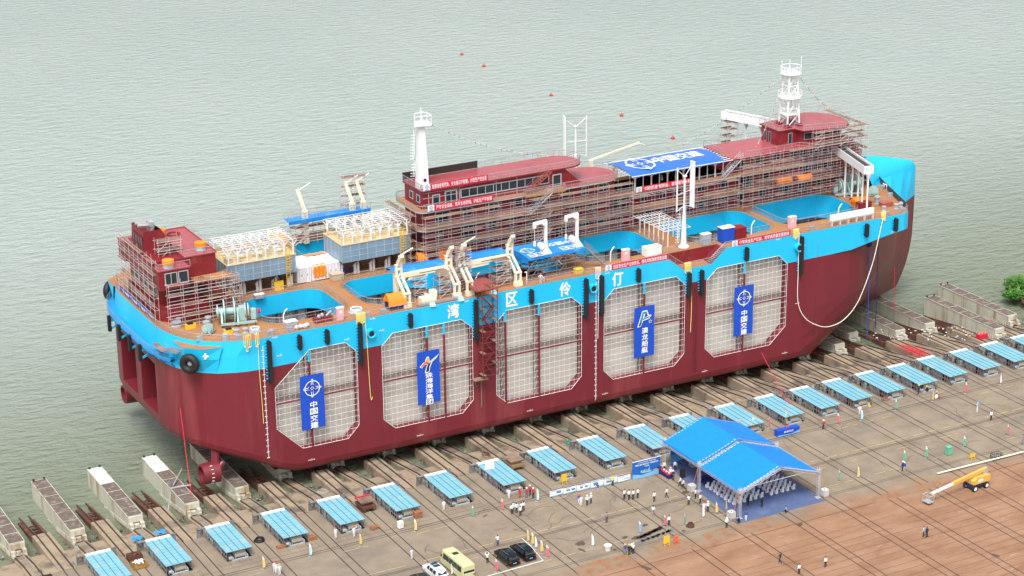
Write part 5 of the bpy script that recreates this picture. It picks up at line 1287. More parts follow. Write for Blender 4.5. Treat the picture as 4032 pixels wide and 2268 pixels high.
# small white pergola by the near side wind column
pg = MB()
P0, P1 = (21.9,14.3), (28.9,5.2)
for k in range(7):
    y = 5.4+k*1.5
    xa, xb = 24.9-(y-5)*0.02, 29.4
    for x in (25.2, 29.2): 
        if not (k == 0 and x > 29): pg.bb(x-.07,x+.07,y-.07,y+.07,ZD,27.8)
    pg.beam((24.4,y,27.85),(29.6,y,27.85),0.08,0.10)
for k in range(9): x = 24.3+k*0.66; pg.beam((x,5.0,28.0),(x,15.2,28.0),0.06,0.07)
pg.build("pergola", WHITE, ship)
# walkways with blue sheeting on the far side and their davits
for k, (xa, xb) in enumerate(((-30.0,-17.0),)):
    t = scaffold("far side scaffold below the long blue sheeted walkway", xa, xb, 38.4, 40.2, ZD, 29.4, 2.2, 1.5, rt=0.05)
    pl = MB(); pl.bb(xa-1,xb+1.5,38.2,40.4,29.4,29.5); pl.bb(xa-1,xb+1.5,38.15,38.2,28.9,29.5); o = pl.build("blue_walkway_sheet", TARP); tag(o, "long blue sheeted walkway along the far side left of the accommodation", "tarp", "blue tarps on the deck frames")
    rr_ = MB(); railing(rr_, [(xa-1,38.25,29.5),(xb+1.5,38.25,29.5)], 1.1, fine=False); railing(rr_, [(xa-1,40.3,29.5),(xb+1.5,40.3,29.5)], 1.1, fine=False); rr_.build("railing", RAIL, o)
for x in (-27.6,-18.6,-16.5):
    mb = MB(); mb.bb(x-.45,x+.45,38.6,39.5,ZD,30.8); mb.beam((x,39,30.8),(x-.6,40.5,34.4),0.5,0.4); mb.beam((x+.2,39,27),(x-1.1,39.2,25),0.4); mb.tube((x-.5,40.2,34.2),(x+1.9,40.4,35.2),0.1,6); mb.build("davit", CREAM, ship)
mb = MB(); mb.bb(-0.2,0.1,39.8,40.2,ZD,33.4); mb.beam((0,40,33.2),(-2.6,40,33.6),0.35,0.5); mb.tube((-2.4,40,33.4),(-2.4,40,31.5),0.05,4); mb.build("davit", CREAM, ship)
mb = MB(); mb.bb(30,30.6,39.6,40.4,ZD,31); mb.beam((30.3,40,31),(40,38.4,33.4),0.28,0.3); mb.tube((39.6,38.4,33.4),(41,38,32.8),0.1,5); mb.build("far_crane", CREAM, ship)
# ------------------------------------------------------------------ scaffolds round the houses
scaffold("long brown scaffold along the accommodation front amidships", -16.2, 24.0, 15.0, 16.0, ZD+0.9, 34.1, 2.3, 1.6, skip=0.35, seed=3, diag=False, rt=0.028)
scaffold("lower brown scaffold along the deck below the blue canopy", 24.2, 46.3, 15.0, 16.0, ZD+0.9, 31.3, 2.3, 1.6, skip=0.35, seed=23, diag=False, rt=0.028)
scaffold("dense scaffold along the forward block under the bridge", 46.8, 72.6, 14.2, 15.3, ZD+0.9, 35.2, 2.1, 1.6, skip=0.4, seed=4, diag=False, rt=0.028)
scaffold("scaffold across the after end of the accommodation block", -18.0, -16.9, 17.2, 27.0, ZD+0.5, 34.2, 2.0, 1.6, along='y', seed=5, diag=False, rt=.028)
scaffold("scaffold wrapped round the bridge front", 62.5, 73.5, 14.2, 15.2, 34.6, 37.8, 1.9, 1.2, seed=6); 
scaffold("scaffold at the bow end of the bridge wing", 73.8, 74.8, 14.6, 27, ZD, 37.6, 2.2, 2.0, along='y', seed=7)
scaffold("scaffold along the near side of the stern house", -62.5, -51.0, 10.6, 11.7, ZD, 32.0, 2.2, 1.9, seed=8, skip=0.5, diag=False)
scaffold("scaffold along the stern face of the stern house", -64.0, -63.3, 13.5, 31.0, ZD+0.6, 35.2, 2.3, 1.9, along='y', seed=9, skip=.35, diag=False)
scaffold("scaffold beside the stern funnel", -61.5, -57.8, 17.3, 19.0, 34.1, 37.0, 1.8, 1.5, seed=10)
scaffold("small scaffold at the forward corner of the stern house", -51.6, -50.4, 11.0, 17.5, ZD, 30.6, 2.1, 1.9, along='y', seed=11)
scaffold("scaffold tower under the far white gantry", 59.2, 61.4, 37.5, 40.0, ZD, 34.6, 2.2, 1.4, seed=12, rt=0.05)
scaffold("thin scaffold tower between the left cream davits", -24.2, -22.2, 3.0, 5.0, ZD, 29.0, 1.9, 1.3, seed=13)
scaffold("plank scaffold tower beside the second cream davit", -20.2, -18.2, 2.2, 4.4, ZD, 29.2, 1.9, 1.4, seed=14)
scaffold("scaffold tower around the third cream davit", -16.6, -14.0, 3.2, 5.4, ZD, 32.0, 1.9, 1.5, seed=15)
scaffold("plank scaffold tower beside the fourth cream davit", -9.9, -7.3, 2.0, 4.4, ZD, 29.4, 1.9, 1.4, seed=16)
scaffold("scaffold around the far side davits", -19.6, -15.4, 40.2, 41.6, ZD, 35.0, 2, 1.6, seed=17, rt=0.04)
# ------------------------------------------------------------------ banners
def hbanner(label, txt, x0, x1, z0, z1, y, group="red slogan banners"):
    t = thing("banner", label, "banner", ((x0+x1)/2,y,z0), group)
    w_ = 1.0*(z1-z0)*1.15
    mb = MB(); n = 30; mb.grid([[(x0+w_+(x1-x0-w_)*i/n, y-0.03+0.02*sin(i*1.7), z) for i in range(n+1)] for z in (z0,z1)]); c = mb.build("cloth", BANR, t)
    mb = MB(); mb.grid([[(x0+w_*i/4, y-0.03, z) for i in range(5)] for z in (z0,z1)]); p = mb.build("logo_patch", WHITE, t)
    emblem(p, (x0+w_/2,y-0.06,(z0+z1)/2+0.1), (z1-z0)*0.30, BANB); text("中国交建", 1, (x0+w_/2,y-0.06,z0+0.13), BANB, p, wid=w_*0.6, hei=(z1-z0)*0.13, thick=0.01)
    text(txt, 1, ((x0+w_+x1)/2,y-0.075,(z0+z1)/2), WHITE, c, wid=(x1-x0-w_)*0.94, hei=(z1-z0)*0.70, bold=0.008, thick=0.01)
hbanner("red banner along the deck edge left of the notch, above the fourth tank opening", "压实安全生产主体责任，强化风险隐患排查治理", 9.5, 21.85, 24.93, 25.95, 0.02)
hbanner("red banner along the deck edge right of the notch, above the fifth tank opening", "守牢安全生产红线，筑牢高质量发展底线", 34.8, 47.05, 24.93, 25.95, 0.02)
hbanner("red banner on the rail of the upper roof beside the tapered mast", "隐患排查零死角，安全意识不松懈，共筑生产安全堤", -14.9, -2.7, 37.82, 38.95, 18.2)
hbanner("red banner on the balcony rail one deck below the roof banner", "严守安全规章，筑牢生命防线，护航生产平安路", -14.8, -2.4, 34.6, 35.65, 16.9)
hbanner("red banner below the blue midship canopy, partly behind the wind column", "“四航航通”赋新能，提质增效向未来", 25.85, 38.05, 31.55, 32.55, 16.8)
def vbanner(label, txt, cx, kind):
    z0, z1, hw = 8.42, 17.53, 2.02; y = -0.45
    t = thing("banner", label, "banner", (cx,y,z0), "tall blue banners on the hull")
    mb = MB(); mb.grid([[(cx-hw+2*hw*i/10, y-0.05*sin(i*1.3+j*.5)-0.02, z0+(z1-z0)*j/16) for i in range(11)] for j in range(17)]); c = mb.build("cloth", BANB, t, smooth=True); yy = y-0.11
    if kind == 0:
        emblem(c, (cx,yy,15.3), 1.38, WHITE); n = 4
        for i, ch in enumerate(txt): text(ch, 1, (cx+0.12,yy,12.55-i*1.17), WHITE, c, wid=1.3 if ch != "中" else 1.15, hei=1.02, bold=0.03)
    elif kind == 1:
        for pts, m in (([(-1.6,-.3),(-.9,.35),(-.2,.5),(.05,-.05),(-.6,-.1),(-1.2,-.6)],FLAGC["white"]),([(-.75,.3),(-.3,1.25),(.1,1.2),(.2,.4),(.05,-.1)],FLAGC["white"]),([(-.15,0.0),(.6,.6),(1.9,1.35),(1.5,.75),(.7,.2),(.3,-.6),(.1,-1.5),(-.7,-1.5),(-.5,-.7)],FLAGC["white"]),
                       ([(-1.45,-.3),(-.85,.25),(-.25,.38),(-.08,0),(-.6,0),(-1.15,-.5)],FLAGC["red"]),([(-.6,.35),(-.22,1.1),(.02,1.05),(.08,.4),(-.05,.1)],mat("logo_orange", (0.85,0.35,0.05), 0.6)),([(.0,.05),(.7,.62),(1.7,1.2),(1.4,.8),(.7,.35)],FLAGC["sky"]),([(-.08,-.05),(.5,.25),(.15,-.5),(0,-1.35),(-.5,-1.35),(-.35,-.7)],NAVY)):
            k = 0.016 if m is FLAGC["white"] else 0.03; MB().poly([(cx+p[0],yy-k,15.35+p[1]) for p in pts]).build("emblem", m, c)
        for i, ch in enumerate(txt): text(ch, 1, (cx+0.05,yy,13.35-i*0.93), WHITE, c, wid=1.3, hei=0.84, bold=0.03)
    else:
        def st(pts, w_, m, k): MB().poly([(cx+p[0],yy-k,15.3+p[1]) for p in pts]).build("emblem", m, c)
        st([(-1.45,-1.3),(-.5,1.5),(.5,1.5),(.85,.55),(1.45,.5),(.85,-.15),(-.3,-.3),(-.75,-1.3)], 0, FLAGC["white"], 0.012)
        st([(-1.25,-1.18),(-.4,1.3),(.4,1.3),(.65,.45),(-.15,.15),(.1,.95),(-.15,.95),(-.45,-.3)], 0, mat("logo_teal", (0.01,0.25,0.42), 0.6), 0.025); st([(-.3,.1),(1.2,.4),(.75,.05),(-.4,-.15)], 0, MATS["logo_teal"], 0.026); st([(.0,.3),(.3,.95),(.55,.45)], 0, NAVY, 0.028); st([(-1.2,-1.15),(-.75,-.45),(-.55,-.5),(-.8,-1.15)], 0, NAVY, 0.029)
        sp_ = [((0.42 if i % 2 == 0 else 0.18)*sin(i*pi/5), (0.42 if i % 2 == 0 else 0.18)*cos(i*pi/5)) for i in range(10)]; st([(1.15+a,-.65+b) for a, b in sp_], 0, FLAGC["white"], 0.012); st([(1.15+a*.6,-.65+b*.6) for a, b in sp_], 0, NAVY, 0.028)
        for i, ch in enumerate(txt): text(ch, 1, (cx+0.1,yy,13.2-i*1.18), WHITE, c, wid=1.25, hei=1.02, bold=0.03)
vbanner("tall blue banner with ring emblem on the leftmost tank opening", "中国交建", -44.12, 0)
vbanner("tall blue banner with red and light blue cross emblem on the second tank opening", "珠海海洋集团", -23.87, 1)
vbanner("tall blue banner with letter A emblem and star on the fourth tank opening", "澳龙船艇", 16.93, 2)
vbanner("tall blue banner with ring emblem on the rightmost tank opening", "中国交建", 37.27, 0)
t = thing("banner", "long blue banner with repeated ring emblems on the stern rail", "banner", (-63.75,24,25.1))
mb = MB(); mb.grid([[(-63.72,31.5-15.5*i/20,z) for i in range(21)] for z in (25.1,26.0)]); c = mb.build("cloth", BANB, t)
for k in range(4):
    y = 29.6-k*3.9; emblem(c, (-63.76,y,25.55), 0.42, WHITE, right=(0,-1,0)); text("中国交建", 1, (-63.76,y-1.75,25.5), WHITE, c, right=(0,-1,0), wid=1.9, hei=0.42)
# ------------------------------------------------------------------ deck machinery
def winch(x, y, s, rz, name="mooring_winch", zb_=ZD):
    M = Matrix.Translation((x,y,zb_)) @ Matrix.Rotation(rz,4,'Z'); Mr = (Matrix.Rotation(rz,3,'Z') @ Matrix.Rotation(pi/2,3,'Y'))
    P = lambda a,b,c: M @ Vector((a*s,b*s,c*s))
    f = MB()
    for a in (-1.2,1.0):
        for q in (-1,1): f.beam(P(a,q*1.6,0.6),P(a,q*.3,2.0),0.25*s,0.3*s)
        f.beam(P(a,-1.7,.5),P(a,1.7,.5),0.3*s,.25*s)
    for q in (-1.5,1.5): f.beam(P(-1.3,q,.5),P(3.6,q*.7,.5),0.25*s,.3*s)
    w_ = f.build(name, MINT, ship)
    d = MB(); d.lathe(P(-1.0,0,1.9), [(0.5*s,-.9*s),(0.5*s,3.2*s)], 16, Mr)
    for a, r in ((-1.8,1.0),(-0.9,1.75),(0.5,1.85),(2.0,1.05),(2.4,1.0)): d.lathe(P(a,0,1.9), [(r*s,0),(r*s,.16*s)], 22, Mr)
    d.build("drum", MINT, w_)
    g = MB(); g.box(P(1.7,0,1.5), (1.0*s,1.3*s,1.9*s), rz); g.box(P(3.2,0,1.3),(.7*s,.9*s,1.4*s),rz); g.build("gear_case", MINT, w_)
    c = MB(); c.lathe(P(1.0,0,1.9), [(0.33*s,0),(0.33*s,.35*s)], 12, Mr); c.lathe(P(3.8,-.2,1.7), [(0.4*s,0),(0.3*s,.4*s)], 12, Mr); c.build("red_coupling", BANR, w_)
    l = MB()
    for a in (-1.2,1.0,2.2,3.4):
        for q in (-1.3,1.3): l.beam(P(a,q,0),P(a,q*.9,.5),.12*s)
    l.build("trestle", RUST, w_)
winch(-53.6, 8.4, 1.12, radians(-18)); winch(71.2, 14.4, 1.05, radians(170), zb_=ZD)
winch(74.0, 11.4, 0.5, radians(60), "capstan_winch"); winch(-58.3, 6.0, 0.45, radians(40), "capstan_winch")
def bollard(x, y, r=0.45, h=1.0, twin=False): MB().lathe((x,y,ZD), [(r*1.15,0),(r*1.15,.12),(r*.85,.2),(r*.85,h*.75),(r*1.1,h*.85),(r*1.1,h),(r*.7,h)], 14).build("deck_roller", GREYP, ship)
for x, y, r, h in ((-57.7,8.1,.5,1.3),(-56.7,9.9,.5,1.3),(-54.5,3.6,.42,.8),(-53.1,3.5,.42,.8),(-51.8,2.3,.4,.5),(-56.3,3.6,.42,.5),(-49.5,1.6,.4,.5),(71.5,7.1,.55,1.4),(70.0,3.2,.4,.8),(72.6,2.9,.45,.9),(74.0,3.4,.4,.7),(74.8,4.2,.4,.6),(-61.3,11.6,.7,.8),(-60.6,12.4,.4,1.0)): bollard(x,y,r,h)
for x, y in ((-57.0,1.8),(-55.0,1.15),(-50.2,0.6),(-47.0,0.5),(-60.4,4.0),(68.6,0.5),(72.4,0.6),(52.0,0.5),(76.2,9.3),(78.1,14.0),(-34.0,0.5),(-31.0,0.5)):
    m = MB(); m.bb(x-.5,x+.5,y-.18,y+.18,ZD,ZD+.75); m.build("fairlead", GREYP, ship); 
for (x0,x1,y0,y1,z1,m,lab) in ((-38.7,-37.6,.9,1.5,27.0,PINK,"pink electrical cabinet at the deck edge near the first yellow rope"),(14.6,15.9,2.7,3.4,26.9,PINK,"pale pink cabinet behind the red slogan banner left of the notch"),(49.1,50.5,3.0,3.7,27.0,PINK,"pale pink cabinet near the deck edge right of the slogan banner"),
    (34.4,36.9,2.3,3.9,27.5,BANB,"blue double cabinet with grey roof behind the notch"),(37.2,39.6,2.6,4.6,26.9,HRED,"dark red machinery box beside the blue cabinet"),(30.7,32.4,2.8,3.8,26.9,GREYP,"grey steel box behind the notch railing"),(19.2,22.3,2.75,4.2,26.4,WHITE,"white framed air unit with rusty top near the notch"),
    (66.0,68.6,5.0,6.3,26.3,HRED,"dark red box with orange cover among the bow gantry posts"),(-46.8,-44.9,2.3,3.4,25.7,GREYP,"grey wrapped machine near the stern deck edge"),(70.9,73.2,4.6,5.9,25.6,mat("brick_red_skip", (0.35,0.10,0.08), 0.7),"brick red skip on the bow deck"),(-46.1,-44.6,16.6,17.3,25.6,GREYP,"grey box by the first hatch railing"),(-31.8,-29.8,18.2,19.6,26.0,mat("crate_beige", (0.45,0.38,0.28), 0.8),"beige wooden crate between the containers and hatch"),(4.2,5.6,0.6,1.5,25.9,YEL,"pair of yellow panels at the deck edge left of the white rope")):
    t = thing("cabinet", lab, "cabinet" if "cabinet" in lab else "box", ((x0+x1)/2,(y0+y1)/2,ZD))
    MB().bb(x0,x1,y0,y1,ZD+.05,z1).build("body", m, t); MB().bb(x0-.06,x1+.06,y0-.06,y1+.06,z1,z1+.08).build("top", WHITE if m in (PINK,GREYP,BANB) else m, t)
    d = MB(); n = 2 if x1-x0 > 1.8 else 1
    for k in range(n): a = x0+(x1-x0)*k/n; d.bb(a+.08,a+(x1-x0)/n-.08,y0-.03,y0,ZD+.2,z1-.12)
    d.build("door", m, t); 
    if m is PINK: MB().bb(x0+.35,x0+.8,y0-.045,y0-.031,ZD+1.3,ZD+1.7).build("notice", WHITE, t)
def tented(cx, cy, w_, d, h, lab, m=ORG, body=NAVY, z=ZD):
    t = thing("covered_machine", lab, "covered machine", (cx,cy,z)); MB().bb(cx-w_/2,cx+w_/2,cy-d/2,cy+d/2,z,z+h*.62).build("body", body, t)
    c = MB(); n = 10
    c.grid([[(cx-w_*.62+w_*1.24*i/n+.05*sin(i*2+j), cy+yy*d, z+h*zz_+.06*sin(i*1.7+j*2)) for i in range(n+1)] for j, (yy, zz_) in enumerate(((-.68,.28),(-.6,.62),(-.3,.9),(0,1.0),(.35,.88),(.62,.5)))])
    c.poly([(cx-w_*.62,cy-.6*d,z+h*.6),(cx-w_*.62,cy,z+h),(cx-w_*.62,cy+.6*d,z+h*.5)]); c.build("orange_tarp", m, t, smooth=True)
tented(-28.3, 2.0, 2.6, 1.8, 2.6, "orange tarp draped over a navy machine near the left davit foot")
tented(-33.5, 38.6, 2.2, 2.0, 2.9, "orange covered machine on the far side deck behind the containers")
tented(-15.7, 20.2-2.2, 1.5, 1.2, 2.5, "left of two orange wrapped units in front of the accommodation", body=ORG); tented(-11.7, 17.8, 1.7, 1.2, 2.7, "right of two orange wrapped units in front of the accommodation", body=ORG)
tented(67.6, 7.6, 2.2, 1.8, 1.8, "bright orange wrapped machine among the bow gantry posts", body=ORG)
for x, y, z in ((57.3,16.6,28.2),(61.6,16.2,28.2)): tented(x, y, 2.6, .8, 1.4, "orange tarp hung on the forward scaffold at x%d" % x if False else ("left orange tarp bundle on the forward scaffold" if x < 60 else "right orange tarp bundle on the forward scaffold"), body=ORG, z=z)
for (x, y, r, lab) in ((-34.3,3.6,.95,"round vent ring with ribbed base on the deck between two hatches"),(-51.5,2.0+1.6,.75,"pale ring lying on the stern deck beside rope coils")):
    t = thing("vent_ring", lab, "vent", (x,y,ZD)); MB().lathe((x,y,ZD), [(r*1.35,0),(r,.45),(r*.8,.45),(r*.8,.1)], 20).build("base", GREYP, t); MB().torus((x,y,ZD+.48), r*.92, .1).build("rim", WHITE, t)
for k, (x, y) in enumerate(((-45.6,.9),(-44.9,1.1),(-44.3,.8),(-43.8,1.2))): tag(MB().ell((x,y,25.25), (.42,.42,.38)).build("float", mat("float_white%d" % k, (.55,.66,.66), .5)), "pale round float at the stern deck edge", "float", "pale floats at the deck edge")
t = thing("machine_frame", "dark red machine with wrapped valves beside the hatch railing", "machine", (-40.6,2.3,ZD)); MB().bb(-42.2,-39.2,1.6,2.7,24.95,25.7).build("skid", HRED, t); v = MB(); v.ell((-41.4,2,25.9),(.3,.3,.35)).ell((-40.8,2.1,26),(.3,.3,.35)).tube((-40.2,2,25.8),(-39.2,2.3,26.3),.18,8); v.build("valve", GREYP, t)
for (x, y, m, lab) in ((-41.0,19.2,YEL,"yellow panel box in front of the left feed plant"),(-59.7,9.7,YEL,"yellow wedge block on the stern deck"),(-55.4,4.5,YEL,"yellow skip with black parts beside the stern winch")):
    t = thing("box", lab, "box", (x,y,ZD)); MB().bb(x-.8,x+.8,y-.3,y+.3,ZD,ZD+(1.5 if y > 15 else .7)).build("body", m, t); MB().bb(x-.5,x+.4,y-.25,y+.2,ZD+.7,ZD+.95).build("contents", BLACK if y < 15 else m, t)
for k, x in enumerate((-46.5,-12.7,22.4-9.5,41.6,60.4)):  # gooseneck pipes at the hatches
    MB().path([(x,4.0,ZD),(x,4.0,ZD+1.6),(x+.35,4.0,ZD+2.2),(x+.7,4.0,ZD+2.5)], .1, 6).build("gooseneck", WHITE, ship)
MB().path([(-4.9,1.0,ZD),(-4.9,1.0,ZD+2.2),(-5.3,1.0,ZD+2.2)], .08, 6).build("lamp_post", WHITE, ship)
rk = MB(); rk.bb(56.2,65.6,.5,1.0,25.7,26.9)
for k in range(12): rk.bb(56.3+k*.78,56.9+k*.78,.44,.5,25.9,26.1); rk.bb(56.3+k*.78,56.9+k*.78,.44,.5,26.3,26.5)
for k in range(6): rk.bb(56.4+k*1.8,56.6+k*1.8,.55,.95,ZD,25.7)
rkb = rk.build("cable_rack", WHITE); tag(rkb, "long white ladder rack on stands along the bow deck edge", "rack")
# ropes
def catmull(P, n=6):
    P = [Vector(p) for p in P]; out = []
    for i in range(len(P)-1):
        a, b, c, d = P[max(i-1,0)], P[i], P[i+1], P[min(i+2,len(P)-1)]
        for k in range(n):
            t = k/n; out.append(0.5*((2*b)+(c-a)*t+(2*a-5*b+4*c-d)*t*t+(3*b-a-3*c+d)*t**3))
    return out+[P[-1]]
def hank(x, z, m, lab, n=7, L_=1.6, tail=None, wd=1.1):
    mb = MB(); R = random.Random(int(x*3))
    for k in range(n):
        a = x-wd/2+wd*k/n; l = L_*R.uniform(.75,1.15)
        mb.path(catmull([(a,.12,z),(a-.02,-.12,z-.2),(a,-.14,z-l),(a+wd/n*.5,-.16,z-l-.15),(a+wd/n,-.14,z-l),(a+wd/n,-.12,z-.2),(a+wd/n,.12,z)], 3), .055, 4)
    if tail: mb.path(catmull(tail, 6), .055, 5)
    return tag(mb.build("rope_hank", m), lab, "rope", "mooring ropes hung on the ship's rail")
hank(-54.2, 25.95, ROPEY, "yellow rope loops over the stern quarter rail, leftmost", 4, 2.2); hank(-52.6, 25.95, ROPEY, "yellow rope loop with long tail down beside the draft scale", 2, 2.0, [(-52.6,-.3,24.5),(-52.6,-.3,19),(-52.45,-.3,14.5),(-52.4,-.35,11.0)], .5)
hank(-35.2, 25.95, ROPEY, "thick yellow rope hank above the second long fender with a hanging tail", 9, 1.7, [(-34.6,-.3,25),(-34.5,-.5,22),(-34.2,-.3,14),(-34.05,-.35,11.2),(-33.8,-.35,11.6)], 1.5)
hank(8.0, 25.95, ROPEW, "white rope hank right of the ship name with a tail down the hull", 4, 1.7, [(8.0,-.3,24.6),(7.95,-.3,18),(7.9,-.3,13.4)], .9); hank(25.8, 23.65, ROPEY, "yellow rope hank in the notch with a white tail", 7, 1.5, [(26.3,-.3,22.8),(26.55,-.3,16),(26.4,-.35,11)], 1.2)
hank(48.2, 25.95, ROPEY, "yellow rope hank at the right end of the slogan banner", 7, 1.5, None, 1.1); hank(67.3, 25.95, ROPEY, "yellow rope hank near the bow corner", 6, 1.4, None, .9)
tag(MB().path(catmull([(48.7,-.3,25.4),(48.75,-.4,18),(48.86,-.5,12.5),(50.2,-.8,9.4),(52.6,-1.2,7.6),(55.2,-1.5,6.9),(58.4,-1.6,7.7),(61.6,-1.4,10.6),(64.6,-1,16.8),(66.4,-.4,22.2),(67.2,-.2,24.9)], 8), .075, 5).build("mooring_line", ROPEW), "pale rope sagging in a deep loop from fender to bow rail", "rope")
for (p, q, r, lab, m) in (((-64.0,4.6,14.3),(-64.6,0.2,0.2),.055,"red ribbon hanging from the hull to the stern thruster",REDROPE),((48.2,-0.6,6.2),(44.5,-16.5,1.9),.05,"thin red cord from the hull down to the blue block",REDROPE)): tag(MB().tube(p,q,r,5).build("ribbon",m), lab, "ribbon")
a, b = (30.6,-.2,5.3), (37.0,-20.8,0.9)
for o in list(bpy.data.objects):
    if o.get("label","").startswith("thin red cord"): bpy.data.objects.remove(o)
tag(MB().path(catmull([G(2900,1480,4.5).to_tuple() if False else (41.5,-.4,4.2),(38.5,-9.5,2.2),(34.4,-20.3,1.3)],8),.05,4).build("ribbon", REDROPE), "thin red cord from the hull down to the blue podium", "ribbon")
for (x, y, z1, m, lab) in ((66.6,3.0,20.8,BANB,"bright blue strap hanging down the bow to the cradle"),(71.0,6.2,21.3,NAVY,"dark blue strap hanging down the bow"),(80.4,12.6,9.5,REDROPE,"thin red line with red ball hanging at the bow")):
    tag(MB().tube((x,y-.6,z1),(x+.2,y-.9,1.2),.07,5).build("strap",m), lab, "strap")
# red stair tower on the near side
t = thing("stair_tower", "dark red zigzag stair tower hung on the hull between second and third openings", "stair tower", (-13.3,-1.0,11.0)); TW = mat("tower_red", (.20,.03,.03), .6, var=.2)
mb = MB(); X0, X1, YA, YB = -14.6, -11.8, -1.7, -.15
for x in (X0,X1):
    for y in (YA,YB): mb.beam((x,y,11.5),(x,y,26.4),.11)
for k in range(8):
    z = 11.6+k*1.9
    for y in (YA,YB): mb.beam((X0,y,z),(X1,y,z),.08)
    for x in (X0,X1): mb.beam((x,YA,z),(x,YB,z),.08); mb.beam((x,YA,z+1),(x,YB,z+1),.05)
    mb.beam((X0,YA,z+1),(X1,YA,z+1),.05)
mb.build("frame", TW, t)
for k in range(7):
    z = 11.6+k*1.9; a, b_ = (X0+.6,X1-.6) if k % 2 else (X1-.6,X0+.6); s_ = MB()
    for y in (-1.3,-.6): s_.beam((a,y,z),(b_,y,z+1.9),.07,.18)
    for q in range(8): s_.box((a+(b_-a)*(q+.5)/8,-.95,z+1.9*(q+.5)/8),(.22,.7,.04))
    s_.build("flight", TW, t)
lp = MB()
for k in range(8): z = 11.6+k*1.9; x = X0+.35 if k % 2 == 0 else X1-.35; lp.bb(x-.35,x+.35,YA,YB,z-.03,z+.03)
lp.build("landing", PLANK, t)
tp_ = MB(); tp_.bb(X0-1.0,X0+1.6,YA,3.6,26.35,26.5); tp_.bb(X0+1.6,X1+.6,.6,3.6,26.35,26.5); tp_.bb(X0+1.6,X1+.6,YA,-1.3,26.35,26.5); railing(tp_, [(X0-1,YA,26.5),(X1+.6,YA,26.5),(X1+.6,3.6,26.5),(X0-1,3.6,26.5)], 1.1, closed=True, fine=False); tp_.build("top_platform", mat("tower_deck_red", (.28,.07,.06), .7), t)
ll = MB(); ll.bb(X0-1.4,X0+1,-1.6,-.2,10.9,11.0); ll.beam((X0-1.2,-1,10.9),(X0-.4,-.1,9.2),.1); ll.tube((X0+.3,-.4,5.6),(X0+.3,-.4,11),.08,6); ll.build("lower_platform", PLANK, t)
hl = MB()
for s in (-.25,.25): hl.tube((27.6+s,-.12,3.2),(27.6+s,-.12,19.5),.04,4)
for k in range(40): hl.tube((27.35,-.12,3.4+k*.4),(27.85,-.12,3.4+k*.4),.03,4)
hl.build("hull_ladder", RED, ship)
# strings of small pennants from the masts
def bunting(p, q, sag, lab, n=26):
    t = thing("bunting", lab, "bunting", p, "strings of small coloured pennants"); mb = MB(); P = [Vector(p).lerp(Vector(q), i/n)-Vector((0,0,sag*4*(i/n)*(1-i/n))) for i in range(n+1)]; mb.path(P, .012, 3).build("string", WHITE, t)
    ks = ["red","blue","green","yellow","white"]; f = MB()
    for i in range(1, n): a = P[i]; f.mt(i % 5).poly([a+Vector((-.16,0,0)), a+Vector((.16,0,0)), a+Vector((0.02,.05,-.42))])
    f.build("pennant", [FLAGC[k] for k in ks], t)["kind"] = "stuff"
bunting((62.3,22.3,48.2), (40.9,26.4,39.5-4), 1.0, "pennant string from the lattice mast down towards the blue canopy"); bunting((63,22.3,48.2), (73,24,38.6), .8, "pennant string from the lattice mast forward to the bridge roof"); bunting((61.5,22,48.2), (52,18,35.8), .8, "pennant string from the lattice mast to the near forward roof edge"); bunting((-13.8,20.4,49.6), (13,22,39), 1.6, "pennant string from the tapered mast to the rounded roof end")
# ------------------------------------------------------------------ event tent and furniture
def truss(mb, p, q, w_=0.3, n=None, r=0.03):
    p, q = Vector(p), Vector(q); a = (q-p); L = a.length; a.normalize(); up = Vector((0,0,1)) if abs(a.z) < .9 else Vector((1,0,0)); u = a.cross(up).normalized()*w_/2; v = u.cross(a).normalized()*w_/2
    cs = [u+v, u-v, -u-v, -u+v]; n = n or max(2, int(L/.5))
    for c in cs: mb.tube(p+c, q+c, r, 4)
    for i in range(n):
        for k in range(4): mb.tube(p+a*L*i/n+cs[k], p+a*L*(i+1)/n+cs[(k+1)%4], r*.7, 3, cap=False)
ALU = mat("truss_aluminium", (.55,.55,.58), .4, .4)
TX0, TX1, TXM, TY0, TYM, TY1 = 5.6, 20.2, 12.9, -45.9, -34.8, -24.3
ZE, ZR = 4.4, 7.0
tent = thing("event_tent", "big bright blue double gable tent on silver truss legs over the seating", "tent", (12.9,-35,0))
for k, (ya, yb, dz) in enumerate(((TYM+.15,TY1,0.12),(TY0,TYM-.05,-0.1))):
    c = MB(); n = 12
    for s in (0, 1):
        xe = TX0 if s == 0 else TX1
        c.grid([[(xe+(TXM-xe)*u, ya+(yb-ya)*i/n, ZE+dz+(ZR-ZE)*u-.10*sin(pi*u)+.02*sin(i*2+u*5)) for u in (0,.2,.4,.6,.8,1)] for i in range(n+1)])
        c.poly([(xe,ya,ZE+dz),(xe,yb,ZE+dz),(xe,yb,ZE+dz-.25),(xe,ya,ZE+dz-.25)])
    cn = c.build("canopy", TENTB, tent, smooth=False)
    d = MB()
    for y in (ya+.35, yb-.35):
        for s in (0,1):
            xe = TX0 if s == 0 else TX1
            for j in range(12):
                u0, u1 = .04+j*.08, .085+j*.08; P = lambda u, o: (xe+(TXM-xe)*u, y+o, ZE+dz+(ZR-ZE)*u-.10*sin(pi*u)+.045)
                d.add([P(u0,-.05),P(u1,-.05),P(u1,.05),P(u0,.05)], [(0,1,2,3)])
    d.build("pale_lashing", mat("lashing_cream%d" % k, (.8,.7,.6), .7), cn)
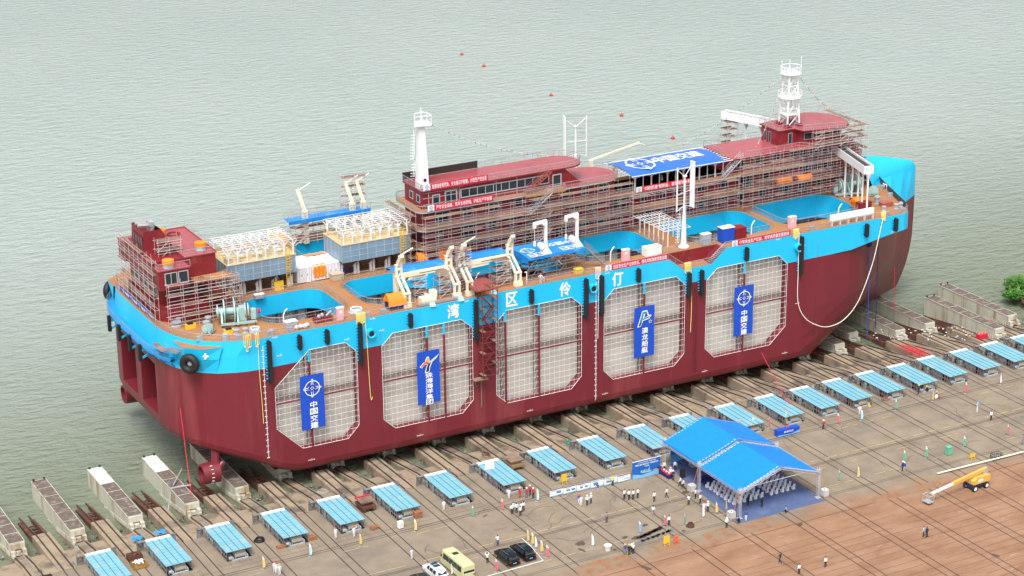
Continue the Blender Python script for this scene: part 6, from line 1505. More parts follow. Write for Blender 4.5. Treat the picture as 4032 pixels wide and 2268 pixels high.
for x, y in ((TX0,TY0),(TX1,TY0),(TX0,TYM),(TX1,TYM),(TX0+.3,TY1),(TX1,TY1)):
    t = MB(); truss(t, (x,y,0), (x,y,ZE+.7), .38); t.bb(x-.4,x+.4,y-.4,y+.4,0,.06); t.bb(x-.28,x+.28,y-.28,y+.28,ZE-.2,ZE+.35); lg = t.build("truss_leg", ALU, tent)
    w2 = MB(); w2.tube((x,y,ZE+.5),(x+(1.2 if x > 10 else -1.2),y,.9),.025,4); w2.build("orange_strap", ORG, lg)
rb = MB()
for y in (TY0,TYM,TY1):
    truss(rb, (TX0,y,ZE-.25), (TXM,y,ZR-.35), .32); truss(rb, (TXM,y,ZR-.35), (TX1,y,ZE-.25), .32); rb.tube((TX0+2.2,y,ZE+.45),(TX1-2.2,y,ZE+.45),.06,5)
for x in (TX0, TX1): truss(rb, (x,TY0,ZE-.25), (x,TY1,ZE-.25), .32)
rb.build("truss_beam", ALU, tent)
cpn = MB().prism([(4.5,-47.4),(20.4,-47.4),(20.6,-24.3),(6.9,-24.3),(5.6,-30),(5.4,-36)], 0.024, 0.04).build("carpet", CARPET); tag(cpn, "large blue grey carpet spread on the yard under the tent", "carpet")
def chair():
    t = thing("covered_chair", "", "chair", (0,0,0), "white covered chairs under the tent"); m = CLOTH["white"]
    MB().add([(-.24,-.22,.0),(.24,-.22,0),(.24,.24,0),(-.24,.24,0),(-.21,-.2,.47),(.21,-.2,.47),(.21,.2,.47),(-.21,.2,.47)], [(4,5,6,7),(0,1,5,4),(1,2,6,5),(2,3,7,6),(3,0,4,7)]).build("skirt", m, t)
    MB().add([(-.21,-.24,.45),(.21,-.24,.45),(.21,-.16,.45),(-.21,-.16,.45),(-.19,-.32,.98),(.19,-.32,.98),(.19,-.26,1.0),(-.19,-.26,1.0)], [(4,5,6,7),(0,1,5,4),(1,2,6,5),(2,3,7,6),(3,0,4,7)]).build("backrest_cover", m, t)
    return t
ct = tree(chair()); first = True
rows = [-34.4+(-1.02)*i for i in range(8)]
for i, y in enumerate(rows):
    for j in range(11):
        x = 7.5+j*1.02+(0.9 if j > 5 else 0)+.04*((i*7+j*3) % 5-2)
        place(ct, (x,y,.04), .05*((i*3+j*5) % 5-2), "white covered chair in the %s row, %s from the left aisle" % (ordinal(i), ordinal(j)), first); first = False
def table(x0, x1, y0, y1, lab, cloth=NAVY, top=None):
    t = thing("table", lab, "table", ((x0+x1)/2,(y0+y1)/2,0))
    MB().bb(x0,x1,y0,y1,.02,.75).build("table_skirt", cloth, t); MB().bb(x0-.02,x1+.02,y0-.02,y1+.02,.75,.78).build("table_top", top or cloth, t); return t
table(7.1,12.5,-32.6,-31.9,"long navy clothed table in front of the first chair row, left"); table(7.4,13.6,-33.9,-33.3,"long navy clothed table nearer the chairs"); table(13.8,18.5,-33.9,-33.3,"long navy table at the right of the front row")
g = G(2618,1872); tr_ = table(g.x-.35,g.x+.45,g.y-1.5,g.y+1.0,"navy skirted reception table with red top beside the poster wall", NAVY, BANR)
for k in range(3): MB().ell((g.x+.05,g.y-1.1+k*.7,.87), (.16,.2,.11)).build("helmet", HELM["white"], tr_)
tt = thing("table", "red covered table with small offerings near the bow cradles", "table", G(3866,1330).to_tuple()); gx, gy, _ = G(3866,1330); MB().bb(gx-1.0,gx+1.0,gy-.5,gy+.5,0,.8).build("red_cloth", BANR, tt); of = MB()
for k in range(7): of.ell((gx-.7+k*.24,gy+.2*sin(k*2),.86),(.1,.1,.08))
of.build("offering", YEL, tt)
sp_ = thing("loudspeaker", "black tall loudspeaker at the back of the tent", "speaker", G(2687,1880).to_tuple()); gx, gy, _ = G(2687,1880); MB().bb(gx-.32,gx+.32,gy-.3,gy+.3,.04,1.35).build("cabinet", BLACK, sp_); MB().bb(gx-.26,gx+.26,gy-.32,gy-.3,.15,1.25).build("grille", DARK, sp_)
stp = thing("steps", "grey carpeted steps up to the stage backdrop", "steps", (10.3,-27.2,0)); MB().bb(9.4,11.2,-27.3,-26.7,.04,.25).bb(9.4,11.2,-26.7,-26.1,.04,.45).build("tread", GREYP, stp); stg = MB().bb(8.8,18.8,-26.1,-24.7,.04,.45).build("stage_deck", CARPET); tag(stg, "low stage in front of the rear backdrop under the tent", "stage")
# poster wall, display boards
def poster(lab, x0, x1, y, z0, z1, m):
    t = thing("poster_wall", lab, "poster", ((x0+x1)/2,y,0)); MB().bb(x0,x1,y,y+.08,z0,z1).build("panel", m, t); MB().bb(x0-.05,x1+.05,y-.01,y+.1,z1,z1+.06).build("white_edge", WHITE, t)
    f = MB()
    for x in (x0+.2,x1-.2): f.beam((x,y+.1,0),(x,y+.1,z1),.06); f.beam((x,y+1.0,0),(x,y+.1,z1*.8),.05)
    f.build("stand", BLACK, t); return t
PB = mat("poster_blue", (.01,.13,.50), .4, var=.2, scale=.4, rgb2=(.03,.25,.60), amt=.3, scale2=.3)
LB = mat("poster_light_blue", (.20,.48,.75), .4, var=.25, scale=.8)
pw = poster("blue poster wall with white title lines and a picture of the ship", -1.3, 3.85, -26.4, .05, 3.0, PB)
y = -26.42
MB().add([(-1.28,y,.06),(3.83,y,.06),(3.83,y,1.0),(2.2,y,.75),(.5,y,.55),(-1.28,y,.95)], [(0,1,2,3,4,5)]).build("sea_picture", LB, pw)
text("中国交建  澳龙船艇  珠海海洋集团", 1, (1.3,y-.01,2.74), WHITE, pw, wid=3.3, hei=.16, thick=.006, bold=.01); text("养殖工船“湾区伶仃”号建造仪式", 1, (1.3,y-.01,2.36), WHITE, pw, wid=4.3, hei=.28, thick=.006, bold=.02); text("下水仪式", 1, (1.3,y-.01,1.98), WHITE, pw, wid=.9, hei=.24, thick=.006, bold=.02)
shp = MB(); shp.add([(.0,y-.01,1.15),(2.3,y-.01,1.05),(2.0,y-.01,.78),(.5,y-.01,.85)], [(0,1,2,3)]); 
for k in range(4): shp.add([(.2+k*.45,y-.012,1.13),(.5+k*.45,y-.012,1.12),(.5+k*.45,y-.012,1.35+.1*(k%2)),(.2+k*.45,y-.012,1.36)], [(0,1,2,3)])
shp.add([(1.7,y-.013,1.1),(1.85,y-.013,1.1),(1.82,y-.013,1.75),(1.74,y-.013,1.75)], [(0,1,2,3)]); shp.build("ship_picture", mat("picture_teal", (.28,.52,.55), .5), pw)
MB().add([(2.3,y-.012,.95),(3.4,y-.012,.9),(3.4,y-.012,1.0),(2.9,y-.012,1.1)], [(0,1,2,3)]).build("colour_streak", mat("streak_orange", (.8,.35,.15), .5), pw)
bd = poster("deep blue stage backdrop with pale wave picture at the rear of the tent", 7.0, 19.0, -24.6, .1, 3.8, PB); wv = MB()
for k in range(5): wv.add([(7.1,-24.62-.002*k,.3+k*.3),(9.6,-24.62-.002*k,.7+k*.25),(12,-24.62-.002*k,.45+k*.2),(12,-24.62-.002*k,.55+k*.2),(9.6,-24.62-.002*k,.88+k*.25),(7.1,-24.62-.002*k,.42+k*.3)], [(0,1,2,3,4,5)])
wv.build("wave_picture", LB, bd)
for k in range(6):
    x0 = -15.75+k*2.37; t = thing("display_board", "white display board with blue wave edge, %s of the six from the left" % ordinal(k), "display board", (x0+1.15,-25.6,0), "row of white display boards"); yy = -25.5-.14*k
    MB().bb(x0,x0+2.33,yy,yy+.05,.12,1.3).build("panel", WHITE, t); MB().bb(x0,x0+2.33,yy-.008,yy-.001,1.16,1.3).build("blue_header", NAVY if k not in (3,4) else LB, t); MB().add([(x0,yy-.006,.13),(x0+2.33,yy-.006,.13),(x0+2.33,yy-.006,.36),(x0+1.2,yy-.006,.22),(x0,yy-.006,.26)], [(0,1,2,3,4)]).build("wave_edge", LB, t)
    p_ = MB(); 
    for a, w_, h_ in ([(1.2,.8,.42)], [(.5,.7,.3),(1.4,.7,.3)], [(.5,.5,.3),(1.4,.5,.3)], [(.5,.7,.45)], [(.35,.9,.3)], [(1.2,.25,.15),(1.55,.25,.15),(1.9,.25,.15)])[k]: p_.bb(x0+a,x0+a+w_,yy-.01,yy-.002,.48,.48+h_)
    p_.build("picture", mat("board_picture%d" % k, (.12,.22,.40), .5, var=.6, scale=3), t)
    l = MB()
    for q in range(4): l.bb(x0+.3,x0+1.2+.25*(q%3),yy-.009,yy-.002,.88+q*.07,.905+q*.07)
    l.build("text_line", GREYP, t); f = MB()
    for x in (x0+.1,x0+2.23): f.beam((x,yy+.06,0),(x,yy+.06,1.25),.04); f.beam((x,yy-.5,.03),(x,yy+.5,.03),.04)
    f.build("stand", STEEL, t)
def easel(p, m, lab, w_=1.0, h_=1.2):
    t = thing("sign_board", lab, "sign", p); x, y, z = p; MB().bb(x-w_/2,x+w_/2,y-.06,y+.02,.45,.45+h_).build("panel", m, t); f = MB()
    for s in (-1,1): f.beam((x+s*w_*.4,y-.25,0),(x+s*w_*.4,y,1.0),.05); f.beam((x+s*w_*.4,y+.4,0),(x+s*w_*.4,y+.05,1.2),.05)
    f.beam((x-w_*.45,y-.15,.25),(x+w_*.45,y-.15,.25),.05); f.build("stand", m, t)
easel(G(2221,1905).to_tuple(), YEL, "yellow blank sign board on legs behind the display boards"); easel(G(2624,2150).to_tuple(), YEL, "yellow sign board on legs beside the puddle"); easel(G(2662,2143).to_tuple(), mat("sign_orange_red", (.75,.13,.05), .6), "orange red sign board right of the yellow one", .8, .9); easel(G(3828,1810).to_tuple(), YEL, "yellow board beside the long white pipe at the right", 1.0, .6)
pod = thing("podium", "blue skirted podium block with white lettering near the red cord", "podium", (35.2,-22.6,0)); gx, gy = G(3098,1708).x, G(3098,1708).y
MB().bb(gx-2.2,gx+2.2,gy-.5,gy+.5,0,1.1).build("skirt", BANB, pod); text("启动仪式", 1, (gx,gy-.52,.68), WHITE, pod, wid=1.9, hei=.35, thick=.01); MB().add([(gx-2.2,gy-.515,.05),(gx+2.2,gy-.515,.05),(gx+2.2,gy-.515,.5),(gx+.5,gy-.515,.15),(gx-2.2,gy-.515,.3)], [(0,1,2,3,4)]).build("wave_band", LB, pod); MB().ell((gx+.1,gy,1.2),(.25,.2,.2)).build("red_rosette", BANR, pod)
def ibc(p, lab):
    t = thing("water_tote", lab, "water tank", p, "caged water totes weighing down the tent"); x, y, z = p; MB().bb(x-.5,x+.5,y-.5,y+.5,.14,1.15).build("tank", TANKW, t); f = MB()
    for k in range(5):
        for a, b in ((-.52,k*.26-.52),(.52,k*.26-.52)): f.beam((x+a,y+b,.1),(x+a,y+b,1.17),.025); f.beam((x+b,y+a,.1),(x+b,y+a,1.17),.025)
    for z_ in (.3,.6,.9,1.17):
        for s in (-.52,.52): f.beam((x-.52,y+s,z_),(x+.52,y+s,z_),.025); f.beam((x+s,y-.52,z_),(x+s,y+.52,z_),.025)
    f.build("cage", STEEL, t); MB().bb(x-.55,x+.55,y-.55,y+.55,0,.12).build("pallet", PLANK, t); MB().lathe((x,y,1.15), [(.12,0),(.12,.08)], 10).build("cap", BANR, t)
ibc((4.55,-34.4,0), "water tote at the middle left tent leg, topped with red strap"); ibc((4.5,-45.3,0), "water tote at the front left tent leg"); ibc((21.4,-46.0,0), "water tote at the front right tent leg"); ibc((21.3,-34.8,0), "water tote seen under the tent at the middle right leg")
# ------------------------------------------------------------------ people
def make_pose(kind):
    J = {}; L = dict(hip=.93, kn=.5, an=.09)
    def add(n, p, r): J[n] = (Vector(p), r)
    lean = 0; add('pel',(0,0,.95),.145)
    la = ra = None
    sp = [(0,0,1.15),(0,.01,1.34),(0,.0,1.46)]
    legs = {s: [(s*.09,0,.90),(s*.10,.02,.50),(s*.105,-.01,.10),(s*.11,.15,.045)] for s in (-1,1)}
    arms = {s: [(s*.20,0,1.42),(s*.25,-.02,1.15),(s*.25,.06,.90),(s*.25,.08,.82)] for s in (-1,1)}
    if kind == 'hips': arms = {s: [(s*.20,0,1.42),(s*.36,-.06,1.20),(s*.22,.06,1.02),(s*.15,.1,1.0)] for s in (-1,1)}
    if kind == 'fold': arms = {s: [(s*.20,0,1.42),(s*.25,.02,1.17),(s*.05,.2,1.12),(-s*.05,.2,1.11)] for s in (-1,1)}
    if kind == 'up': arms = {s: [(s*.20,0,1.42),(s*.33,.12,1.55),(s*.12,.25,1.72),(s*.06,.28,1.77)] for s in (-1,1)}
    if kind == 'cam': arms = {s: [(s*.20,0,1.42),(s*.28,.1,1.22),(s*.08,.28,1.45),(s*.03,.3,1.5)] for s in (-1,1)}
    if kind == 'walk':
        legs = {1: [(.09,0,.90),(.1,.2,.53),(.1,.22,.12),(.1,.36,.06)], -1: [(-.09,0,.90),(-.1,-.04,.5),(-.1,-.36,.2),(-.1,-.26,.07)]}
        arms = {1: [(.2,0,1.42),(.26,-.14,1.18),(.26,-.12,.94),(.26,-.08,.87)], -1: [(-.2,0,1.42),(-.26,.12,1.18),(-.25,.26,.98),(-.24,.3,.92)]}
    if kind == 'point': arms[1] = [(.2,0,1.42),(.42,.12,1.38),(.62,.3,1.42),(.7,.36,1.43)]
    if kind == 'bend':
        sp = [(0,.12,1.06),(0,.3,1.12),(0,.42,1.12)]; arms = {s: [(s*.19,.4,1.1),(s*.22,.45,.84),(s*.15,.55,.62),(s*.12,.58,.55)] for s in (-1,1)}
    if kind == 'crouch':
        J['pel'] = (Vector((0,-.12,.30)),.15); sp = [(0,-.06,.5),(0,.06,.68),(0,.12,.80)]
        legs = {s: [(s*.1,-.1,.30),(s*.18,.28,.48),(s*.13,.02,.09),(s*.14,.17,.045)] for s in (-1,1)}; arms = {s: [(s*.19,.1,.76),(s*.24,.26,.52),(s*.1,.42,.42),(s*.06,.46,.40)] for s in (-1,1)}
    V_, E_, R_, T_ = [], [], [], []
    def chain(pts, rs, start, tag_):
        prev = start
        for p, r in zip(pts, rs): V_.append(Vector(p)); R_.append(r); T_.append(tag_ if isinstance(tag_, str) else tag_.pop(0)); i = len(V_)-1; 
        return
    V_.append(J['pel'][0]); R_.append((.155,.115)); T_.append('leg'); pr = 0
    def link(p, r, tg, a):
        V_.append(Vector(p)); R_.append(r if isinstance(r, tuple) else (r, r)); T_.append(tg); E_.append((a, len(V_)-1)); return len(V_)-1
    s1 = link(sp[0], (.15,.105), 'top', 0); s2 = link(sp[1], (.17,.115), 'top', s1); s3 = link(sp[2], (.075,.07), 'top', s2)
    d = (Vector(sp[2])-Vector(sp[1])).normalized(); hd = Vector(sp[2])+ (d*.10 if kind not in ('bend',) else Vector((0,.08,.06)))
    nk = link(hd, .055, 'skin', s3)
    for s in (-1,1):
        a = link(legs[s][0], .095, 'leg', 0); a = link(legs[s][1], .065, 'leg', a); a = link(legs[s][2], .048, 'leg', a); link(legs[s][3], (.05,.035), 'shoe', a)
        a = link(arms[s][0], .062, 'top', s2); a = link(arms[s][1], .047, 'top', a); a = link(arms[s][2], .036, 'top', a); link(arms[s][3], (.04,.022), 'skin', a)
    me = bpy.data.meshes.new("body"); me.from_pydata(V_, E_, []); o = bpy.data.objects.new("tmp", me); COL.objects.link(o)
    sk = o.modifiers.new("s", 'SKIN'); sk.use_smooth_shade = True; sub_ = o.modifiers.new("d", 'SUBSURF'); sub_.levels = 1; sub_.render_levels = 1
    for i, (a, b) in enumerate(R_): me.skin_vertices[0].data[i].radius = (a, b)
    me.skin_vertices[0].data[0].use_root = True
    out = bpy.data.meshes.new_from_object(o.evaluated_get(bpy.context.evaluated_depsgraph_get())); bpy.data.objects.remove(o)
    mb = MB(); idx = {'skin':0,'top':1,'leg':2,'shoe':3}
    vs = [v.co.copy() for v in out.vertices]
    for p in out.polygons:
        c = p.center; best = None
        for a, b in E_:
            A, B_ = V_[a], V_[b]; ab = B_-A; t_ = max(0, min(1, (c-A).dot(ab)/ab.length_squared)); dd = (A+ab*t_-c).length
            if best is None or dd < best[0]: best = (dd, T_[b] if t_ > .35 else (T_[a] if T_[a] != 'leg' or T_[b] == 'leg' else T_[b]), c.z)
        mb.mt(idx[best[1]]); mb.f.append(list(p.vertices)); mb.m.append(mb.c)
    mb.v = [tuple(v) for v in vs]
    hc = hd+Vector((0,.015,.125)) if kind != 'bend' else hd+Vector((0,.1,.03))
    mb.mt(0).ell(hc, (.078,.098,.118), 12, 8); mb.ell(hc+Vector((0,.098,-.015)), (.014,.022,.022), 6, 4)
    for s in (-1,1): mb.ell(hc+Vector((s*.078,0,-.01)), (.012,.022,.032), 6, 4)
    mb.mt(4)
    for s in (-1,1): mb.ell(hc+Vector((s*.03,.088,.012)), (.012,.008,.008), 6, 4)
    mb.box(hc+Vector((0,.092,-.055)), (.045,.01,.008)); mb.mt(0)
    for s in (-1,1):        # five fingers
        w_, h_ = Vector(arms[s][2]), Vector(arms[s][3]); dr = (h_-w_).normalized(); sd_ = dr.cross(Vector((0,1,0))); sd_ = sd_.normalized() if sd_.length > .1 else Vector((1,0,0))
        for k in range(4):
            b0 = h_+sd_*(k-1.5)*.019+dr*.02; b1 = b0+dr*(.045,.052,.049,.038)[k]; b2 = b1+(dr+Vector((0,.5,0))*.8).normalized()*.03; mb.tube(b0,b1,.009,5); mb.tube(b1,b2,.008,5,.006)
        b0 = h_-sd_*.03; mb.tube(b0, b0-sd_*.02+dr*.04, .01, 5, .008)
    return mb, hc
POSES = {}
for k in ('stand','hips','fold','up','cam','walk','point','bend','crouch'): POSES[k] = make_pose(k)
BODYM = {}
def cap_mesh(kind, c):
    mb = MB()
    if kind == 'helmet': mb.lathe(c+Vector((0,0,.03)), [(.150,-.012),(.148,.005),(.118,.012),(.112,.06),(.075,.105),(.001,.122)], 14); mb.box(c+Vector((0,.13,.028)), (.13,.09,.014))
    elif kind == 'hair': mb.lathe(c+Vector((0,-.012,0)), [(.083,-.03),(.092,.03),(.082,.085),(.045,.118),(.001,.128)], 12)
    elif kind == 'long': mb.lathe(c+Vector((0,-.035,-.10)), [(.07,-.12),(.088,0),(.096,.12),(.082,.185),(.045,.218),(.001,.228)], 12)
    elif kind == 'hood': mb.lathe(c+Vector((0,-.02,-.08)), [(.12,-.06),(.108,.06),(.105,.15),(.07,.205),(.001,.225)], 12)
    return mb
def person(p, pose, top, leg, head, lab, rz=None, z=0.0, shoe='black', grp=None, s=1.0):
    mb, hc = POSES[pose]
    if pose not in BODYM:
        me = bpy.data.meshes.new("person_body"); me.from_pydata(mb.v, [], mb.f)
        for m in (SKIN, CLOTH['white'], CLOTH['black'], CLOTH['black'], BLACK): me.materials.append(m)
        for q, i in zip(me.polygons, mb.m): q.material_index = i; q.use_smooth = True
        BODYM[pose] = me
    t = thing("person", lab, "person", p, grp); b = bpy.data.objects.new("body", BODYM[pose]); COL.objects.link(b); b.parent = t; ORG_[b.name] = Vector(p)
    for i, m in ((1, CLOTH[top]), (2, CLOTH[leg]), (3, CLOTH[shoe])): b.material_slots[i].link = 'OBJECT'; b.material_slots[i].material = m
    if head:
        hk, hm = head.split(':'); key = (pose, hk)
        if key not in BODYM:
            q = cap_mesh(hk, hc); o = bpy.data.meshes.new(hk); o.from_pydata(q.v, [], q.f); o.materials.append(HAIR); o.polygons.foreach_set("use_smooth", [True]*len(o.polygons)); BODYM[key] = o
        h = bpy.data.objects.new("helmet" if hk == 'helmet' else ("hood" if hk == 'hood' else "hair"), BODYM[key]); COL.objects.link(h); h.parent = t
        h.material_slots[0].link = 'OBJECT'; h.material_slots[0].material = HELM[hm] if hk == 'helmet' else (HAIR if hk in ('hair','long') else CLOTH[hm])
    t.rotation_euler = (0,0, rz if rz is not None else random.uniform(-.6,.6)); t.scale = (s,s,s); return t
HR, HW, HY, HB, HO_ = 'helmet:red','helmet:white','helmet:yellow','helmet:blue','helmet:orange'; HA, LG = 'hair:x','long:x'
PEOPLE = [
 (1322.6,2119.4,'stand','white','white',HR,"worker in white overalls and red helmet left of the winch drum",0,0),(1394.7,2114.7,'point','white','white',HR,"worker in white overalls pointing at the winch drum",0,0),
 (1082,2253,'stand','white','white',HR,"worker in white overalls and red helmet, behind another red helmet",0,0),(1089,2259,'stand','white','white',HR,"worker in white overalls and red helmet beside the yellow helmet",0,0),(1101.9,2264.5,'stand','white','white',HY,"worker in white overalls and yellow helmet at the bottom left",0,0),
 (1622,2201.8,'fold','white','white',HB,"worker in white overalls and blue helmet behind the white car",0.4,0),(1747.9,2009.7,'stand','white','white',HR,"lone worker in white overalls left of the seventh shed's front post",0,0),
 (2003.8,1963.4,'stand','white','white',HR,"worker in white overalls left of the group in red",-.5,0),(2046.9,1960.7,'hips','red','red',HW,"worker in red overalls and white helmet",0,0),(2073.6,1960.7,'stand','red','jeans',HW,"person in red shirt and pale jeans with white helmet",0,0),(2086.9,1950.9,'stand','red','navy',HW,"tallest of the red shirts with dark trousers and white helmet",0,0),(2099.8,1961.9,'stand','red','black',HW,"person in red vest and black trousers beside the pale flag",0,0),
 (2015.6,2025.4,'hips','white','black',HA,"man in white shirt at the left of the tight group of six",0,0),(2020.7,2017.5,'stand','white','black',HA,"man in white shirt behind the left one in the group of six",0,0),(2034,2020.7,'hips','white','black',HA,"man in white shirt with hands on hips in the group of six",0,0),(2048.9,2033.2,'stand','white','black',HA,"man in white shirt standing nearest in the group of six",0,0),(2052.8,2018.3,'fold','white','black',HA,"man in white shirt with folded arms in the group of six",0,0),(2061.4,2013.6,'stand','white','black',LG,"long haired woman in white at the right of the group of six",0,0),
 (2280.2,1986.2,'walk','blue','white',HR,"worker with blue vest, white trousers and red helmet before the boards",0,0),(2288,1992,'stand','white','white',HR,"worker in white overalls right beside the blue vest",0,0),(2312.3,1990.9,'hips','white','black',HW,"man in white shirt and white helmet with hands on hips",0,0),(2327.2,1983,'hips','white','navy',HW,"man in white shirt and white helmet, right of the pair",.5,0),
 (2353.9,1942.3,'cam','blue','beige',HA,"photographer in blue shirt and beige trousers facing the boards",0,0),(2412.3,1913.6,'stand','lime','black',HO_,"worker in lime vest and orange helmet at the boards",0,0),
 (2458.5,1966.6,'stand','white','black',HA,"first of four men in white shirts in line before the tent",.2,0),(2477,1968.5,'hips','white','black',HA,"second of four men in white shirts in line before the tent",.1,0),(2493.4,1967.3,'stand','white','black',HA,"third of four men in white shirts in line before the tent",.1,0),(2511.4,1962.6,'stand','white','black',HA,"fourth, rightmost man in the line of white shirts",.3,0),
 (2576.1,1975.6,'stand','white','black',HA,"man in white shirt standing alone between the line and the walker",0,0),(2625.1,1960.7,'walk','white','black',HA,"man in white shirt walking away toward the poster wall",.7,0),(2571,2030,'walk','white','grey',LG,"long haired woman in white top and grey trousers walking",-.4,0),(2634,2070.4,'stand','white','black',HA,"man in white shirt and white shoes beside the pink red flag",0,0),(2388.8,2057.5,'stand','grey','brown',HA,"man in grey shirt and dark shorts watching alone",0,0),
 (1959.9,2148.8,'cam','white','blue',HA,"man in white shirt filming with a tripod above the black cars",0,0),(1919.5,2218.2,'up','white','black',HA,"man in white shirt with raised arms taking a photo left of the black cars",0,0),
 (2460.5,2185.3,'hips','blue','grey',HY,"man in blue shirt, grey trousers and yellow helmet by the joint lines",0,0),(2478,2186,'stand','black','black',HY,"man in black with yellow helmet in the group of four",0,0),(2493.8,2181.4,'fold','white','black',HY,"man in white shirt with yellow helmet in the group of four",0,0),(2489,2175,'stand','white','black',HB,"blue helmeted man behind the group of four",0,0),
 (2598,1868.6,'fold','navy','navy',LG,"hostess in navy waistcoat at the left of the red topped table",2.9,0),(2615.5,1855,'stand','white','navy',LG,"hostess with pale blue sash behind the red topped table",2.9,0),(2650.4,1891.9,'fold','navy','black',HW,"helper in navy waistcoat and white helmet at the near end of the table",2.4,0),(2640,1880,'stand','white','red',HW,"helper in white with white helmet at the table's side",2.4,0),(2658.2,1853,'stand','white','black',HA,"man in white shirt coming round the table under the tent edge",2.6,0),(2678.7,1916.4,'walk','white','black',HA,"left of two men in white shirts walking along the carpet edge",1,0),(2690.4,1925.7,'walk','white','black',HA,"right of two men in white shirts walking along the carpet edge",1,0),
 (2738.5,1964.5,'stand','white','black',HA,"man in white shirt and white shoes by the water tote",0.6,0),(2757.1,1983.9,'stand','white','black',HA,"man in white shirt on the carpet edge below the water tote",.3,0),(2711.7,1990.1,'cam','white','black',HA,"man in white shirt with camera raised left of the tent",-.2,0),(2771.5,2018.1,'stand','white','white',HR,"worker in white overalls and red helmet beside the white flag at the tent",0,0),(2787,2015,'stand','white','black',HW,"man in white shirt and white helmet right of the red helmet at the tent",0,0),
 (2860.8,2079.4,'hips','white','black','hood:white',"person in white hooded jacket near the front tent leg",0,0),(2910.5,2058.8,'crouch','black','black',HA,"person in black crouching at the front tent leg",.8,0),(2936.9,2051,'stand','blue','white',HA,"small person in blue top beside the front tent leg",-.4,0),(2945.4,1990.1,'stand','black','black',LG,"woman in black dress behind the last chair row, left",0,0.04),(2999.8,1998.7,'stand','black','black',LG,"woman in long black dress on the carpet, right",0,0.04),(3096.8,2018,'crouch','grey','black',HA,"man crouching over drone gear on the carpet edge",.5,0.03),
 (3241.6,1692,'stand','red','navy',HW,"man in red jacket and white helmet right of the blue podium",0,0),(3384.1,1633.8,'hips','white','white',HR,"worker in white overalls and red helmet beside the sky blue flag",0,0),(3615.8,1553.5,'stand','navy','navy',HY,"dark clothed worker with yellow helmet left at the open shed",.5,0),(3629.5,1541,'stand','black','black',HY,"dark clothed worker with yellow helmet inside the open shed",.5,0),(3652,1543,'crouch','black','black',HY,"dark clothed worker with yellow helmet crouching right at the open shed",.5,0),
 (3700.7,1568,'bend','grey','orange',HY,"worker in grey shirt and orange trousers bending over",1.2,0),(3687.5,1572.1,'crouch','white','white',HA,"person in white crouching beside the orange trousers",0,0),(3846.9,1621.8,'cam','sky','white','hood:sky',"photographer in pale blue hood and white trousers",1.2,0),(3902,1655,'stand','white','black',HA,"man in white shirt and black trousers at the right, alone",0,0),
 (3554.2,1855.6,'stand','navy','navy',HW,"person in navy with white cap near the green flags",0,0),(3560,1859,'stand','blue','beige',HW,"person in blue shirt and beige trousers near the green flags",0,0),(3636.2,2114.5,'point','sky','black',HA,"man in pale blue shirt pointing on the red soil",.6,0),(3648.5,2116,'stand','navy','navy',HA,"man in navy with tripod on the red soil",0,0),(3250.3,2234,'stand','white','black',HA,"man in white shirt standing on the red soil at the bottom",0,0),(4025.6,1750,'hips','grey','grey',HA,"person in striped grey at the right photo edge",0,0),(3071,2218,'walk','black','navy',HA,"dark clothed person walking on the red soil at the bottom",.3,0),(3146,2262,'stand','white','black',HA,"man in white shirt cut off by the bottom photo edge",0,0),
 (1678.5,1187.6,'cam','white','white',HR,"worker in white overalls on deck between the cream davits",3.0,24.9),(2128.8,1115.8,'hips','white','white',HR,"worker in white leaning at the deck rail, left of two",2.8,24.9),(2140,1110,'stand','navy','white',HR,"worker with navy vest at the deck rail, right of two",2.8,24.9),(1354,1086.7,'stand','blue','blue',HO_,"worker in blue overalls and orange helmet beside the container",2.6,24.9),(1382,1074,'bend','blue','blue',HB,"worker in blue overalls bending under the second feed plant",1.2,24.9),(3490.8,748,'bend','white','white',HW,"worker in white bending at the bow machinery",1,24.9),(2606,714,'crouch','white','white',HW,"worker in white under the big blue canopy",0,31.3)]
for (px, py, pose, top, leg, head, lab, rz, z) in PEOPLE:
    person(G(px, py, z).to_tuple(), pose, top, leg, head, lab, rz, z, 'white' if leg == 'white' else 'black')
for px, py, lab in ((1960,2150,"black camera tripod before the filming man"),(3652,2116,"black tripod on the red soil"),(2848,1973,"black tripod behind the chair rows")):
    p = G(px, py); t = thing("tripod", lab, "tripod", (p.x,p.y+.25,0)); m = MB()
    for k in range(3): a = k*2.1+.5; m.tube((p.x+.4*cos(a),p.y+.25+.4*sin(a),0),(p.x,p.y+.25,1.3),.02,4)
    m.build("legs", BLACK, t); MB().bb(p.x-.07,p.x+.07,p.y+.1,p.y+.35,1.3,1.45).build("camera", BLACK, t)
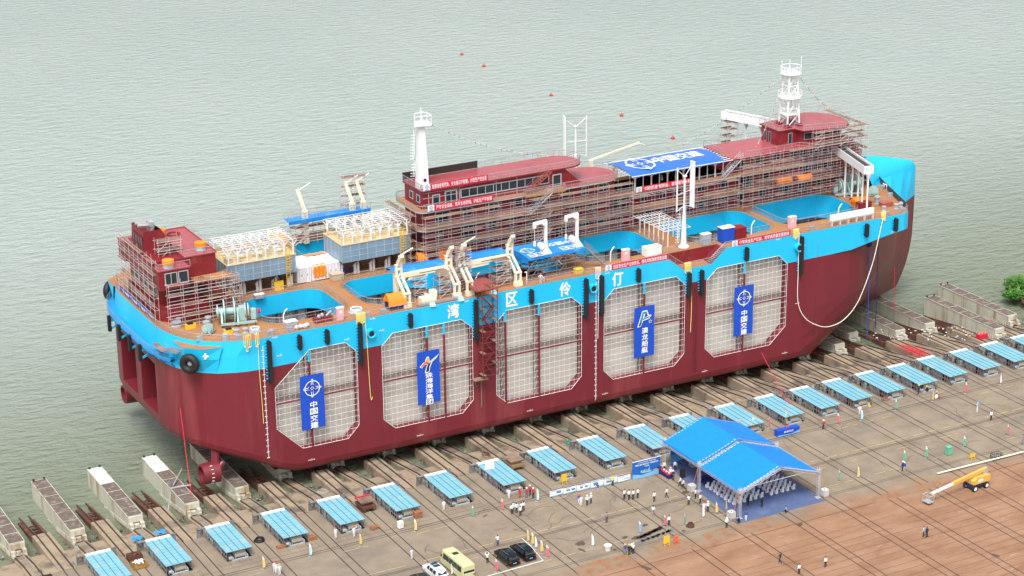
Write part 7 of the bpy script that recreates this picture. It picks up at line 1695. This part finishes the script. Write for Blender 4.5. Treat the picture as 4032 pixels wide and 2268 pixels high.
# ------------------------------------------------------------------ feather flags
def flag():
    t = thing("feather_flag", "", "flag", (0,0,0), "small feather flags round the yard"); MB().tube((0,0,0),(0,0,2.15),.014,5).bb(-.2,.2,-.2,.2,0,.03).build("pole", STEEL, t)
    pr = [(0,.25,.34),(0,.7,.38),(0,1.2,.36),(0,1.6,.30),(0,1.95,.16),(0,2.15,.02)]; m = MB()
    m.grid([[(.02+w_*u, .05*sin(u*4+z*2), z+(.05*u if z < .5 else 0)) for u in (0,.33,.66,1)] for _, z, w_ in pr]); 
    for i in range(len(m.f)): m.m[i] = 1 if i >= 9 else 0
    m.build("cloth", [FLAGC['red'], FLAGC['white']], t); return t
FT = tree(flag())
FLAGS = [(1035,2242,'yellow',"by the three workers at the bottom left"),(1219,2192,'sky',"on the rails left of the bus"),(1416.6,2150.8,'yellow',"right of the worker pointing at the winch"),(1632,2094,'yellow',"right of the white cabinet"),(1858.6,2039,'green',"right of the lone worker at the seventh shed"),(1974.4,2012.4,'red',"left of the group of six white shirts"),(2112.8,1974.4,'sky',"at the left end of the display boards"),
 (2075,2136,'yellow',"first behind the black cars"),(2092.8,2147.7,'yellow',"second behind the black cars"),(2106,2162.5,'white',"third behind the black cars"),(2128.5,2178,'yellow',"fourth right of the black cars"),(2151.6,2197,'red',"at the corner of the white cord"),(1951,2252,'red',"left of the black cars' rear"),(1776,2268,'white',"between the white car and the bus at the bottom edge"),
 (2329,2154,'white',"beside the white bucket"),(2515.4,2102.6,'blue',"left of the puddle"),(2614.6,2075.5,'red',"beside the man with white shoes"),(2694,2071.6,'green',"standing at the hose coil"),(2765,2041.4,'white',"in front of the red helmet at the tent"),(2817.3,2025,'yellow',"left of the two at the carpet's left edge"),(2857.3,2015,'yellow',"right of the two at the carpet's left edge"),
 (2961,1688,'green',"behind the tent, left"),(3025.8,1685,'red',"behind the tent between the sheds"),(3091,1668.7,'yellow',"behind the blue podium"),(3296,1671.8,'red',"right of the man in the red jacket"),(3388.7,1657,'sky',"beside the red helmeted worker at the right sheds"),(3523.9,1615.6,'green',"right of the yellow floor sign"),(3670,1581.7,'yellow',"beside the crouching person in white"),(3800,1549.4,'red',"at the second shed from the right"),(3936.8,1514.2,'white',"farthest right near the sheds"),
 (3301.4,1897,'green',"right of the tent on the concrete"),(3375,1884,'yellow',"on the concrete between tent and logo corner"),(3965,1717,'red',"at the pale dust patch on the right"),(3792.6,1762.7,'green',"right of the green bin"),(3643,1804,'green',"left of the green bin"),(3556.6,1819,'green',"by the two people in blue")]
fr_ = True; fm = {}
for px, py, c, lab in FLAGS:
    o = place(FT, G(px,py).to_tuple(), random.uniform(-.5,.5), "%s feather flag %s" % ({'sky':'pale sky blue'}.get(c, c) if c == 'white' else {'sky':'pale sky blue'}.get(c, c)+" and white", lab), fr_); fr_ = False
    for ch in kids(o):
        if ch.name.startswith("cloth"): ch.material_slots[0].link = 'OBJECT'; ch.material_slots[0].material = FLAGC[c]
# ------------------------------------------------------------------ vehicles
def wheel(t, x, y, r, w_=.22):
    M = Matrix.Rotation(pi/2,3,'Y'); o = MB().lathe((x,y,r), [(r*.6,-w_/2),(r,-w_/2*.8),(r,w_/2*.8),(r*.6,w_/2)], 18, M).build("wheel", BLACK, t); MB().lathe((x,y,r), [(.001,-w_/2-.01),(r*.6,-w_/2-.01),(r*.6,w_/2+.01),(.001,w_/2+.01)], 14, M).build("rim", STEEL, o)
def car(x, y, rz, paint, lab, sun=1, L=4.8, W=.94, Hh=1.68, cat="car"):
    t = thing("parked_car", lab, cat, (0,0,0)); S = []
    for yy, zb_, zt, wl, wr in ((-L/2,.55,.95,.80,.70),(-L/2+.12,.35,1.0,.9,.72),(-L/2+.2,.3,1.02,.93,.74),(-L/2+.62,.3,Hh-.06,.94,.66),(-L/2+1.1,.3,Hh,.94,.68),(0.2,.3,Hh,.94,.68),(.62,.3,Hh-.08,.94,.66),(1.25,.3,1.06,.94,.78),(L/2-.6,.3,.98,.92,.76),(L/2-.12,.35,.80,.84,.66),(L/2,.5,.66,.74,.6)):
        zbelt = min(1.02, zt-.02); S.append([(-wl*W/.94,yy,zb_),(-wl*1.01*W/.94,yy,.7 if zt > .72 else zt-.05),(-wl*.98*W/.94,yy,zbelt),(-wr*W/.94,yy,zt),(0,yy,zt+.03),(wr*W/.94,yy,zt),(wl*.98*W/.94,yy,zbelt),(wl*1.01*W/.94,yy,.7 if zt > .72 else zt-.05),(wl*W/.94,yy,zb_)])
    b = MB(); b.grid(S); b.poly(S[0][::-1]); b.poly(S[-1]); body = b.build("body", paint, t, smooth=False)
    g = MB(); o = .012
    for s in (-1,1):
        q = lambda u, yy, z: (s*(u+o),yy,z)
        for (ya, yb) in ((-L/2+.75,-.95),(-.88,.05),(.12,.95)): 
            zt1 = Hh-.1; g.poly([q(.925*W/.94,ya,1.05),q(.925*W/.94,yb,1.05),q(.70 if yb < .9 else .80,yb-(.35 if yb > .9 else 0),zt1 if yb < .9 else zt1-.08),q(.70,ya+.08,zt1)])
    g.poly([(-.78,1.18,1.10),(.78,1.18,1.10),(.64,.70,Hh-.09),(-.64,.70,Hh-.09)]); g.poly([(-.72,-L/2+.21,1.08),(.72,-L/2+.21,1.08),(.63,-L/2+.60,Hh-.1),(-.63,-L/2+.60,Hh-.1)])
    g.build("window", GLASS, t)
    r_ = MB(); 
    for k in range(sun): r_.bb(-.5,.5,-.7+k*.85-.1,-.05+k*.75,Hh+.03,Hh+.045)
    r_.build("sunroof", GLASS, t)
    ra = MB()
    for s in (-1,1): ra.tube((s*.64,-1.6,Hh+.05),(s*.64,.4,Hh+.05),.02,5)
    ra.build("roof_rail", STEEL, t)
    for s in (-1,1):
        MB().bb(min(s*.55,s*.86),max(s*.55,s*.86),-L/2-.01,-L/2+.1,.78,.92).build("tail_lamp", TAILL, t); MB().bb(min(s*.55,s*.8),max(s*.55,s*.8),L/2-.12,L/2-.02,.58,.7).build("headlight", WHITE, t); MB().bb(min(s*.95,s*1.12),max(s*.95,s*1.12),.75,.95,1.0,1.15).build("mirror", paint, t)
        for yy in (-L/2+.95,L/2-.95): wheel(t, s*.82, yy, .36)
    MB().bb(-.26,.26,-L/2-.02,-L/2+.01,.5,.64).build("number_plate", PLATEB, t); MB().bb(-.9,.9,-L/2-.05,-L/2+.1,.32,.5).build("bumper", BLACK, t)
    t.location = (x,y,0); t.rotation_euler = (0,0,rz); return t
car(-31.5,-40.5,.03,CARB,"left black sport utility car beside the white cord"); car(-28.7,-40.2,.03,CARB,"right black car nearest the four flags",1,4.9); car(-42.6,-39.5,.03,CARW,"white people carrier with two sunroofs left of the bus",2,5.0); car(-45.6,-41.3,.03,CARB,"dark car cut off at the bottom left of the white one",1)
t = thing("minibus", "pale olive minibus parked between the white car and the flags", "bus", (0,0,0)); L = 7.0; S = []
for yy, zb_, zt, w_ in ((-L/2,.5,2.35,.96),(-L/2+.1,.35,2.55,1.02),(-L/2+.4,.33,2.62,1.03),(L/2-1.6,.33,2.62,1.03),(L/2-.8,.33,2.55,1.02),(L/2-.3,.33,1.55,.98),(L/2-.05,.4,1.15,.92),(L/2,.5,.8,.86)): S.append([(-w_,yy,zb_),(-w_,yy,min(1.2,zt-.1)),(-w_*.93,yy,zt-.12),(-w_*.8,yy,zt),(0,yy,zt+.05),(w_*.8,yy,zt),(w_*.93,yy,zt-.12),(w_,yy,min(1.2,zt-.1)),(w_,yy,zb_)])
b = MB().grid(S); b.poly(S[0][::-1]); b.poly(S[-1]); b.build("body", BUSC, t); g = MB()
for s in (-1,1):
    for k in range(4): a = -L/2+.5+k*1.22; g.poly([(s*1.03,a,1.35),(s*1.03,a+1.14,1.35),(s*.985,a+1.14,2.2),(s*.985,a,2.2)])
    g.poly([(s*1.03,1.75,1.3),(s*1.03,2.5,1.3),(s*.985,2.3,2.2),(s*.985,1.75,2.2)])
g.poly([(-.88,-L/2-.012+.0,1.35),(.88,-L/2-.012,1.35),(.84,-L/2+.0-.012+.03,2.2),(-.84,-L/2-.012+.03,2.2)]); g.poly([(-.9,L/2-.28,1.6),(.9,L/2-.28,1.6),(.84,L/2-.72,2.4),(-.84,L/2-.72,2.4)]); g.bb(-.45,.45,.1,.9,2.665,2.68); g.build("window", GLASS, t)
MB().bb(-.2,.2,-.7,-.3,2.66,2.78).build("roof_vent", BUSC, t); text("粤C·69·20", 1, (0,-L/2-.03,1.22), WHITE, t, wid=1.5, hei=.2, name="plate_lettering", thick=.01)
for s in (-1,1):
    MB().bb(min(s*.7,s*.94),max(s*.7,s*.94),-L/2-.02,-L/2+.05,.75,1.05).build("tail_lamp", TAILL, t); MB().bb(min(s*.55,s*.85),max(s*.55,s*.85),L/2-.05,L/2+.01,.7,.9).build("headlight", WHITE, t); MB().bb(min(s*1.05,s*1.2),max(s*1.05,s*1.2),2.7,2.8,1.5,1.85).build("mirror", BLACK, t)
    for yy in (-L/2+1.3,L/2-1.35): wheel(t, s*.88, yy, .4, .26)
t.location = (-39.3,-40.0,0); t.rotation_euler = (0,0,.03)
wc = MB().path([(-38,-43.6,.05),(-27.0,-43.3,.05),(-26.3,-38.4,.05),(-26.2,-35.6,.05)], .05, 4).build("white_cord", WHITE); tag(wc, "white cord laid on the ground behind the black cars", "cord")
# boom lift
t = thing("boom_lift", "yellow boom lift with four wheels and long folded boom on the red soil", "boom lift", (0,0,0)); M0 = BOOMY
MB().bb(-1.5,1.5,-.75,.75,.5,.95).build("chassis", NAVY, t)
for sx_ in (-1.25,1.25):
    for s in (-.95,.95): wheel_o = MB().lathe((sx_,s,.5), [(.3,-.2),(.5,-.17),(.5,.17),(.3,.2)], 18, Matrix.Rotation(pi/2,3,'X')).build("wheel", BLACK, t); MB().lathe((sx_,s,.5), [(.001,-.21),(.3,-.21),(.3,.21),(.001,.21)], 12, Matrix.Rotation(pi/2,3,'X')).build("rim", WHITE, wheel_o)
MB().extr([(-1.3,1.0),(2.1,1.0),(2.25,1.3),(2.2,2.0),(-.6,2.1),(-1.3,1.6)], 'y', -.8, .8).build("turret_body", M0, t); MB().extr([(1.2,2.0),(2.0,2.0),(2.1,3.0),(1.5,2.9)], 'y', -.25, .25).build("mast_bracket", GREYP, t)
bo = MB(); bo.beam((1.9,0,2.75),(-5.2,0,2.0),.45,.5); bo.build("main_boom", M0, t); bo = MB(); bo.beam((-5.2,0,2.0),(-9.6,0,1.55),.3,.34); bo.build("fly_boom", WHITE, t); bk_ = MB(); railing(bk_, [(-10.8,-.7,.5),(-9.7,-.7,.5),(-9.7,.7,.5),(-10.8,.7,.5)], 1.1, closed=True, fine=False); bk_.bb(-10.8,-9.7,-.7,.7,.42,.5); bk_.build("basket", GREYP, t)
MB().bb(-.4,.6,-.83,-.8,1.3,1.7).build("data_plate", WHITE, t)
t.location = (43.6,-55.2,0); t.rotation_euler = (0,0,radians(5))
lp = MB().tube(G(3690,1872).to_tuple()[:2]+(.35,), G(4032,1786).to_tuple()[:2]+(.35,), .13, 8).build("long_pipe", CREAM); tag(lp, "long white pipe lying on the ground behind the boom lift", "pipe")
# small yard things
def crate(px, py, w_, d, h, m, lab, cat="crate", fill=None, name="crate"):
    p = G(px, py); t = thing(name, lab, cat, (p.x,p.y,0)); b = MB(); x, y = p.x, p.y
    b.bb(x-w_/2,x+w_/2,y-d/2,y-d/2+.06,0,h).bb(x-w_/2,x+w_/2,y+d/2-.06,y+d/2,0,h).bb(x-w_/2,x-w_/2+.06,y-d/2,y+d/2,0,h).bb(x+w_/2-.06,x+w_/2,y-d/2,y+d/2,0,h).bb(x-w_/2,x+w_/2,y-d/2,y+d/2,0,.06).build("sides", m, t)
    r_ = MB()
    for k in range(4): r_.bb(x-w_/2+k*w_/3-.04,x-w_/2+k*w_/3+.04,y-d/2-.05,y-d/2,0,h)
    r_.build("rib", m, t); f = MB(); R = random.Random(int(px))
    for k in range(40): f.box((x+R.uniform(-.4,.4)*w_,y+R.uniform(-.4,.4)*d,h*.9+R.uniform(0,.2)), (R.uniform(.1,.35),R.uniform(.1,.3),R.uniform(.04,.2)), R.uniform(0,3))
    f.build("scrap", fill or PLANK, t)["kind"] = "stuff"
crate(548,2232,2.0,1.5,.8,mat("rusty_yellow", (.38,.22,.04), .8, var=.3, rgb2=(.2,.09,.04), amt=.4, scale2=1.5),"rusty yellow scrap bin full of white rubbish","bin",PWHITE,"scrap_bin"); crate(530,2200,2.0,1.4,.8,RUST,"dark rusty scrap bin behind the yellow one","bin",RUST,"scrap_bin")
def trolley(px, py, m, lab):
    p = G(px, py); x, y = p.x, p.y; t = thing("track_trolley", lab, "trolley", (x,y,0)); MB().bb(x-1.1,x+1.1,y-1.4,y+1.4,.5,.95).bb(x-.9,x+.9,y-.8,y+.8,.95,1.4).build("frame", m, t); pl = MB()
    for k in range(6): pl.bb(x-1.2,x+1.2,y-1.2+k*.42,y-.84+k*.42,1.5,1.65)
    for k in range(3): pl.bb(x-1.0+k*.8,x-.8+k*.8,y-1.2,y+1.25,1.4,1.5)
    pl.build("timber", PLANK, t)
    for s in (-.75,.75):
        for yy in (-1.1,-.3,.5,1.2): MB().lathe((x+s,y+yy,.32), [(.32,-.12),(.32,.12)], 12, Matrix.Rotation(pi/2,3,'Y')).build("wheel", RUST, t)
    MB().bb(x-1.25,x+1.1,y+.9,y+1.2,1.5,1.75).build("red_beam", BANR, t) if m is RUST else None
trolley(1440,2003,RUST,"rusty rail trolley with red beam and stacked timber"); trolley(2023,1840,mat("trolley_brown", (.27,.17,.09), .8, var=.3),"brown rail trolley with timber top between two sheds")
def coil(px, py, R_, r, m, lab, n=3):
    p = G(px, py); mb = MB()
    for k in range(n): mb.torus((p.x+.05*k,p.y+.04*k,.08+k*.09), R_-.06*k, r, None, 22, 6)
    tag(mb.build("hose_coil", m), lab, "coil")
coil(1021,2130,.75,.08,BLACK,"black cable coil on the slip beside the fourth shed",4); coil(2718,2073,.6,.06,RUST,"hose coil beside the green flag",5); coil(1270,1937,.8,.04,GREYP,"loose grey wire loop on the slipway concrete",2); coil(1912,1790,.6,.06,RUST,"rusty ring on the slipway near the trolley",2); coil(3530,1424,1.1,.06,RUST,"large rusty ring between the right hand sheds",1)
p = G(2393,2166); t = thing("bucket", "big white plastic bucket on the concrete", "bucket", (p.x,p.y,0)); MB().lathe((p.x,p.y,0), [(.42,0),(.55,.8),(.6,.8),(.52,.75),(.38,.05),(.001,.05)], 20).build("tub", TANKW, t); MB().torus((p.x,p.y,.8), .57, .03).build("rim", TANKW, t)
p = G(3735,1790); t = thing("litter_bin", "dark green wheeled bin on the concrete at the right", "bin", (p.x,p.y,0)); MB().bb(p.x-.45,p.x+.45,p.y-.4,p.y+.4,.1,1.3).build("tub", FLAGC['green'], t); MB().bb(p.x-.48,p.x+.48,p.y-.44,p.y+.44,1.3,1.42).build("lid", FLAGC['green'], t)
p = G(3922,1804); t = thing("wire_basket", "black wire framed crate near the long white pipe", "crate", (p.x,p.y,0)); m = MB(); 
for k in range(5): m.beam((p.x-.8+k*.4,p.y-.5,0),(p.x-.8+k*.4,p.y-.5,.9),.05); m.beam((p.x-.8+k*.4,p.y+.5,0),(p.x-.8+k*.4,p.y+.5,.9),.05)
for z in (.05,.5,.9):
    for s in (-.5,.5): m.beam((p.x-.8,p.y+s,z),(p.x+.8,p.y+s,z),.05)
    for s in (-.8,.8): m.beam((p.x+s,p.y-.5,z),(p.x+s,p.y+.5,z),.05)
m.build("frame", BLACK, t); MB().bb(p.x-.7,p.x+.7,p.y-.4,p.y+.4,.05,.45).build("contents", STEEL, t)
p = G(1577,2080); t = thing("cabinet", "white cabinet with dark feet on the yard near the sixth shed", "cabinet", (p.x,p.y,0)); MB().bb(p.x-.4,p.x+.4,p.y-.3,p.y+.3,.12,1.15).build("body", WHITE, t); MB().bb(p.x-.32,p.x+.32,p.y-.32,p.y-.3,.25,1.05).build("door", TANKW, t); MB().bb(p.x-.4,p.x+.4,p.y-.28,p.y+.28,0,.12).build("feet", BLACK, t)
for px, py, n, lab in ((1645,2037,6,"stack of reddish timbers at the sixth shed's corner"),(1475,2083,3,"low pile of reddish timber blocks on the rails"),(1228,2125,4,"orange brown timber pile beside the fifth shed"),(1107,2156,2,"orange timber block by the fourth shed"),(3488,1575,2,"short brown timber pile at a right hand shed")):
    p = G(px, py); m = MB(); R = random.Random(px)
    for k in range(n):
        for q in (-.22,.22): m.box((p.x+R.uniform(-.05,.05),p.y+q,.1+k*.17), (1.3,.3,.15), R.uniform(-.1,.1))
    tag(m.build("timber_pile", mat("timber_red%d" % px, (.30,.13,.06), .85, var=.3, scale=2)), lab, "timber")
for px, py, lab in ((540,2128,"crumpled blue sheet left of the second shed's gate panel"),(632,2102,"small crumpled blue sheet behind the second shed")):
    p = G(px, py); drape("blue_sheet", lambda u, v: (p.x-.8+1.6*u,p.y-.6+1.1*v,.15+.35*abs(sin(u*5+v*4))), 8, 6, TARP, lab, "tarp")
p = G(2240,1750); tag(MB().add([(p.x-.5,p.y,.0),(p.x+.4,p.y-.5,0),(p.x+.6,p.y+.3,.0),(p.x-.3,p.y+.6,0),(p.x,p.y,.9),(p.x+.2,p.y+.2,1.0)], [(0,1,4),(1,2,5,4),(2,3,5),(3,0,4,5)]).build("green_sheet", mat("net_green", (.02,.25,.14), .8)), "dark green bundled net beside a shed gate panel", "net")
p = G(3421,1600); t = thing("floor_sign", "small yellow folding floor sign near the right hand sheds", "sign", (p.x,p.y,0)); MB().add([(p.x-.25,p.y-.2,0),(p.x+.25,p.y-.2,0),(p.x+.12,p.y,.7),(p.x-.12,p.y,.7)], [(0,1,2,3)]).add([(p.x-.25,p.y+.2,0),(p.x+.25,p.y+.2,0),(p.x+.12,p.y,.7),(p.x-.12,p.y,.7)], [(0,3,2,1)]).build("board", YEL, t); MB().tube((p.x-.12,p.y,.7),(p.x+.12,p.y,.7),.02,5).build("hinge", BLACK, t)
# pipes lying across a cradle, ladders, debris, red paper scraps
for (a, b, r, lab) in (((671,1923),(752,1909),.16,"grey pipe lying across the white topped cradle"),((682,1912),(718,1874),.13,"grey pipe slanting up from the cradle deck"),((672,1942),(657,1978),.1,"dark pipe leaning against the cradle's side")):
    p, q = G(*a, 1.15), G(*b, 1.2); tag(MB().tube(p, (q.x,q.y,q.z+(1.2 if r == .13 else -1.8 if r == .1 else 0)), r, 8).build("pipe", STEEL), lab, "pipe")
tag((lambda m: [m.tube((G(303,2162).x+s,G(303,2162).y-.8,.1),(G(303,2162).x+s,G(303,2162).y+1.2,.25),.04,4) for s in (-.25,.25)] and [m.tube((G(303,2162).x-.25,G(303,2162).y-.7+k*.3,.14),(G(303,2162).x+.25,G(303,2162).y-.7+k*.3,.14),.03,4) for k in range(6)] and m)(MB()).build("ladder", STEEL), "short grey ladder lying on the concrete left of the second shed", "ladder")
db = MB(); R = random.Random(4)
for i, x in enumerate(LC):
    for k in range(26):
        xx = x+R.uniform(-3,7); yy = R.uniform(-3.6,0.5); db.box((xx,yy,-1.7+R.uniform(-.25,.35)), (R.uniform(.15,.8),R.uniform(.1,.4),R.uniform(.05,.2)), R.uniform(0,3))
o = db.build("debris", mat("debris_mixed", (.10,.09,.085), .9, var=.8, scale=1.2, rgb2=(.55,.55,.55), amt=.25, scale2=1.1)); tag(o, "loose rubbish lying in the gaps at the water's edge", "rubbish"); o["kind"] = "stuff"
sc_ = MB()
for k in range(800):
    u, v = R.gauss(0,1), R.gauss(0,1); p = G(3600+u*34, 1382+u*9+v*9); sc_.box((p.x,p.y,.05+R.uniform(0,.12)-.0), (.14,.09,.02), R.uniform(0,3), R.uniform(-.5,.5))
o = sc_.build("paper_scraps", PETAL); tag(o, "scatter of red paper scraps on the ways beside the bow", "paper scraps"); o["kind"] = "stuff"
for k in range(60):
    pass
ws = MB()
for k in range(46): px, py = 3500+R.uniform(-60,330), 1300+R.uniform(-12,40); p = G(px+0, py); ws.box((p.x,p.y,.06), (R.uniform(.1,.4),R.uniform(.1,.3),.06), R.uniform(0,3))
o = ws.build("litter", PWHITE); tag(o, "pale litter scattered on the ways beside the bow", "litter"); o["kind"] = "stuff"
for px, py, lab in ((1818,217,"red buoy farthest left on the river"),(1905,263,"red buoy second from the left on the river"),(2170,378,"red buoy on the open water above the tapered mast"),(2447,458,"red buoy right of the wind column"),(2649,547,"orange buoy above the blue canopy")):
    p = G(px, py, WZ); t = thing("buoy", lab, "buoy", (p.x,p.y,WZ), "small red buoys on the river"); MB().lathe((p.x,p.y,WZ-.2), [(.2,0),(.5,.2),(.55,.6),(.2,.8),(.001,.85)], 12).build("float", mat("buoy_red%d" % px, (.45,.07,.05), .5), t); MB().tube((p.x,p.y,WZ+.6),(p.x,p.y,WZ+1.0),.05,5).build("ring_post", BLACK, t)
p = G(1927,1835,1.62); tag(MB().add([(p.x-1.3,p.y-1.0,1.64),(p.x+.2,p.y-1.3,1.64),(p.x+1.3,p.y+.9,1.66),(p.x-.1,p.y+1.3,1.66)], [(0,1,2,3)]).build("sheet", PWHITE), "white sheet lying on a pale blue shed roof", "sheet")
